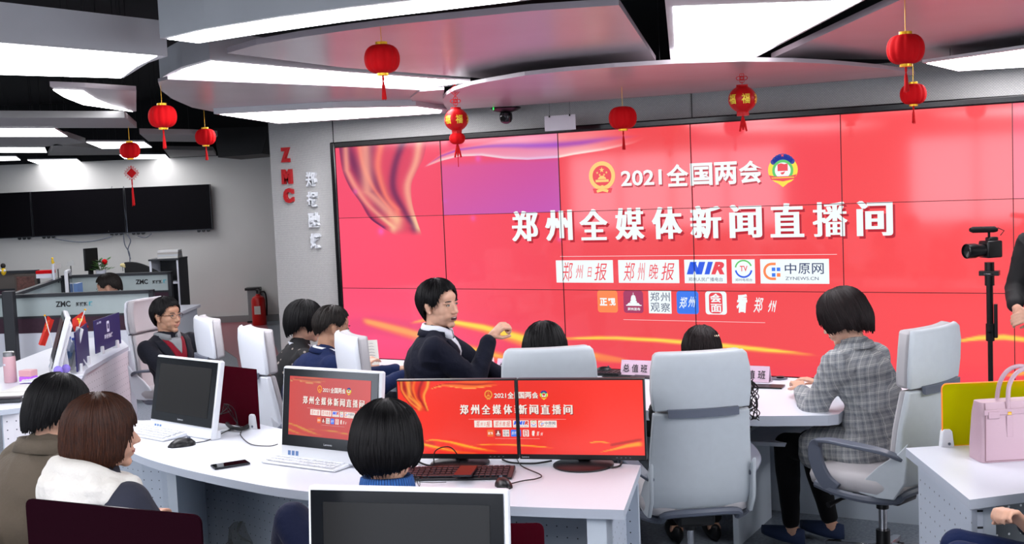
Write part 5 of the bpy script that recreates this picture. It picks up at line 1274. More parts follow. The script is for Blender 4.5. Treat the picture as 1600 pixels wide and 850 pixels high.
def flag(label, base, tip, quad, kind):
    a = at_z(base[0], base[1]+16, .755); b_ = at_d(*tip); t = thing('desk_flag', label, 'flag', a, 0, 'small red flags on the desk')
    MB().cyl((0, 0, 0), b_-a, .003, n=8).build('stick', mat('white stick', '#d8d8d8', .4), t); MB().ell(b_-a, .008).build('finial', M_GOLD, t)
    MB().lathe([(0, 0), (.035, 0), (.03, .012), (0, .014)], (0, 0, -.004)).build('stand', M_GOLD, t)
    Q = [at_d(*q)-a for q in quad]; g = MB(); n = 8; vs = []
    def P(u, v): 
        p = (Q[0]*(1-u)+Q[1]*u)*(1-v)+(Q[3]*(1-u)+Q[2]*u)*v; return p+FF*(.010*math.sin(u*7+v*2))
    for th in (0, .0012): vs += [P(i/n, j/n)+FF*th for j in range(n+1) for i in range(n+1)]
    k = (n+1)**2; fs = [(j*(n+1)+i, j*(n+1)+i+1, (j+1)*(n+1)+i+1, (j+1)*(n+1)+i) for j in range(n) for i in range(n)]; fs += [tuple(x+k for x in f[::-1]) for f in fs]
    g.add(vs, fs).build('cloth', M_FLAG, t, smooth=60)
    g = MB()
    if kind == 'stars':
        for cx, cy, r in ((.22, .25, .11), (.42, .12, .045), (.5, .22, .045), (.5, .36, .045), (.42, .46, .045)):
            pts = [(cx+(r if i % 2 == 0 else r*.4)*math.sin(i*PI/5), cy-(r if i % 2 == 0 else r*.4)*math.cos(i*PI/5)*1.2) for i in range(10)]
            g.add([P(x, y)-FF*.003 for x, y in pts], [tuple(range(10))])
    else:
        v, f, a_ = glyph('☭', .02); g.add([P(.12+p[0]*.40, .62-p[1]*.48)-FF*.003 for p in v], f)
    g.build('emblem', M_YEL, t, smooth=0)
    return t
flag('small red flag with yellow stars hanging behind the white computer', (92, 560, 8.3), (70, 493, 8.3), ((74, 494, 8.3), (84, 500, 8.32), (70, 541, 8.32), (59, 538, 8.3)), 'stars')
flag('small red flag with yellow hammer emblem beside the blue boards', (100, 560, 8.4), (133, 484, 8.4), ((129, 487, 8.4), (138, 511, 8.42), (118, 527, 8.42), (112, 499, 8.4)), 'hammer')
M_BLUE = mat('deep blue print', '#150f58', .4); M_WPR = mat('white print', '#d8dcf0', .5)
def board(label, a, b, h, txt=True):
    a, b = Vector(a), Vector(b); L = (b-a).length; rz = math.atan2((b-a).y, (b-a).x); t = thing('desk_screen', label, 'desk screen', (a+b)/2, rz, 'deep blue printed boards')
    MB().box((0, 0, h/2+.02), (L, .008, h)).build('sheet', M_BLUE, t, smooth=0)
    for s in (-.3, .3): MB().prism([Vector((s*L+x, -.02, z)) for x, z in ((-.03, -.002), (.03, -.002), (.018, .06), (-.018, .06))], (0, .04, 0)).build('clamp', mat('white plastic'), t, bevel=.003)
    if txt:
        A = Flat(); A.rect('phone_icon', M_WPR, 1, -.03, h*.52, .03, h*.86, r=.01); A.rect('phone_icon', M_BLUE, 2, -.016, h*.62, .016, h*.78)
        A.text('lettering', M_WPR, 1, '郑报融媒', -.10, h*.33, .10, h*.47, bold=.02); A.text('lettering', M_WPR, 1, 'ZMC 郑报', -L*.42, h*.86, -L*.42+.10, h*.93, bold=.02)
        A.place(lambda x, y, hh: Vector((x, -.005-hh, y+.02)), t)
    return t
board('deep blue board with white phone symbol clamped on the flag desk edge', dl(150, 557), dl(189, 540), .25)
board('deep blue board seen almost edge on beside the flags', dl(121, 586), dl(140, 566), .27, False)
def globe(t):
    MB().lathe([(0, 0), (.028, 0), (.03, .018), (.024, .034), (0, .036)]).build('base', mat('white plastic'), t); MB().ell((0, 0, .06), .030).build('globe', mat('violet glass', '#8a78e0', .08, alpha=.75), t); MB().ell((0, 0, .052), (.012, .012, .012)).build('figure', mat('yellow print'), t)
item('snow_globe', 'violet snow globe under the blue boards', 'ornament', 104, 590, 7.75, globe)
item('snow_globe', 'second violet globe between flask desk frame and blue board', 'ornament', 92, 593, 7.6, globe)
def bottle(t):
    MB().lathe([(0, 0), (.032, 0), (.034, .01), (.034, .13), (.015, .17), (.015, .185), (0, .185)]).build('bottle', mat('clear bluish plastic', '#a8b8d8', .1, alpha=.55), t); MB().lathe([(.0, .185), (.017, .185), (.017, .20), (0, .2)]).build('cap', mat('blue cap', '#3858c0', .4), t); MB().lathe([(.0345, .05), (.0348, .05), (.0348, .10), (.0345, .10)]).build('wrap_label', mat('blue sticker'), t)
item('water_bottle', 'clear plastic water bottle between flag and blue board', 'bottle', 110, 570, 8.2, bottle)
item('water_bottle', 'clear plastic water bottle close against the edge on blue board', 'bottle', 119, 572, 8.15, bottle)
def leaf(t):
    MB().ell((0, 0, .20), (.045, .006, .022), Matrix.Rotation(-.3, 3, 'Y')).build('leaf', mat('green leaf'), t); MB().tube([(0, 0, 0), (.01, 0, .1), (0, 0, .2)], .003, 6).build('stem', mat('green stem'), t); MB().lathe([(0, 0), (.03, 0), (.03, .07), (.026, .07), (.024, .01), (0, .01)]).build('vase', mat('clear bluish plastic'), t)
item('potted_plant', 'single green leaf in a clear vase between the flags', 'plant', 104, 562, 8.5, leaf)

# ---------------------------------------------------------------- video camera on a monopod
c = at_d(1546, 425, 7.5); foot = Vector((c.x, c.y, 0)); t = thing('camera_stand', 'black monopod with fluid head standing before the display', 'tripod', foot, 0)
zt = at_d(1540, 405, 7.5).z
MB().cyl((0, 0, .03), (0, 0, zt-.5), .016).cyl((0, 0, zt-.5), (0, 0, zt-.16), .021).build('pole', M_BLACKP, t)
for z in (.45, .85, zt-.5): MB().cyl((0, 0, z-.03), (0, 0, z+.03), .027, n=14).build('collar', M_BLACKP, t)
MB().box((.035, 0, zt-.40), (.022, .03, .22)).build('lever_grip', M_BLACKP, t, bevel=.005)
MB().cyl((0, 0, zt-.17), (0, 0, zt-.02), .030).box((0, 0, zt-.09), (.12, .07, .03)).build('fluid_head', M_BLACKP, t)
MB().cyl((0, 0, zt-.095), (0, 0, zt-.09), .046).build('level_ring', M_CHROME, t)
for k in range(3):
    a = k*2*PI/3; MB().tube([(0, 0, .06), (.22*math.cos(a), .22*math.sin(a), .012)], .010, 8).build('leg', M_BLACKP, t)
t = thing('video_camera', 'black camera with lens turned to the seated group and small microphone on top', 'camera', (foot.x, foot.y, zt), ang_of(-.95, -.25))
MB().box((0, -.01, .065), (.10, .11, .11)).box((0, -.02, .128), (.05, .07, .03)).box((.045, -.01, .06), (.03, .10, .10)).build('body', M_BLACKP, t, bevel=.01)
MB().lathe([(.0, 0), (.040, 0), (.042, .05), (.048, .07), (.048, .13), (.043, .135), (.040, .12), (0, .11)]).xf(Matrix.Translation((0, .04, .06)) @ Matrix.Rotation(-PI/2, 4, 'X')).build('lens', mat('lens barrel', '#101114', .3), t)
MB().tube([(0, -.06, .185), (0, -.04, .19), (0, .12, .195), (0, .14, .195)], [.012, .020, .020, .012], 12).cyl((0, 0, .13), (0, 0, .19), .008).build('microphone', mat('black foam', '#0e0e10', .9), t)
MB().tube([(-.02, -.07, .15), (-.03, -.09, .18), (-.02, -.05, .20)], .003, 6).build('lead', M_CABLE, t)
# plastic bag and near chair frame at the lower edge
o = thing('plastic_bag', 'crumpled grey translucent plastic bag on the floor under the desk', 'bag', at_z(395, 868, .10), 0); b = MB(); random.seed(4)
rings = []
for i in range(8):
    z = .02+.32*i/7; R_ = .11*math.sin(.5+i*.36)+.02; rings.append([Vector((R_*(1+random.uniform(-.3, .3))*math.cos(a), R_*(1+random.uniform(-.3, .3))*math.sin(a), z)) for a in [2*PI*k/14 for k in range(14)]])
b.loft(rings).build('bag', mat('grey film', '#8a8c88', .3, alpha=.5), o, smooth=0); MB().tube(smooth_pts([(-.03, 0, .33), (-.05, .01, .42), (.02, 0, .44), (.03, 0, .34)], 5), .006, 6).build('handles', mat('grey film'), o)
o.location.z = .003
t = thing('mesh_chair', 'grey framed mesh chair back at the lower corner behind the brown vest', 'chair', gp(6, 3.93), ang_of(.62, .80))
M_CFR = mat('light grey frame', '#9aa2a8', .4)
MB().tube(smooth_pts([(-.22, -.22, .52), (-.235, -.25, .75), (-.21, -.27, .90), (.21, -.27, .90), (.235, -.25, .75), (.22, -.22, .52), (-.22, -.22, .52)], 5), .020, 8).build('back_frame', M_CFR, t)
MB().prism([Vector(p) for p in ((-.21, -.225, .53), (.21, -.225, .53), (.215, -.262, .89), (-.215, -.262, .89))], (0, .006, 0)).build('mesh_back', mat('dark mesh', '#2e3338', .8), t, smooth=0)
rings = [[Vector((x*k, y*k, z)) for x, y in rrect(.24, .23, .08)] for z, k in ((.43, .9), (.45, 1), (.49, 1), (.505, .9))]
MB().loft(rings).build('seat', mat('dark mesh'), t, smooth=60)
for s in (-1, 1): MB().tube(smooth_pts([(s*.235, -.20, .44), (s*.27, -.10, .56), (s*.27, .0, .68), (s*.27, .12, .68)], 4), .018, 8).build('armrest', M_CFR, t)
MB().cyl((0, 0, .08), (0, 0, .43), .025).build('column', M_BLACKP, t)
for k in range(5): a = k*2*PI/5; MB().tube([(0, 0, .09), (.28*math.cos(a), .28*math.sin(a), .035)], [.024, .016], 8).build('base_leg', M_BLACKP, t)
# ---------------------------------------------------------------- people
from mathutils import noise as mnoise
X_, Y_, Z_ = Vector((1, 0, 0)), Vector((0, 1, 0)), Vector((0, 0, 1))
def blob(elems, voxel, smooth_it=4, n=14):
    """one continuous skin over tapered capsules and ellipsoids"""
    b = MB()
    for e in elems:
        if e[0] == 'c':
            _, p, q, r1, r2 = e; p = Vector(p); q = Vector(q)
            b.ell(p, r1, n=n, k=8); b.ell(q, r2, n=n, k=8)
            if (q-p).length > 1e-4: b.tube([p, q], [r1, r2], n)
        else:
            b.ell(e[1], e[2], e[3] if len(e) > 3 else None, n=n+4, k=12)
    me = b.mesh('blob'); o = bpy.data.objects.new('blob', me); COL.objects.link(o)
    m = o.modifiers.new('r', 'REMESH'); m.mode = 'VOXEL'; m.voxel_size = voxel; m.adaptivity = 0
    s = o.modifiers.new('s', 'SMOOTH'); s.factor = .5; s.iterations = smooth_it
    dg = bpy.context.evaluated_depsgraph_get(); me2 = bpy.data.meshes.new_from_object(o.evaluated_get(dg))
    bpy.data.objects.remove(o); bpy.data.meshes.remove(me)
    return me2
def displace(me, fn):
    nv = len(me.vertices); co = np.empty(nv*3); me.vertices.foreach_get('co', co); co = co.reshape(-1, 3)
    no = np.empty(nv*3); me.vertices.foreach_get('normal', no); no = no.reshape(-1, 3)
    d = np.array([fn(Vector(c)) for c in co]); me.vertices.foreach_set('co', (co+no*d[:, None]).ravel()); me.update()
def add_mesh(name, me, m, parent, smooth=True, off=None):
    if off is not None: me.transform(Matrix.Translation(-off))
    me.name = name; me.materials.clear(); me.materials.append(m)
    if smooth: me.polygons.foreach_set('use_smooth', [True]*len(me.polygons))
    o = bpy.data.objects.new(name, me); COL.objects.link(o); o.parent = parent; return o
def skin(name, col):
    m = mat(name, col, .48, noise=(18, .05)); b = m.node_tree.nodes['Principled BSDF']
    b.inputs['Subsurface Weight'].default_value = .12; b.inputs['Subsurface Scale'].default_value = .02; b.inputs['Subsurface Radius'].default_value = (1, .4, .25)
    return m
M_SKIN = skin('skin', '#c99a82'); M_SKINL = skin('pale skin', '#cfa189'); M_SKIND = skin('tan skin', '#b58a70')
M_LIP = mat('lips', '#a8695e', .5); M_EYEW = mat('eye white', '#b8b0a8', .5, spec=.2); M_IRIS = mat('dark iris', '#140c08', .35); M_BROW = mat('brow hair', '#15110f', .7); M_MOUTH = mat('inside of mouth', '#3a1414', .5); M_TEETH = mat('teeth', '#cfc8be', .4)
def hair_mat(name, col, col2, rough=.46):
    m = bpy.data.materials.new(name); m.use_nodes = True; nt = m.node_tree; b = nt.nodes['Principled BSDF']; L = nt.links.new
    uv = nt.nodes.new('ShaderNodeUVMap'); uv.uv_map = 'UV'; mp = nt.nodes.new('ShaderNodeMapping'); mp.inputs['Scale'].default_value = (55, 1.6, 1)
    n = nt.nodes.new('ShaderNodeTexNoise'); n.inputs['Scale'].default_value = 2.2; n.inputs['Detail'].default_value = 6; n.inputs['Roughness'].default_value = .7
    L(uv.outputs[0], mp.inputs[0]); L(mp.outputs[0], n.inputs['Vector'])
    cr = nt.nodes.new('ShaderNodeValToRGB'); cr.color_ramp.elements[0].position = .35; cr.color_ramp.elements[1].position = .72
    cr.color_ramp.elements[0].color = (*lin(col), 1); cr.color_ramp.elements[1].color = (*lin(col2), 1)
    L(n.outputs['Fac'], cr.inputs[0]); L(cr.outputs[0], b.inputs['Base Color']); b.inputs['Roughness'].default_value = rough; b.inputs['Specular IOR Level'].default_value = .2
    bp = nt.nodes.new('ShaderNodeBump'); bp.inputs['Strength'].default_value = .7; bp.inputs['Distance'].default_value = .004
    L(n.outputs['Fac'], bp.inputs['Height']); L(bp.outputs[0], b.inputs['Normal'])
    return m
M_HBLK = hair_mat('black hair', '#040305', '#0d0c0e'); M_HBRN = hair_mat('brown hair', '#1a0c08', '#4a2818'); M_HDBR = hair_mat('dark brown hair', '#090505', '#221314'); M_HGRY = hair_mat('black hair thinning at the crown', '#0c0a0a', '#2c2622')
def cloth_mat(name, col, rough=.8, scale=60, bump=.25, spec=.2, noise_=.06):
    m = mat(name, col, rough, spec=spec, noise=(9, noise_), bump=(scale, bump), sheen=.03); return m
def plaid(name):
    m = bpy.data.materials.new(name); m.use_nodes = True; nt = m.node_tree; b = nt.nodes['Principled BSDF']; L = nt.links.new; b.inputs['Roughness'].default_value = .85
    tc = nt.nodes.new('ShaderNodeTexCoord'); mp = nt.nodes.new('ShaderNodeMapping'); mp.inputs['Rotation'].default_value = (0, .12, .5); L(tc.outputs['Object'], mp.inputs[0])
    sp = nt.nodes.new('ShaderNodeSeparateXYZ'); L(mp.outputs[0], sp.inputs[0])
    def mth(op, a, v=None, w=None):
        n = nt.nodes.new('ShaderNodeMath'); n.operation = op
        for i, x in enumerate((a, v, w)):
            if x is None: continue
            if isinstance(x, (int, float)): n.inputs[i].default_value = x
            else: L(x, n.inputs[i])
        return n.outputs[0]
    def line(src, pitch, wd, ph=0.): return mth('LESS_THAN', mth('FRACT', mth('ADD', mth('DIVIDE', src, pitch), ph)), wd)
    xs = mth('ADD', sp.outputs[0], mth('MULTIPLY', sp.outputs[1], .35)); z = sp.outputs[2]
    g1 = mth('MULTIPLY', mth('ADD', line(xs, .036, .07), line(z, .042, .06)), .26)
    g1b = mth('MULTIPLY', mth('ADD', line(xs, .036, .06, .18), line(z, .042, .05, .16)), .18)
    g2 = mth('MULTIPLY', mth('ADD', line(xs, .036, .35, .45), line(z, .042, .35, .5)), -.09)
    n = nt.nodes.new('ShaderNodeTexNoise'); n.inputs['Scale'].default_value = 420; L(tc.outputs['Object'], n.inputs['Vector'])
    tot = mth('ADD', mth('ADD', mth('ADD', g1, g1b), g2), mth('MULTIPLY', n.outputs['Fac'], .42))
    cr = nt.nodes.new('ShaderNodeValToRGB'); cr.color_ramp.elements[0].color = (*lin('#636871'), 1); cr.color_ramp.elements[1].color = (*lin('#d0d0cc'), 1); cr.color_ramp.elements[1].position = .75
    L(tot, cr.inputs[0]); L(cr.outputs[0], b.inputs['Base Color'])
    bp = nt.nodes.new('ShaderNodeBump'); bp.inputs['Strength'].default_value = .25; bp.inputs['Distance'].default_value = .002; L(n.outputs['Fac'], bp.inputs['Height']); L(bp.outputs[0], b.inputs['Normal'])
    return m
def dotted(name, base, dot):
    m = bpy.data.materials.new(name); m.use_nodes = True; nt = m.node_tree; b = nt.nodes['Principled BSDF']; L = nt.links.new; b.inputs['Roughness'].default_value = .8
    tc = nt.nodes.new('ShaderNodeTexCoord'); v = nt.nodes.new('ShaderNodeTexVoronoi'); v.inputs['Scale'].default_value = 17; L(tc.outputs['Object'], v.inputs['Vector'])
    lt = nt.nodes.new('ShaderNodeMath'); lt.operation = 'LESS_THAN'; lt.inputs[1].default_value = .16; L(v.outputs['Distance'], lt.inputs[0])
    mx = nt.nodes.new('ShaderNodeMix'); mx.data_type = 'RGBA'; mx.inputs[6].default_value = (*lin(base), 1); mx.inputs[7].default_value = (*lin(dot), 1); L(lt.outputs[0], mx.inputs[0]); L(mx.outputs[2], b.inputs['Base Color'])
    return m
def rib_mat(name, col, dark, pitch=160):
    m = bpy.data.materials.new(name); m.use_nodes = True; nt = m.node_tree; b = nt.nodes['Principled BSDF']; L = nt.links.new; b.inputs['Roughness'].default_value = .9
    tc = nt.nodes.new('ShaderNodeTexCoord'); sp = nt.nodes.new('ShaderNodeSeparateXYZ'); L(tc.outputs['Object'], sp.inputs[0])
    at = nt.nodes.new('ShaderNodeMath'); at.operation = 'ARCTAN2'; L(sp.outputs[0], at.inputs[0]); L(sp.outputs[1], at.inputs[1])
    s = nt.nodes.new('ShaderNodeMath'); s.operation = 'MULTIPLY'; s.inputs[1].default_value = pitch/2; L(at.outputs[0], s.inputs[0])
    s2 = nt.nodes.new('ShaderNodeMath'); s2.operation = 'SINE'; L(s.outputs[0], s2.inputs[0])
    mr = nt.nodes.new('ShaderNodeMapRange'); mr.inputs[1].default_value = -1; L(s2.outputs[0], mr.inputs[0])
    mx = nt.nodes.new('ShaderNodeMix'); mx.data_type = 'RGBA'; mx.inputs[6].default_value = (*lin(dark), 1); mx.inputs[7].default_value = (*lin(col), 1); L(mr.outputs[0], mx.inputs[0]); L(mx.outputs[2], b.inputs['Base Color'])
    bp = nt.nodes.new('ShaderNodeBump'); bp.inputs['Strength'].default_value = .6; bp.inputs['Distance'].default_value = .004; L(mr.outputs[0], bp.inputs['Height']); L(bp.outputs[0], b.inputs['Normal'])
    return m

def ik(a, b, l1, l2, hint):
    a, b = Vector(a), Vector(b); d = b-a; L = min(d.length, (l1+l2)*.995); d.normalize(); b = a+d*L
    x = (l1*l1-l2*l2+L*L)/(2*L); h = math.sqrt(max(l1*l1-x*x, 0)); hv = Vector(hint)-d*Vector(hint).dot(d); hv.normalize()
    return a+d*x+hv*h, b
def hand_elems(w, d, nrm, side, curl=.35, s=1.0, spread=.06, thumb=.5, point=None):
    """w wrist, d hand direction, nrm palm normal (towards the palm side), side +1/-1 = where the thumb is along lateral"""
    d = Vector(d).normalized(); nrm = Vector(nrm); nrm = (nrm-d*nrm.dot(d)).normalized(); lat = d.cross(nrm).normalized()*side
    E = []
    pal = .088*s
    for k in range(4):
        o = (1.5-k)*.019*s; E.append(('c', w+d*.012*s+lat*o*.6, w+d*pal+lat*o, .0125*s, .0098*s))
    E.append(('c', w-d*.02*s, w+d*.03*s, .022*s, .020*s))
    E.append(('e', w+d*.045*s, (.036*s, .046*s, .0135*s), Matrix((lat, d, nrm)).transposed()))
    for k, ln in enumerate((.92, 1.0, .94, .75)):
        o = (1.5-k)*.0195*s; p = w+d*pal+lat*o; c = curl if not (point is not None and k == point) else .05; ang = c*.9; dd = d
        for j, (sl, r) in enumerate(((.042, .0088), (.026, .0078), (.020, .0070))):
            ca = math.cos(ang); sa = math.sin(ang); dj = (d*ca+nrm*sa+lat*spread*(1.5-k)*.5*(1-c)).normalized(); q = p+dj*sl*ln*s
            E.append(('c', p, q, r*1.08*s, r*s)); p = q; ang += c*1.55
    p = w+d*.022*s+lat*.026*s; td = (d*(.75)+lat*(.75-.6*curl*thumb)+nrm*(.25+.75*curl)).normalized(); q = p+td*.040*s
    E.append(('c', p, q, .0135*s, .0105*s)); td2 = (d*.9+lat*(.2-.9*curl*thumb)+nrm*(.25+.6*curl)).normalized(); q2 = q+td2*.030*s; E.append(('c', q, q2, .0105*s, .0095*s)); E.append(('c', q2, q2+td2*.022*s, .0092*s, .0078*s))
    return E
def head_elems(s=1.0, fem=False):
    E = [('e', (0, -.012, .030), (.074, .094, .086)), ('e', (0, .026, -.010), (.064, .064, .080)), ('e', (0, .030, -.065), (.050 if not fem else .044, .052, .040)),
         ('e', (0, .068, -.092), (.022, .020, .018)), ('e', (0, .062, .040), (.050, .022, .030)), ('e', (0, .072, .016), (.056, .014, .007)),
         ('c', (0, .086, .006), (0, .105, -.026), .0075, .0115), ('e', (.011, .095, -.031), (.0095, .010, .007)), ('e', (-.011, .095, -.031), (.0095, .010, .007)),
         ('e', (.036, .050, -.020), (.026, .030, .030)), ('e', (-.036, .050, -.020), (.026, .030, .030)), ('e', (.030, .048, -.046), (.026, .034, .030)), ('e', (-.030, .048, -.046), (.026, .034, .030)),
         ('e', (0, .084, -.053), (.026, .012, .009)), ('e', (0, .083, -.066), (.021, .012, .009)), ('e', (0, .074, -.045), (.028, .016, .014)),
         ('e', (.043, .010, -.058), (.016, .034, .030)), ('e', (-.043, .010, -.058), (.016, .034, .030))]
    for sd in (-1, 1):
        E += [('e', (sd*.076, -.006, -.006), (.007, .016, .027), Matrix.Rotation(sd*.25, 3, 'Z')), ('e', (sd*.081, -.012, .006), (.005, .013, .015), Matrix.Rotation(sd*.3, 3, 'Z')), ('e', (sd*.074, .002, -.030), (.008, .010, .010))]
    return [(e[0], Vector(e[1])*s, *( [tuple(x*s for x in e[2])]+list(e[3:]) if e[0] == 'e' else [Vector(e[2])*s, e[3]*s, e[4]*s])) for e in E]
def hair_mesh(hem, vol=.014, taper=.25, seed=0, jag=.006, sc=1.0, puff=0.0, nA=120, nS=30, ridge=.010, lump=.035, part=None, rz_=.092, locks=340, lock_over=.05):
    """hem(az in degrees, 0 = face) -> height where the hair ends"""
    rx, ry, rz = .077+vol, .097+vol, rz_+vol; zc = .026; yc = -.012
    vs = []; uv = []; rnd = random.Random(seed)
    for j in range(nS+1):
        t = j/nS
        for i in range(nA):
            az = 2*PI*i/nA; deg = (math.degrees(az)+180) % 360-180
            hz = hem(deg)+jag*mnoise.noise(Vector((math.cos(az)*9, math.sin(az)*9, seed)))*1.6+jag*.5*math.sin(i*2.4+seed)
            S = math.acos(max(-1, min(1, (hz-zc)/rz))) if hz > zc else PI/2+(zc-hz)/rz
            s = S*t**.9
            if s < PI/2: rr = math.sin(s); z = zc+rz*math.cos(s)
            else:
                q = (s-PI/2); z = zc-q*rz; rr = 1+puff*math.sin(min(q/1.3, 1)*PI)-taper*q*q
            f = 1+lump*mnoise.noise(Vector((math.cos(az)*2.2, math.sin(az)*2.2, s*1.4+seed)))*min(1, s)+ridge*mnoise.noise(Vector((math.cos(az)*14, math.sin(az)*14, s*.8+seed)))*min(1, s*1.5)
            if part is not None: f -= .05*math.exp(-((deg-part)/14)**2)*(1 if s < 1.2 else 0)
            vs.append(Vector((math.sin(az)*rx*rr*f, yc+math.cos(az)*ry*rr*f, z))*sc); uv.append((i/nA, s))
    fs = [(j*nA+i, j*nA+(i+1) % nA, (j+1)*nA+(i+1) % nA, (j+1)*nA+i) for j in range(nS) for i in range(nA)]
    def surf(az, s, off):
        if s < PI/2: rr = math.sin(s); z = zc+rz*math.cos(s)
        else: q = s-PI/2; z = zc-q*rz; rr = 1+puff*math.sin(min(q/1.3, 1)*PI)-taper*q*q
        f = 1+lump*mnoise.noise(Vector((math.cos(az)*2.2, math.sin(az)*2.2, s*1.4+seed)))*min(1, s)
        return Vector((math.sin(az)*(rx*rr*f+off*min(1, s)), yc+math.cos(az)*(ry*rr*f+off*min(1, s)), z+(off if s < 1 else 0)))*sc
    LV = []; LF = []; LU = []
    for q_ in range(locks):
        az = rnd.uniform(0, 2*PI); deg = (math.degrees(az)+180) % 360-180; hz = hem(deg)
        S = math.acos(max(-1, min(1, (hz-zc)/rz))) if hz > zc else PI/2+(zc-hz)/rz
        s0 = rnd.uniform(.05, .75)*S; s1 = S*rnd.uniform(.96, 1.0+lock_over); w_ = rnd.uniform(.018, .05); off = rnd.uniform(.0005, .0035); da = rnd.uniform(-.14, .14); b0 = len(LV)
        for i in range(9):
            t = i/8; s = s0+(s1-s0)*t; ww = w_*math.sin(PI*(.08+.87*t))**.6*(1-.55*t); a = az+da*t*t; o_ = off*math.sin(PI*min(1, .1+t))
            LV += [surf(a-ww, s, o_-.001), surf(a, s, o_+.0022), surf(a+ww, s, o_-.001)]; LU += [((az-ww)/(2*PI)+q_*.37, s), (az/(2*PI)+q_*.37, s), ((az+ww)/(2*PI)+q_*.37, s)]
        for i in range(8):
            for j in (0, 1): LF.append((b0+i*3+j, b0+(i+1)*3+j, b0+(i+1)*3+j+1, b0+i*3+j+1))
    k = len(vs); inner = [Vector((v.x*.90, yc*sc+(v.y-yc*sc)*.90, (v.z-zc*sc)*.93+zc*sc if v.z > zc*sc else v.z+.002)) for v in vs]
    fs += [tuple(x+k for x in f[::-1]) for f in fs]; J = nS*nA
    fs += [(J+i, J+(i+1) % nA, k+J+(i+1) % nA, k+J+i) for i in range(nA)]
    me = bpy.data.meshes.new('hair'); base_ = len(vs)+len(inner); fs += [tuple(x+base_ for x in f) for f in LF]; me.from_pydata([tuple(v) for v in vs+inner+LV], [], fs); u = me.uv_layers.new(name='UV')
    u2 = uv+uv+LU
    for p in me.polygons:
        q = [u2[me.loops[l].vertex_index] for l in p.loop_indices]; mx = max(a for a, _ in q)
        for l, (a, b) in zip(p.loop_indices, q): u.data[l].uv = (a+1 if (mx > .9 and a < .1 and mx <= 1) else a, b)
    b = bmesh.new(); b.from_mesh(me); bmesh.ops.remove_doubles(b, verts=b.verts, dist=1e-5); bmesh.ops.recalc_face_normals(b, faces=b.faces); b.to_mesh(me); b.free()
    return me
def lerp_tab(tab):
    def f(d):
        d = abs(d) if not any(k < 0 for k, _ in tab) else d
        return float(np.interp(d, [k for k, _ in tab], [v for _, v in tab]))
    return f
HEM_MAN = lerp_tab([(0, .082), (30, .078), (48, .062), (58, .030), (70, .012), (82, .026), (98, .030), (108, -.010), (125, -.045), (150, -.062), (180, -.068)])
HEM_CROP = lerp_tab([(0, .085), (35, .082), (50, .065), (60, .03), (72, .015), (85, .03), (100, .03), (115, -.01), (140, -.04), (180, -.05)])
HEM_BOWL = lerp_tab([(0, .035), (30, .030), (42, .005), (55, -.06), (80, -.075), (110, -.085), (150, -.098), (180, -.102)])
HEM_BOB = lerp_tab([(0, .040), (25, .030), (38, -.01), (48, -.10), (60, -.125), (110, -.13), (180, -.13)])
HEM_SHORTBOB = lerp_tab([(0, .045), (28, .04), (42, .01), (55, -.045), (75, -.05), (100, -.055), (130, -.085), (180, -.10)])
HEM_PIXIE = lerp_tab([(0, .040), (30, .035), (48, .005), (62, -.035), (75, -.050), (88, -.012), (100, -.020), (115, -.055), (150, -.080), (180, -.088)])
PEOPLE = {}
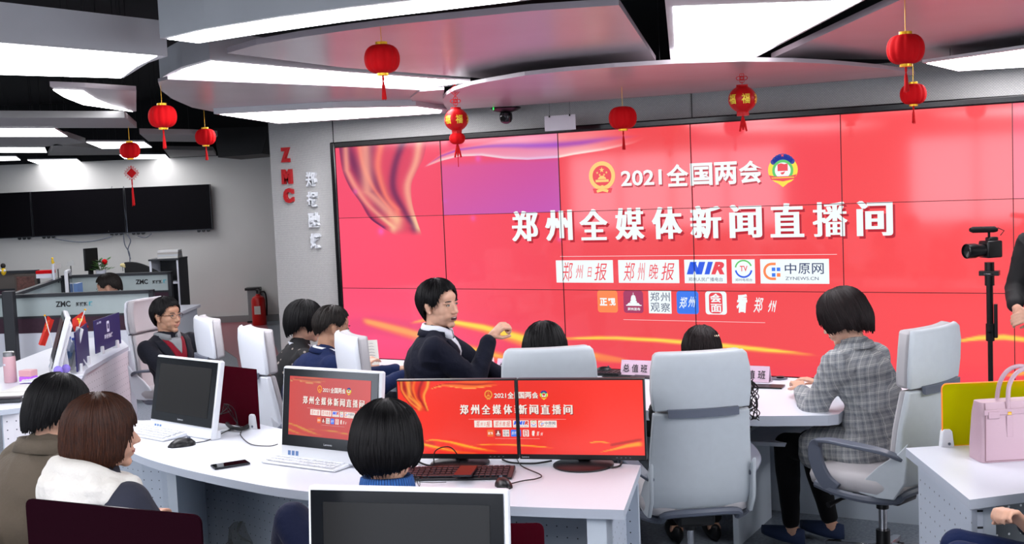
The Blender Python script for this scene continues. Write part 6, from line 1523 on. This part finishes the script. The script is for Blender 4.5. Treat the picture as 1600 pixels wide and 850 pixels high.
def person(label, loc, rz, hz=.56, lean=.1, side=0, twist=0, yaw=0, nod=0, tilt=0, handL=None, handR=None, footL=None, footR=None, hs=1.0,
           fem=False, hairfn=HEM_MAN, hairm=None, hair_kw=None, skinm=None, top=None, top_g=.022, sleeve=True, bottom=None, shoe=None, voxel=.006, crv=.04,
           hand_kw=None, elbowL=None, elbowR=None, tor=.46, neck=.0, face=True, mouth_open=0, skirt=None, kneeL=(0, .35, 1), kneeR=(0, .35, 1), sw=None, ankle=True, fat=1.0, folds=.006, sleeve_mat=None, legs=True):
    M = Matrix.Translation(loc) @ Matrix.Rotation(rz, 4, 'Z'); R3_ = M.to_3x3()
    W = lambda v: M @ Vector(v)
    U = Vector((math.sin(side), math.sin(lean)*math.cos(side), math.cos(lean)*math.cos(side))).normalized()
    Rt = (Matrix.Rotation(twist, 3, 'Z') @ X_); Rt = (Rt-U*Rt.dot(U)).normalized(); Fw = U.cross(Rt).normalized()
    H = Vector((0, 0, hz)); S = H+U*tor; mid = H+U*tor*.5-Fw*crv
    sw = sw or (.165 if fem else .185)
    shL = S-Rt*sw-U*.012; shR = S+Rt*sw-U*.012
    N = S+U*(.045+neck)+Fw*.0
    Hm = Matrix.Rotation(yaw, 3, 'Z') @ Matrix.Rotation(-nod, 3, 'X') @ Matrix.Rotation(tilt, 3, 'Y')
    nd = (U*.6+Z_*.4).normalized(); HC = N+nd*.058*hs+(Hm @ Vector((0, .012, .085)))*hs
    # limbs
    la, lf, lt, ls = .285, .255, .42, .42
    hL = Vector(handL) if handL else Vector((-.12, .38, .70)); hR = Vector(handR) if handR else Vector((.12, .38, .70))
    eL, hL = ik(shL, hL, la, lf, elbowL or (-.5, -.3, -.8)); eR, hR = ik(shR, hR, la, lf, elbowR or (.5, -.3, -.8))
    pL, pR = H+Vector((-.085, .0, -.01)), H+Vector((.085, .0, -.01))
    fL = Vector(footL) if footL else Vector((-.10, .42, .09)); fR = Vector(footR) if footR else Vector((.10, .42, .09))
    kL, fL = ik(pL, fL, lt, ls, kneeL); kR, fR = ik(pR, fR, lt, ls, kneeR)
    A3 = Matrix((Rt, Fw, U)).transposed()
    k = fat*(.92 if fem else 1)
    def torso(g):
        return [('e', H+Vector((0, -.01, .0)), (.165*k+g, .125*k+g, .105+g)), ('e', H+U*.13-Fw*crv*.6, (.145*k+g, .108*k+g, .13+g), A3), ('e', mid+Fw*.0, (.142*k+g, .105*k+g, .13+g), A3),
                ('e', H+U*(tor*.74)-Fw*crv*.5, (.160*k+g, .115*k+g, .135+g), A3), ('e', S-U*.045, (.150*k+g, .092*k+g, .085+g*.6), A3),
                ('c', shL+Rt*.03-U*.010, S+U*.012, .049+g*.7, .060+g*.5), ('c', shR-Rt*.03-U*.010, S+U*.012, .049+g*.7, .060+g*.5),
                ('c', shL+Rt*.06+U*.008, N+U*.008-Fw*.012-Rt*.015, .040+g*.7, .052+g*.25), ('c', shR-Rt*.06+U*.008, N+U*.008-Fw*.012+Rt*.015, .040+g*.7, .052+g*.25),
                ('c', shL+Rt*.02-U*.035, S-U*.13-Fw*.03, .062+g*.75, .085+g*.5), ('c', shR-Rt*.02-U*.035, S-U*.13-Fw*.03, .062+g*.75, .085+g*.5), ('c', shL+Rt*.045-U*.06, S-U*.10, .055+g*.8, .085+g*.5), ('c', shR-Rt*.045-U*.06, S-U*.10, .055+g*.8, .085+g*.5)]
    def arm(sh, el, hd, g, end=1.0): return [('c', sh, el, .050+g, .040+g), ('c', el, el+(hd-el)*end, .040+g, .027+g*.9)]
    def leg(p, kn, ft, g, end=1.0): return [('c', p, kn, .082*k+g, .055+g), ('c', kn, kn+(ft-kn)*.38, .055+g, .052+g), ('c', kn+(ft-kn)*.38, kn+(ft-kn)*end, .052+g, .034+g)]
    E = torso(-.004)+arm(shL, eL, hL, -.003)+arm(shR, eR, hR, -.003)+(leg(pL, kL, fL, -.005)+leg(pR, kR, fR, -.005) if legs else [])
    E += [('c', S-U*.02, N+nd*.05, .058, .052), ('c', N, HC+Hm @ Vector((0, -.02, -.05))*hs, .059 if not fem else .051, .056 if not fem else .048)]
    hd_e = []
    for e in head_elems(hs, fem):
        if e[0] == 'e': hd_e.append(('e', HC+Hm @ e[1], e[2], Hm @ (e[3] if len(e) > 3 else Matrix.Identity(3))))
        else: hd_e.append(('c', HC+Hm @ e[1], HC+Hm @ e[2], e[3], e[4]))
    E += hd_e
    hk = hand_kw or {}
    for nm, h_, e_, sd in (('L', hL, eL, -1), ('R', hR, eR, 1)):
        kw = dict(hk.get(nm, {})); d = Vector(kw.pop('d')) if 'd' in kw else (h_-e_).normalized(); nr = Vector(kw.pop('n')) if 'n' in kw else Vector((0, 0, -1)); ts = kw.pop('side', -sd)
        E += hand_elems(h_+(h_-e_).normalized()*.015, d, nr, ts, s=.98 if not fem else .9, **kw)
    if legs:
        for f_i in (fL, fR): E += [('c', f_i+Vector((0, -.02, -.03)), f_i+Vector((0, .13, -.055)), .036, .026)]
    def toW(E):
        out = []
        for e in E:
            if e[0] == 'c': out.append(('c', W(e[1]), W(e[2]), e[3], e[4]))
            else: out.append(('e', W(e[1]), e[2], R3_ @ (e[3] if len(e) > 3 else Matrix.Identity(3))))
        return out
    org = W((0, 0, 0))
    me = blob(toW(E), voxel, 4)
    root = bpy.data.objects.new('person', me); me.name = 'person'; me.transform(Matrix.Translation(-org)); root.location = org; COL.objects.link(root)
    me.materials.append(skinm or M_SKIN); me.polygons.foreach_set('use_smooth', [True]*len(me.polygons)); tag(root, label, 'person')
    sk = skinm or M_SKIN
    # hair and face parts, built in head space
    HM = Matrix.Translation(W(HC)-org) @ (R3_ @ Hm).to_4x4()
    if hairfn:
        hm_ = hair_mesh(hairfn, sc=hs, **(hair_kw or {})); hm_.materials.append(hairm or M_HBLK); hm_.polygons.foreach_set('use_smooth', [True]*len(hm_.polygons))
        ho = bpy.data.objects.new('hair', hm_); COL.objects.link(ho); ho.parent = root; ho.matrix_local = HM
    def hp(mb, name, m_): o = bpy.data.objects.new(name, mb.mesh(name)); COL.objects.link(o); o.data.materials.append(m_); o.data.polygons.foreach_set('use_smooth', [True]*len(o.data.polygons)); o.parent = root; o.matrix_local = HM; return o
    if face:
        for sd in (-1, 1):
            hp(MB().ell(Vector((sd*.031, .0815, .0062))*hs, (.0120*hs, .006*hs, .0042*hs)), 'eye', M_EYEW)
            hp(MB().ell(Vector((sd*.031, .0855, .0062))*hs, (.0048*hs, .0030*hs, .0044*hs)), 'iris', M_IRIS)
            hp(MB().tube([Vector((sd*(.031+x), .0865-abs(x)*.40, .0112-abs(x)**2*24))*hs for x in (-.014, -.007, 0, .007, .014)], .0016*hs, 6), 'eyelid', M_BROW)
            hp(MB().tube([Vector((sd*(.032+x), .0885-max(0, x)*.55, .0265-.10*abs(x-.004)))*hs for x in (-.017, -.008, 0, .009, .019)], [.0022*hs, .0032*hs, .0034*hs, .0028*hs, .0014*hs], 6), 'eyebrow', M_BROW)
        if mouth_open:
            hp(MB().ell(Vector((0, .088, -.061))*hs, (.021*hs, .010*hs, .0105*hs)), 'mouth', M_MOUTH)
            hp(MB().tube([Vector((x, .0965-abs(x)*.35, -.0505-abs(x)*.12))*hs for x in (-.022, -.011, 0, .011, .022)], .0025*hs, 8), 'upper_lip', M_LIP)
            hp(MB().tube([Vector((x, .095-abs(x)*.4, -.0715+abs(x)*.25))*hs for x in (-.020, -.010, 0, .010, .020)], .0030*hs, 8), 'lower_lip', M_LIP)
            hp(MB().tube([Vector((x, .0965-abs(x)*.4, -.0548))*hs for x in (-.014, -.007, 0, .007, .014)], .0025*hs, 6), 'teeth', M_TEETH)
        else:
            hp(MB().tube([Vector((x, .0955-abs(x)*.4, -.0545-abs(x)*.10))*hs for x in (-.022, -.011, 0, .011, .022)], .0030*hs, 8), 'upper_lip', M_LIP)
            hp(MB().tube([Vector((x, .0940-abs(x)*.4, -.0610+abs(x)*.15))*hs for x in (-.019, -.010, 0, .010, .019)], .0036*hs, 8), 'lower_lip', M_LIP)
    # clothes
    g = top_g; info = dict(root=root, W=W, M=M, R3=R3_, S=S, U=U, Rt=Rt, Fw=Fw, N=N, HC=HC, HM=HM, org=org, hp=hp, H=H, hL=hL, hR=hR, eL=eL, eR=eR, nd=nd, kL=kL, kR=kR, shL=shL, shR=shR)
    if top is not None:
        T = torso(g)
        if sleeve: T += arm(shL, eL, hL, g*.72, .93)+arm(shR, eR, hR, g*.72, .93)
        else: T += [('c', shL+Rt*.02, shL+(eL-shL)*.08, .054+g*.7, .052+g*.6), ('c', shR-Rt*.02, shR+(eR-shR)*.08, .054+g*.7, .052+g*.6)]
        T += [('c', S+U*.0, N+U*.01, .064+g*.3, .060+g*.2)]
        if skirt: T += [('c', pL+Vector((0, .0, 0)), pL+(kL-pL)*skirt, .10+g, .085+g), ('c', pR, pR+(kR-pR)*skirt, .10+g, .085+g), ('c', pL+(kL-pL)*skirt*.9, pR+(kR-pR)*skirt*.9, .075+g, .075+g)]
        tm = blob(toW(T), max(voxel, .006), 24)
        so = mnoise.random()*0+hash(label) % 97
        def fold(v):
            q = v-org; a = mnoise.noise(Vector((q.x*7, q.y*7, q.z*16))+Vector((so, 0, 0))); b_ = 1-abs(mnoise.noise(Vector((q.x*11+q.z*9, q.y*11-q.z*8, q.z*6))+Vector((0, so, 0)))*2)
            return folds*(a*.8+b_*b_*.7-.3)
        displace(tm, fold); tb = blob(toW(torso(g)+[('c', S+U*.0, N+U*.01, .064+g*.3, .060+g*.2)]), .010, 14); displace(tb, fold); info['bvh'] = BVHTree.FromPolygons([v.co.copy() for v in tb.vertices], [tuple(p.vertices) for p in tb.polygons])
        add_mesh('jacket' if sleeve else 'vest', tm, top, root, off=org)
    if sleeve_mat is not None:
        for sh, el, hd in ((shL, eL, hL), (shR, eR, hR)):
            sm = blob(toW(arm(sh, el, hd, .012, .95)), .006, 4); displace(sm, lambda v: .004*mnoise.noise(Vector((v.x*9, v.y*9, v.z*20)))); add_mesh('sleeve', sm, sleeve_mat, root, off=org)
    if bottom is not None and legs:
        Bt = [('e', H+Vector((0, -.01, -.01)), (.172*k+.008, .132*k+.008, .105+.004))]+leg(pL, kL, fL, .010, .93)+leg(pR, kR, fR, .010, .93)
        bm2 = blob(toW(Bt), max(voxel, .007), 5); displace(bm2, lambda v: .004*mnoise.noise(Vector((v.x*9, v.y*9, v.z*14)))); add_mesh('trousers', bm2, bottom, root, off=org)
    if shoe is not None and legs:
        for f_i in (fL, fR):
            c = f_i+Vector((0, .055, -.055)); sh = MB(); rings = []
            for i in range(9):
                u = -1+2*i/8; hw = .043*math.sqrt(max(.03, 1-abs(u)**2.8)); hh = .055 if u < -.2 else .055-.022*(u+.2); y = u*.132
                rings.append([W(c+Vector((hw*math.cos(a), y, max(-.030, hh*math.sin(a)*(1 if math.sin(a) > 0 else .6)))))-org for a in [2*PI*q/14 for q in range(14)]])
            sh.loft(rings); o = bpy.data.objects.new('shoe', sh.mesh('shoe')); COL.objects.link(o); o.parent = root; o.data.materials.append(shoe); o.data.polygons.foreach_set('use_smooth', [True]*len(o.data.polygons))
    PEOPLE[label] = info
    return info
def drape(I, name, m_, rows, off=.004, th=.003):
    """rows of (x, h) in chest axes laid onto the jacket's front"""
    vs = []; nr = len(rows); nc = len(rows[0]); last = None; dirn = (I['R3'] @ (-I['Fw'])).normalized()
    for r in rows:
        for x, h in r:
            p = I['W'](I['S']+I['Rt']*x+I['U']*h+I['Fw']*.5); hit = I['bvh'].ray_cast(p, dirn)
            q = hit[0] if hit[0] is not None else (last if last is not None else p+dirn*.4)
            last = q; vs.append(q-dirn*off-I['org'])
    k = len(vs); fs = [(j*nc+i, j*nc+i+1, (j+1)*nc+i+1, (j+1)*nc+i) for j in range(nr-1) for i in range(nc-1)]
    b = MB().add(vs, fs); o = bpy.data.objects.new(name, b.mesh(name)); COL.objects.link(o); o.parent = I['root']; o.data.materials.append(m_)
    o.data.polygons.foreach_set('use_smooth', [True]*len(o.data.polygons)); md = o.modifiers.new('thickness', 'SOLIDIFY'); md.thickness = th; md.offset = 0
    return o
def vneck(I, name, m_, w=.075, depth=.22, top=.03, off=.004):
    return drape(I, name, m_, [[(-w*(1-t)+2*w*(1-t)*i/8, top-(depth+top)*t) for i in range(9)] for t in [j/9*.98 for j in range(10)]], off)
def lapels(I, m_, w=.08, lw=.055, depth=.24, top=.03, off=.008):
    for s in (-1, 1):
        drape(I, 'lapel', m_, [[(s*(w*(1-t)+lw*u*(math.sin(min(1, t*1.25+.25)*PI)**.6 if t < .98 else .1)), top-(depth+top)*t) for u in (0, .33, .66, 1)] for t in [j/9 for j in range(10)]], off, .005)
def collar(I, name, m_, r=.066, h=.045, gap=.5, flare=.012, drop=.03, th=.006, z0=-.005, fold=True):
    """band round the neck, open at the front"""
    c = I['N']; ax = I['nd']; x = I['Rt']; y = ax.cross(x).normalized(); n = 30; rows = []
    for t in (0, .5, 1) if not fold else (0, .6, 1.0, 1.15, .7, .1):
        outer = fold and t in (.7, .1, 1.15)
        rows.append([])
        idx = len(rows)-1
        for i in range(n+1):
            a = gap*.5+(2*PI-gap)*i/n; f = math.cos(a)  # 1 at the front
            rr = r*(1+.05*(idx))+flare*(idx/5 if fold else t); hh = z0+h*min(t, 1.0)-drop*max(0, f)**2-(.0 if not outer else .0)
            rows[-1].append(I['W'](c+x*math.sin(a)*rr+y*math.cos(a)*(rr*.92+.004)+ax*hh)-I['org'])
    vs = [p for r_ in rows for p in r_]; nc = n+1
    fs = [(j*nc+i, j*nc+i+1, (j+1)*nc+i+1, (j+1)*nc+i) for j in range(len(rows)-1) for i in range(n)]
    o = bpy.data.objects.new(name, MB().add(vs, fs).mesh(name)); COL.objects.link(o); o.parent = I['root']; o.data.materials.append(m_); o.data.polygons.foreach_set('use_smooth', [True]*len(o.data.polygons))
    md = o.modifiers.new('thickness', 'SOLIDIFY'); md.thickness = th; md.offset = 0
    return o
def ploc(px, d, z=0): p = at_d(px, 425, d); return Vector((p.x, p.y, z))

M_NAVY = cloth_mat('navy suit cloth', '#0f1222'); M_NAVY2 = cloth_mat('blue navy suit cloth', '#132148'); M_CHAR = cloth_mat('charcoal suit cloth', '#14161f'); M_BLKC = cloth_mat('black cloth', '#08080b'); M_BLKP = cloth_mat('black trousers cloth', '#0a0a0d', .85)
M_SHIRT = cloth_mat('white shirt', '#d8dce6', .7); M_GSH = cloth_mat('grey shirt', '#7c8084', .7); M_SWEAT = cloth_mat('dark red knit', '#7a1424', .9, 200, .4); M_PLAID = plaid('grey plaid tweed'); M_DOTC = dotted('black cloth with pale dots', '#0c0c10', '#9a9088')
M_TAUPE = cloth_mat('taupe wool', '#5c5348', .9, 90, .3); M_MUST = rib_mat('mustard rib knit', '#6a5020', '#3c2c12', 60); M_HOOD = cloth_mat('cream hood fleece', '#c9c6c0', .95, 120, .3); M_SLATEC = cloth_mat('slate hoodie', '#2b2d38', .9); M_BLUET = rib_mat('blue rib knit', '#2a62a8', '#143c74', 110); M_TEAL = cloth_mat('teal shirt', '#2a8a90')
M_SHOEB = mat('navy shoe suede', '#1c2c4c', .7); M_SHOEK = mat('black shoe leather', '#0d0d0f', .35)

# 1. the gesturing man
I = person('man in navy jacket and open white collar, speaking with one fist raised', ploc(660, 6.25), ang_of(1.0, -.12), hz=.57, lean=.12, twist=.10, yaw=-.50, nod=.04, tilt=.05, hs=1.10, tor=.515,
           handL=(.06, .56, .81), handR=(-.02, .345, 1.085), elbowR=(.5, -.2, -.9), top=M_NAVY, top_g=.028, bottom=M_NAVY, shoe=M_SHOEK, voxel=.0045, skinm=M_SKINL, mouth_open=1, fat=1.12, crv=.03,
           hairfn=lerp_tab([(0, .084), (30, .080), (46, .058), (58, .020), (70, -.006), (80, .020), (96, .026), (108, -.02), (125, -.055), (150, -.075), (180, -.08)]), hair_kw=dict(vol=.014, taper=.42, seed=3, lump=.06),
           hand_kw={'R': dict(curl=.95, d=(-.1, .7, .6), n=(-.5, .4, -.6)), 'L': dict(curl=.45, n=(.3, 0, -1))})
vneck(I, 'shirt', M_SHIRT, w=.07, depth=.20); lapels(I, M_NAVY, w=.075, depth=.25); collar(I, 'shirt_collar', M_SHIRT, r=.068, h=.055, gap=.8, flare=.012, drop=.035)
collar(I, 'jacket_collar', M_NAVY, r=.080, h=.035, gap=2.2, flare=.012, drop=.02, z0=-.012)
# 2. man in glasses
I = person('man in glasses with charcoal suit over a dark red sweater', ploc(268, 8.25), ang_of(.80, -.42), hz=.43, lean=-.16, yaw=-.02, nod=.02, hs=1.06, tor=.46, crv=.0, twist=-.2,
           top=M_CHAR, bottom=M_CHAR, shoe=M_SHOEK, voxel=.005, skinm=M_SKIND, handL=(-.14, .36, .66), handR=(.14, .36, .66), hair_kw=dict(vol=.014, taper=.40, seed=5),
           hairfn=lerp_tab([(0, .080), (30, .076), (48, .058), (58, .03), (70, .008), (82, .024), (98, .028), (108, -.015), (125, -.05), (180, -.07)]))
vneck(I, 'sweater', M_SWEAT, w=.085, depth=.27); vneck(I, 'shirt', M_GSH, w=.055, depth=.09, off=.007); lapels(I, M_CHAR, w=.088, depth=.30, lw=.06); collar(I, 'shirt_collar', M_GSH, r=.068, h=.045, gap=.6, drop=.03)
collar(I, 'jacket_collar', M_CHAR, r=.080, h=.03, gap=2.4, flare=.012, drop=.02, z0=-.012)
hs = 1.06
b = MB()
for s in (-1, 1):
    b.tube([Vector((s*.033+.021*math.cos(k*PI/8), .1015-.010*abs(math.cos(k*PI/8) if s*math.cos(k*PI/8) > 0 else 0), .004+.0155*math.sin(k*PI/8)))*hs for k in range(17)], .0013, 6)
    b.tube([Vector((s*.054, .092, .010))*hs, Vector((s*.078, .03, .010))*hs, Vector((s*.084, -.02, .002))*hs], .0016, 6)
b.tube([Vector((-.012, .1015, .008))*hs, Vector((0, .104, .011))*hs, Vector((.012, .1015, .008))*hs], .0013, 6)
o = I['hp'](b, 'spectacles', mat('dark spectacle wire', '#201c20', .3, .5))
# 3. polka dot woman
I = person('short haired woman in a black dotted top, seated second from the aisle', ploc(437, 7.15), ang_of(1.0, .42), hz=.51, lean=.22, yaw=-.10, nod=.18, fem=True, hs=1.05, tor=.42, top=M_DOTC, bottom=M_BLKP, shoe=M_SHOEK,
           skinm=M_SKINL, hairfn=HEM_PIXIE, hair_kw=dict(vol=.020, taper=.22, seed=8, lump=.06), handL=(-.08, .45, .80), handR=(.12, .45, .80))
collar(I, 'scarf', M_SHIRT, r=.060, h=.03, gap=.3, drop=.02, fold=False)
# 4. man with navy jacket looking down
I = person('man with thinning crown in a blue navy jacket, bent over his papers', ploc(460, 6.85), ang_of(1.0, .42), hz=.49, lean=.34, yaw=-.05, nod=.22, hs=1.06, tor=.45, top=M_NAVY2, bottom=M_NAVY2, shoe=M_SHOEK, skinm=M_SKIND, voxel=.005,
           hairfn=HEM_CROP, hairm=M_HGRY, hair_kw=dict(vol=.009, taper=.40, seed=12, locks=200), handL=(-.05, .62, .80), handR=(.16, .60, .80), hand_kw={'R': dict(curl=.5), 'L': dict(curl=.5)}, fat=1.08, crv=.06)
collar(I, 'jacket_collar', M_NAVY2, r=.078, h=.03, gap=1.2, flare=.012, drop=.02, z0=-.010); collar(I, 'shirt_collar', M_SHIRT, r=.066, h=.035, gap=1.0, drop=.03)
# 5. head above the middle chair
I = person('black haired man whose head shows above the chair back by the plain monitor', ploc(848, 5.66), ang_of(-.02, 1), hz=.44, lean=.18, nod=.15, hs=1.1, tor=.44, top=M_BLKC, bottom=M_BLKP, shoe=M_SHOEK, hairfn=HEM_BOWL, hair_kw=dict(vol=.022, taper=.25, seed=14, puff=.05, lump=.05), handL=(-.12, .45, .82), handR=(.12, .45, .82), face=False)
# 6. head above the large chair
I = person('dark haired woman with a small hair clip behind the large grey chair', ploc(1100, 5.62), ang_of(-.05, 1), hz=.43, lean=.18, nod=.12, fem=True, hs=1.02, tor=.43, top=M_BLKC, bottom=M_BLKP, shoe=M_SHOEK, hairfn=HEM_BOB, hairm=M_HDBR, hair_kw=dict(vol=.016, taper=.02, seed=16), face=False, handL=(-.12, .42, .82), handR=(.12, .42, .82))
b = MB()
for i in range(5): b.ell((.028+.010*i, -.095, .075+.001*i), .0055)
I['hp'](b, 'hair_clip', mat('silver clip', '#c8b8a0', .2, .9))
# 7. woman in plaid
I = person('woman in a long grey plaid jacket and black trousers, leaning over the desk end', ploc(1350, 5.62), ang_of(-.78, .90), hz=.56, lean=.13, yaw=.12, nod=.42, fem=True, hs=1.10, tor=.44, top=M_PLAID, top_g=.030, bottom=M_BLKP, shoe=M_SHOEB, voxel=.0055, crv=.07, skirt=.5,
           hairfn=HEM_SHORTBOB, hairm=M_HDBR, hair_kw=dict(vol=.022, taper=.16, seed=21, puff=.04, lump=.05), handL=(-.02, .36, .80), handR=(.20, .38, .80), elbowL=(-.5, -.3, -.6), footL=(-.08, .40, .10), footR=(.12, .30, .10), skinm=M_SKINL, sw=.17, fat=1.0, folds=.009)
collar(I, 'jacket_collar', M_PLAID, r=.068, h=.035, gap=1.6, flare=.016, drop=.02, z0=-.005, th=.008)
# 8. camera operator
I = person('person in a black varsity jacket with white cuff stripes, standing by the camera', ploc(1652, 7.05), ang_of(-.9, -.6), hz=.92, lean=.02, yaw=0, nod=.2, tor=.50, top=M_BLKC, top_g=.035, bottom=M_BLKP, shoe=M_SHOEK, skinm=M_SKINL, hairfn=HEM_MAN,
           handL=(-.05, .30, 1.02), handR=(.10, .28, 1.05), footL=(-.12, .05, .09), footR=(.12, -.02, .09), kneeL=(0, 1, 0), kneeR=(0, 1, 0), hand_kw={'L': dict(curl=.5, d=(.6, .5, -.2), n=(0, -1, -.2)), 'R': dict(curl=.5, d=(-.6, .5, -.2), n=(0, -1, -.2))}, voxel=.005)
for e_, h_ in ((I['eL'], I['hL']), (I['eR'], I['hR'])):
    d = (h_-e_).normalized(); o = None
    for kk, (a, m_, r) in enumerate(((.80, M_BLKC, .046), (.845, M_SHIRT, .047), (.87, M_BLKC, .0465), (.895, M_SHIRT, .047), (.92, M_BLKC, .046))):
        p = e_+(h_-e_)*a; mb = MB().cyl(I['W'](p)-I['org'], I['W'](p+d*.010)-I['org'], r, r*.99, n=24); mb.build('cuff_stripe' if m_ is M_SHIRT else 'cuff', m_, I['root'])
v, f, a = glyph('B', .05)
for s_, x0, h0, wd in (('R', -.16, -.20, .10), ('B', -.15, -.32, .10), ('S', .04, -.20, .09)):
    rows = [[(x0+wd*i/4, h0-.11*j/4) for i in range(5)] for j in range(5)]
    v, f, a = glyph(s_, .07); b = MB(); dirn = (I['R3'] @ (-I['Fw'])).normalized(); pts = []
    for q in v:
        p = I['W'](I['S']+I['Rt']*(x0+wd*q[0])+I['U']*(h0-.11+.11*q[1])+I['Fw']*.5); hit = I['bvh'].ray_cast(p, dirn); pts.append((hit[0] if hit[0] else p+dirn*.35)-dirn*.006-I['org'])
    o = bpy.data.objects.new('chest_letter', b.add(pts, f).mesh('chest_letter')); COL.objects.link(o); o.parent = I['root']; o.data.materials.append(M_SHIRT)
# 9. woman in white hood
I = person('brown haired woman in a slate hoodie with cream hood, in front of the dark computer', ploc(110, 3.55), ang_of(.72, .80), hz=.575, lean=.10, yaw=-.45, nod=.05, fem=True, hs=.98, tor=.43, top=M_SLATEC, top_g=.035, bottom=cloth_mat('blue denim', '#22365c'), shoe=M_SHOEK, voxel=.005, skinm=M_SKINL,
           hairfn=lerp_tab([(-180, -.092), (-110, -.092), (-60, -.09), (-48, -.07), (-38, -.01), (-20, .030), (0, .045), (30, .030), (45, -.02), (55, -.065), (70, -.085), (110, -.092), (180, -.092)]), hairm=M_HBRN, hair_kw=dict(vol=.018, taper=.09, seed=30, puff=.05, lump=.04, jag=.010, ridge=.016), handL=(-.10, .42, .68), handR=(.14, .40, .66), elbowL=(-.6, -.2, -.8))
H_ = []
c = I['N']+I['U']*.012
for i in range(24):
    a = 2*PI*i/24; a2 = 2*PI*(i+1)/24; bk = (1-math.cos(a))/2; bk2 = (1-math.cos(a2))/2
    P_ = lambda a, bk: I['W'](c+I['Rt']*math.sin(a)*(.088+.028*bk)+I['Fw']*(math.cos(a)*.088-.010-.02*bk)+I['U']*(.020*bk-.035*(1-bk)))
    H_.append(('c', P_(a, bk), P_(a2, bk2), .034+.016*bk, .034+.016*bk2))
for i in range(14):
    a = PI*.38+PI*1.24*i/13; H_.append(('e', I['W'](c+I['Rt']*math.sin(a)*.138+I['Fw']*(math.cos(a)*.125-.02)-I['U']*(.030+.012*math.sin(i*1.7))), (.045, .045, .05)))
hm2 = blob(H_, .005, 4); displace(hm2, lambda v: .010*mnoise.noise(Vector((v.x*9, v.y*9, v.z*30)))); add_mesh('hood', hm2, M_HOOD, I['root'], off=I['org'])
# 10. person in brown vest
I = person('black haired person in a taupe wool vest over mustard sleeves, at the lower corner', ploc(3, 3.95), ang_of(.55, .85), hz=.57, lean=.26, yaw=-.15, nod=.34, fem=True, hs=.98, tor=.45, top=M_TAUPE, top_g=.034, sleeve=False, sleeve_mat=M_MUST, bottom=M_BLKP, shoe=M_SHOEK, voxel=.0055, skinm=M_SKIN, crv=.07,
           hairfn=lerp_tab([(0, .04), (30, .035), (48, .0), (62, -.045), (78, -.03), (90, .0), (102, -.03), (120, -.065), (150, -.085), (180, -.09)]), hair_kw=dict(vol=.018, taper=.14, seed=33, jag=.014, lump=.06, ridge=.02), handL=(-.12, .42, .74), handR=(.14, .42, .74), fat=1.05)
collar(I, 'vest_collar', M_TAUPE, r=.078, h=.05, gap=1.0, flare=.020, drop=.03, z0=-.012, th=.008); 
b = MB().tube(smooth_pts([I['W'](I['N']+I['Rt']*math.sin(a)*.070+I['Fw']*math.cos(a)*.066+I['U']*(.012-.02*max(0, math.cos(a))))-I['org'] for a in [2*PI*i/16 for i in range(17)]], 3), .0014, 5); b.build('necklace', M_GOLD, I['root'])
# 11. black bob in blue turtleneck
I = person('person with glossy black bowl cut and blue ribbed roll neck, facing the red monitors', ploc(584, 3.62), ang_of(.10, 1.0), hz=.55, lean=.08, yaw=-.12, nod=.10, fem=True, hs=1.08, tor=.345, top=cloth_mat('dark navy vest', '#141826'), top_g=.028, bottom=cloth_mat('navy trousers', '#141a34'), shoe=M_SHOEK, voxel=.0055, skinm=M_SKINL,
           hairfn=lambda d: HEM_BOWL(d)+.032*(abs(d) > 60), hair_kw=dict(vol=.026, taper=.50, seed=41, puff=.10, lump=.025, ridge=.008, jag=.004), handL=(-.10, .30, .68), handR=(.16, .38, .70), footL=(-.48, .42, .52), kneeL=(-.6, .2, 1), face=False)
c = I['N']; n = 36; rings = []
for z, r in ((-.04, .150), (-.025, .125), (-.005, .100), (.02, .092), (.045, .088), (.062, .084), (.066, .076), (.05, .070)):
    rings.append([I['W'](c+I['Rt']*math.sin(a)*r+I['Fw']*math.cos(a)*r*.95+I['nd']*z)-I['W'](c) for a in [2*PI*i/n for i in range(n)]])
o = bpy.data.objects.new('roll_neck', MB().loft(rings).mesh('roll_neck')); COL.objects.link(o); o.parent = I['root']; o.location = I['W'](c)-I['org']; o.data.materials.append(M_BLUET); o.data.polygons.foreach_set('use_smooth', [True]*len(o.data.polygons))
# 12. man in the cubicle
I = person('man in a teal shirt with cropped hair, bowed inside the far cubicle', ploc(205, 11.8), ang_of(-.9, -.1), hz=.40, lean=.35, nod=.30, tor=.46, hs=1.2, top=M_TEAL, bottom=M_BLKP, shoe=M_SHOEK, voxel=.008, skinm=M_SKIN, hairfn=HEM_CROP, hair_kw=dict(vol=.010, taper=.25, seed=50), handL=(-.12, .48, .78), handR=(.12, .48, .78), hairm=M_HGRY)
# 13. seated figure cut by the corner
I = person('person with navy knee and dark sleeve cut off by the lower corner', ploc(1705, 3.75), ang_of(-.92, .35), hz=.50, lean=-.05, yaw=0, nod=0, tor=.46, top=cloth_mat('dark teal knit', '#141c26'), bottom=M_NAVY2, shoe=M_SHOEK, voxel=.0055, skinm=M_SKINL, handL=(-.16, .30, .60), handR=(-.05, .20, .72), footL=(-.1, .40, .18), footR=(.12, .42, .16), kneeL=(0, .3, 1), elbowR=(.6, -.1, -.8), hand_kw={'R': dict(curl=.7, d=(-.4, .4, .5), n=(-.5, .4, -.6))})
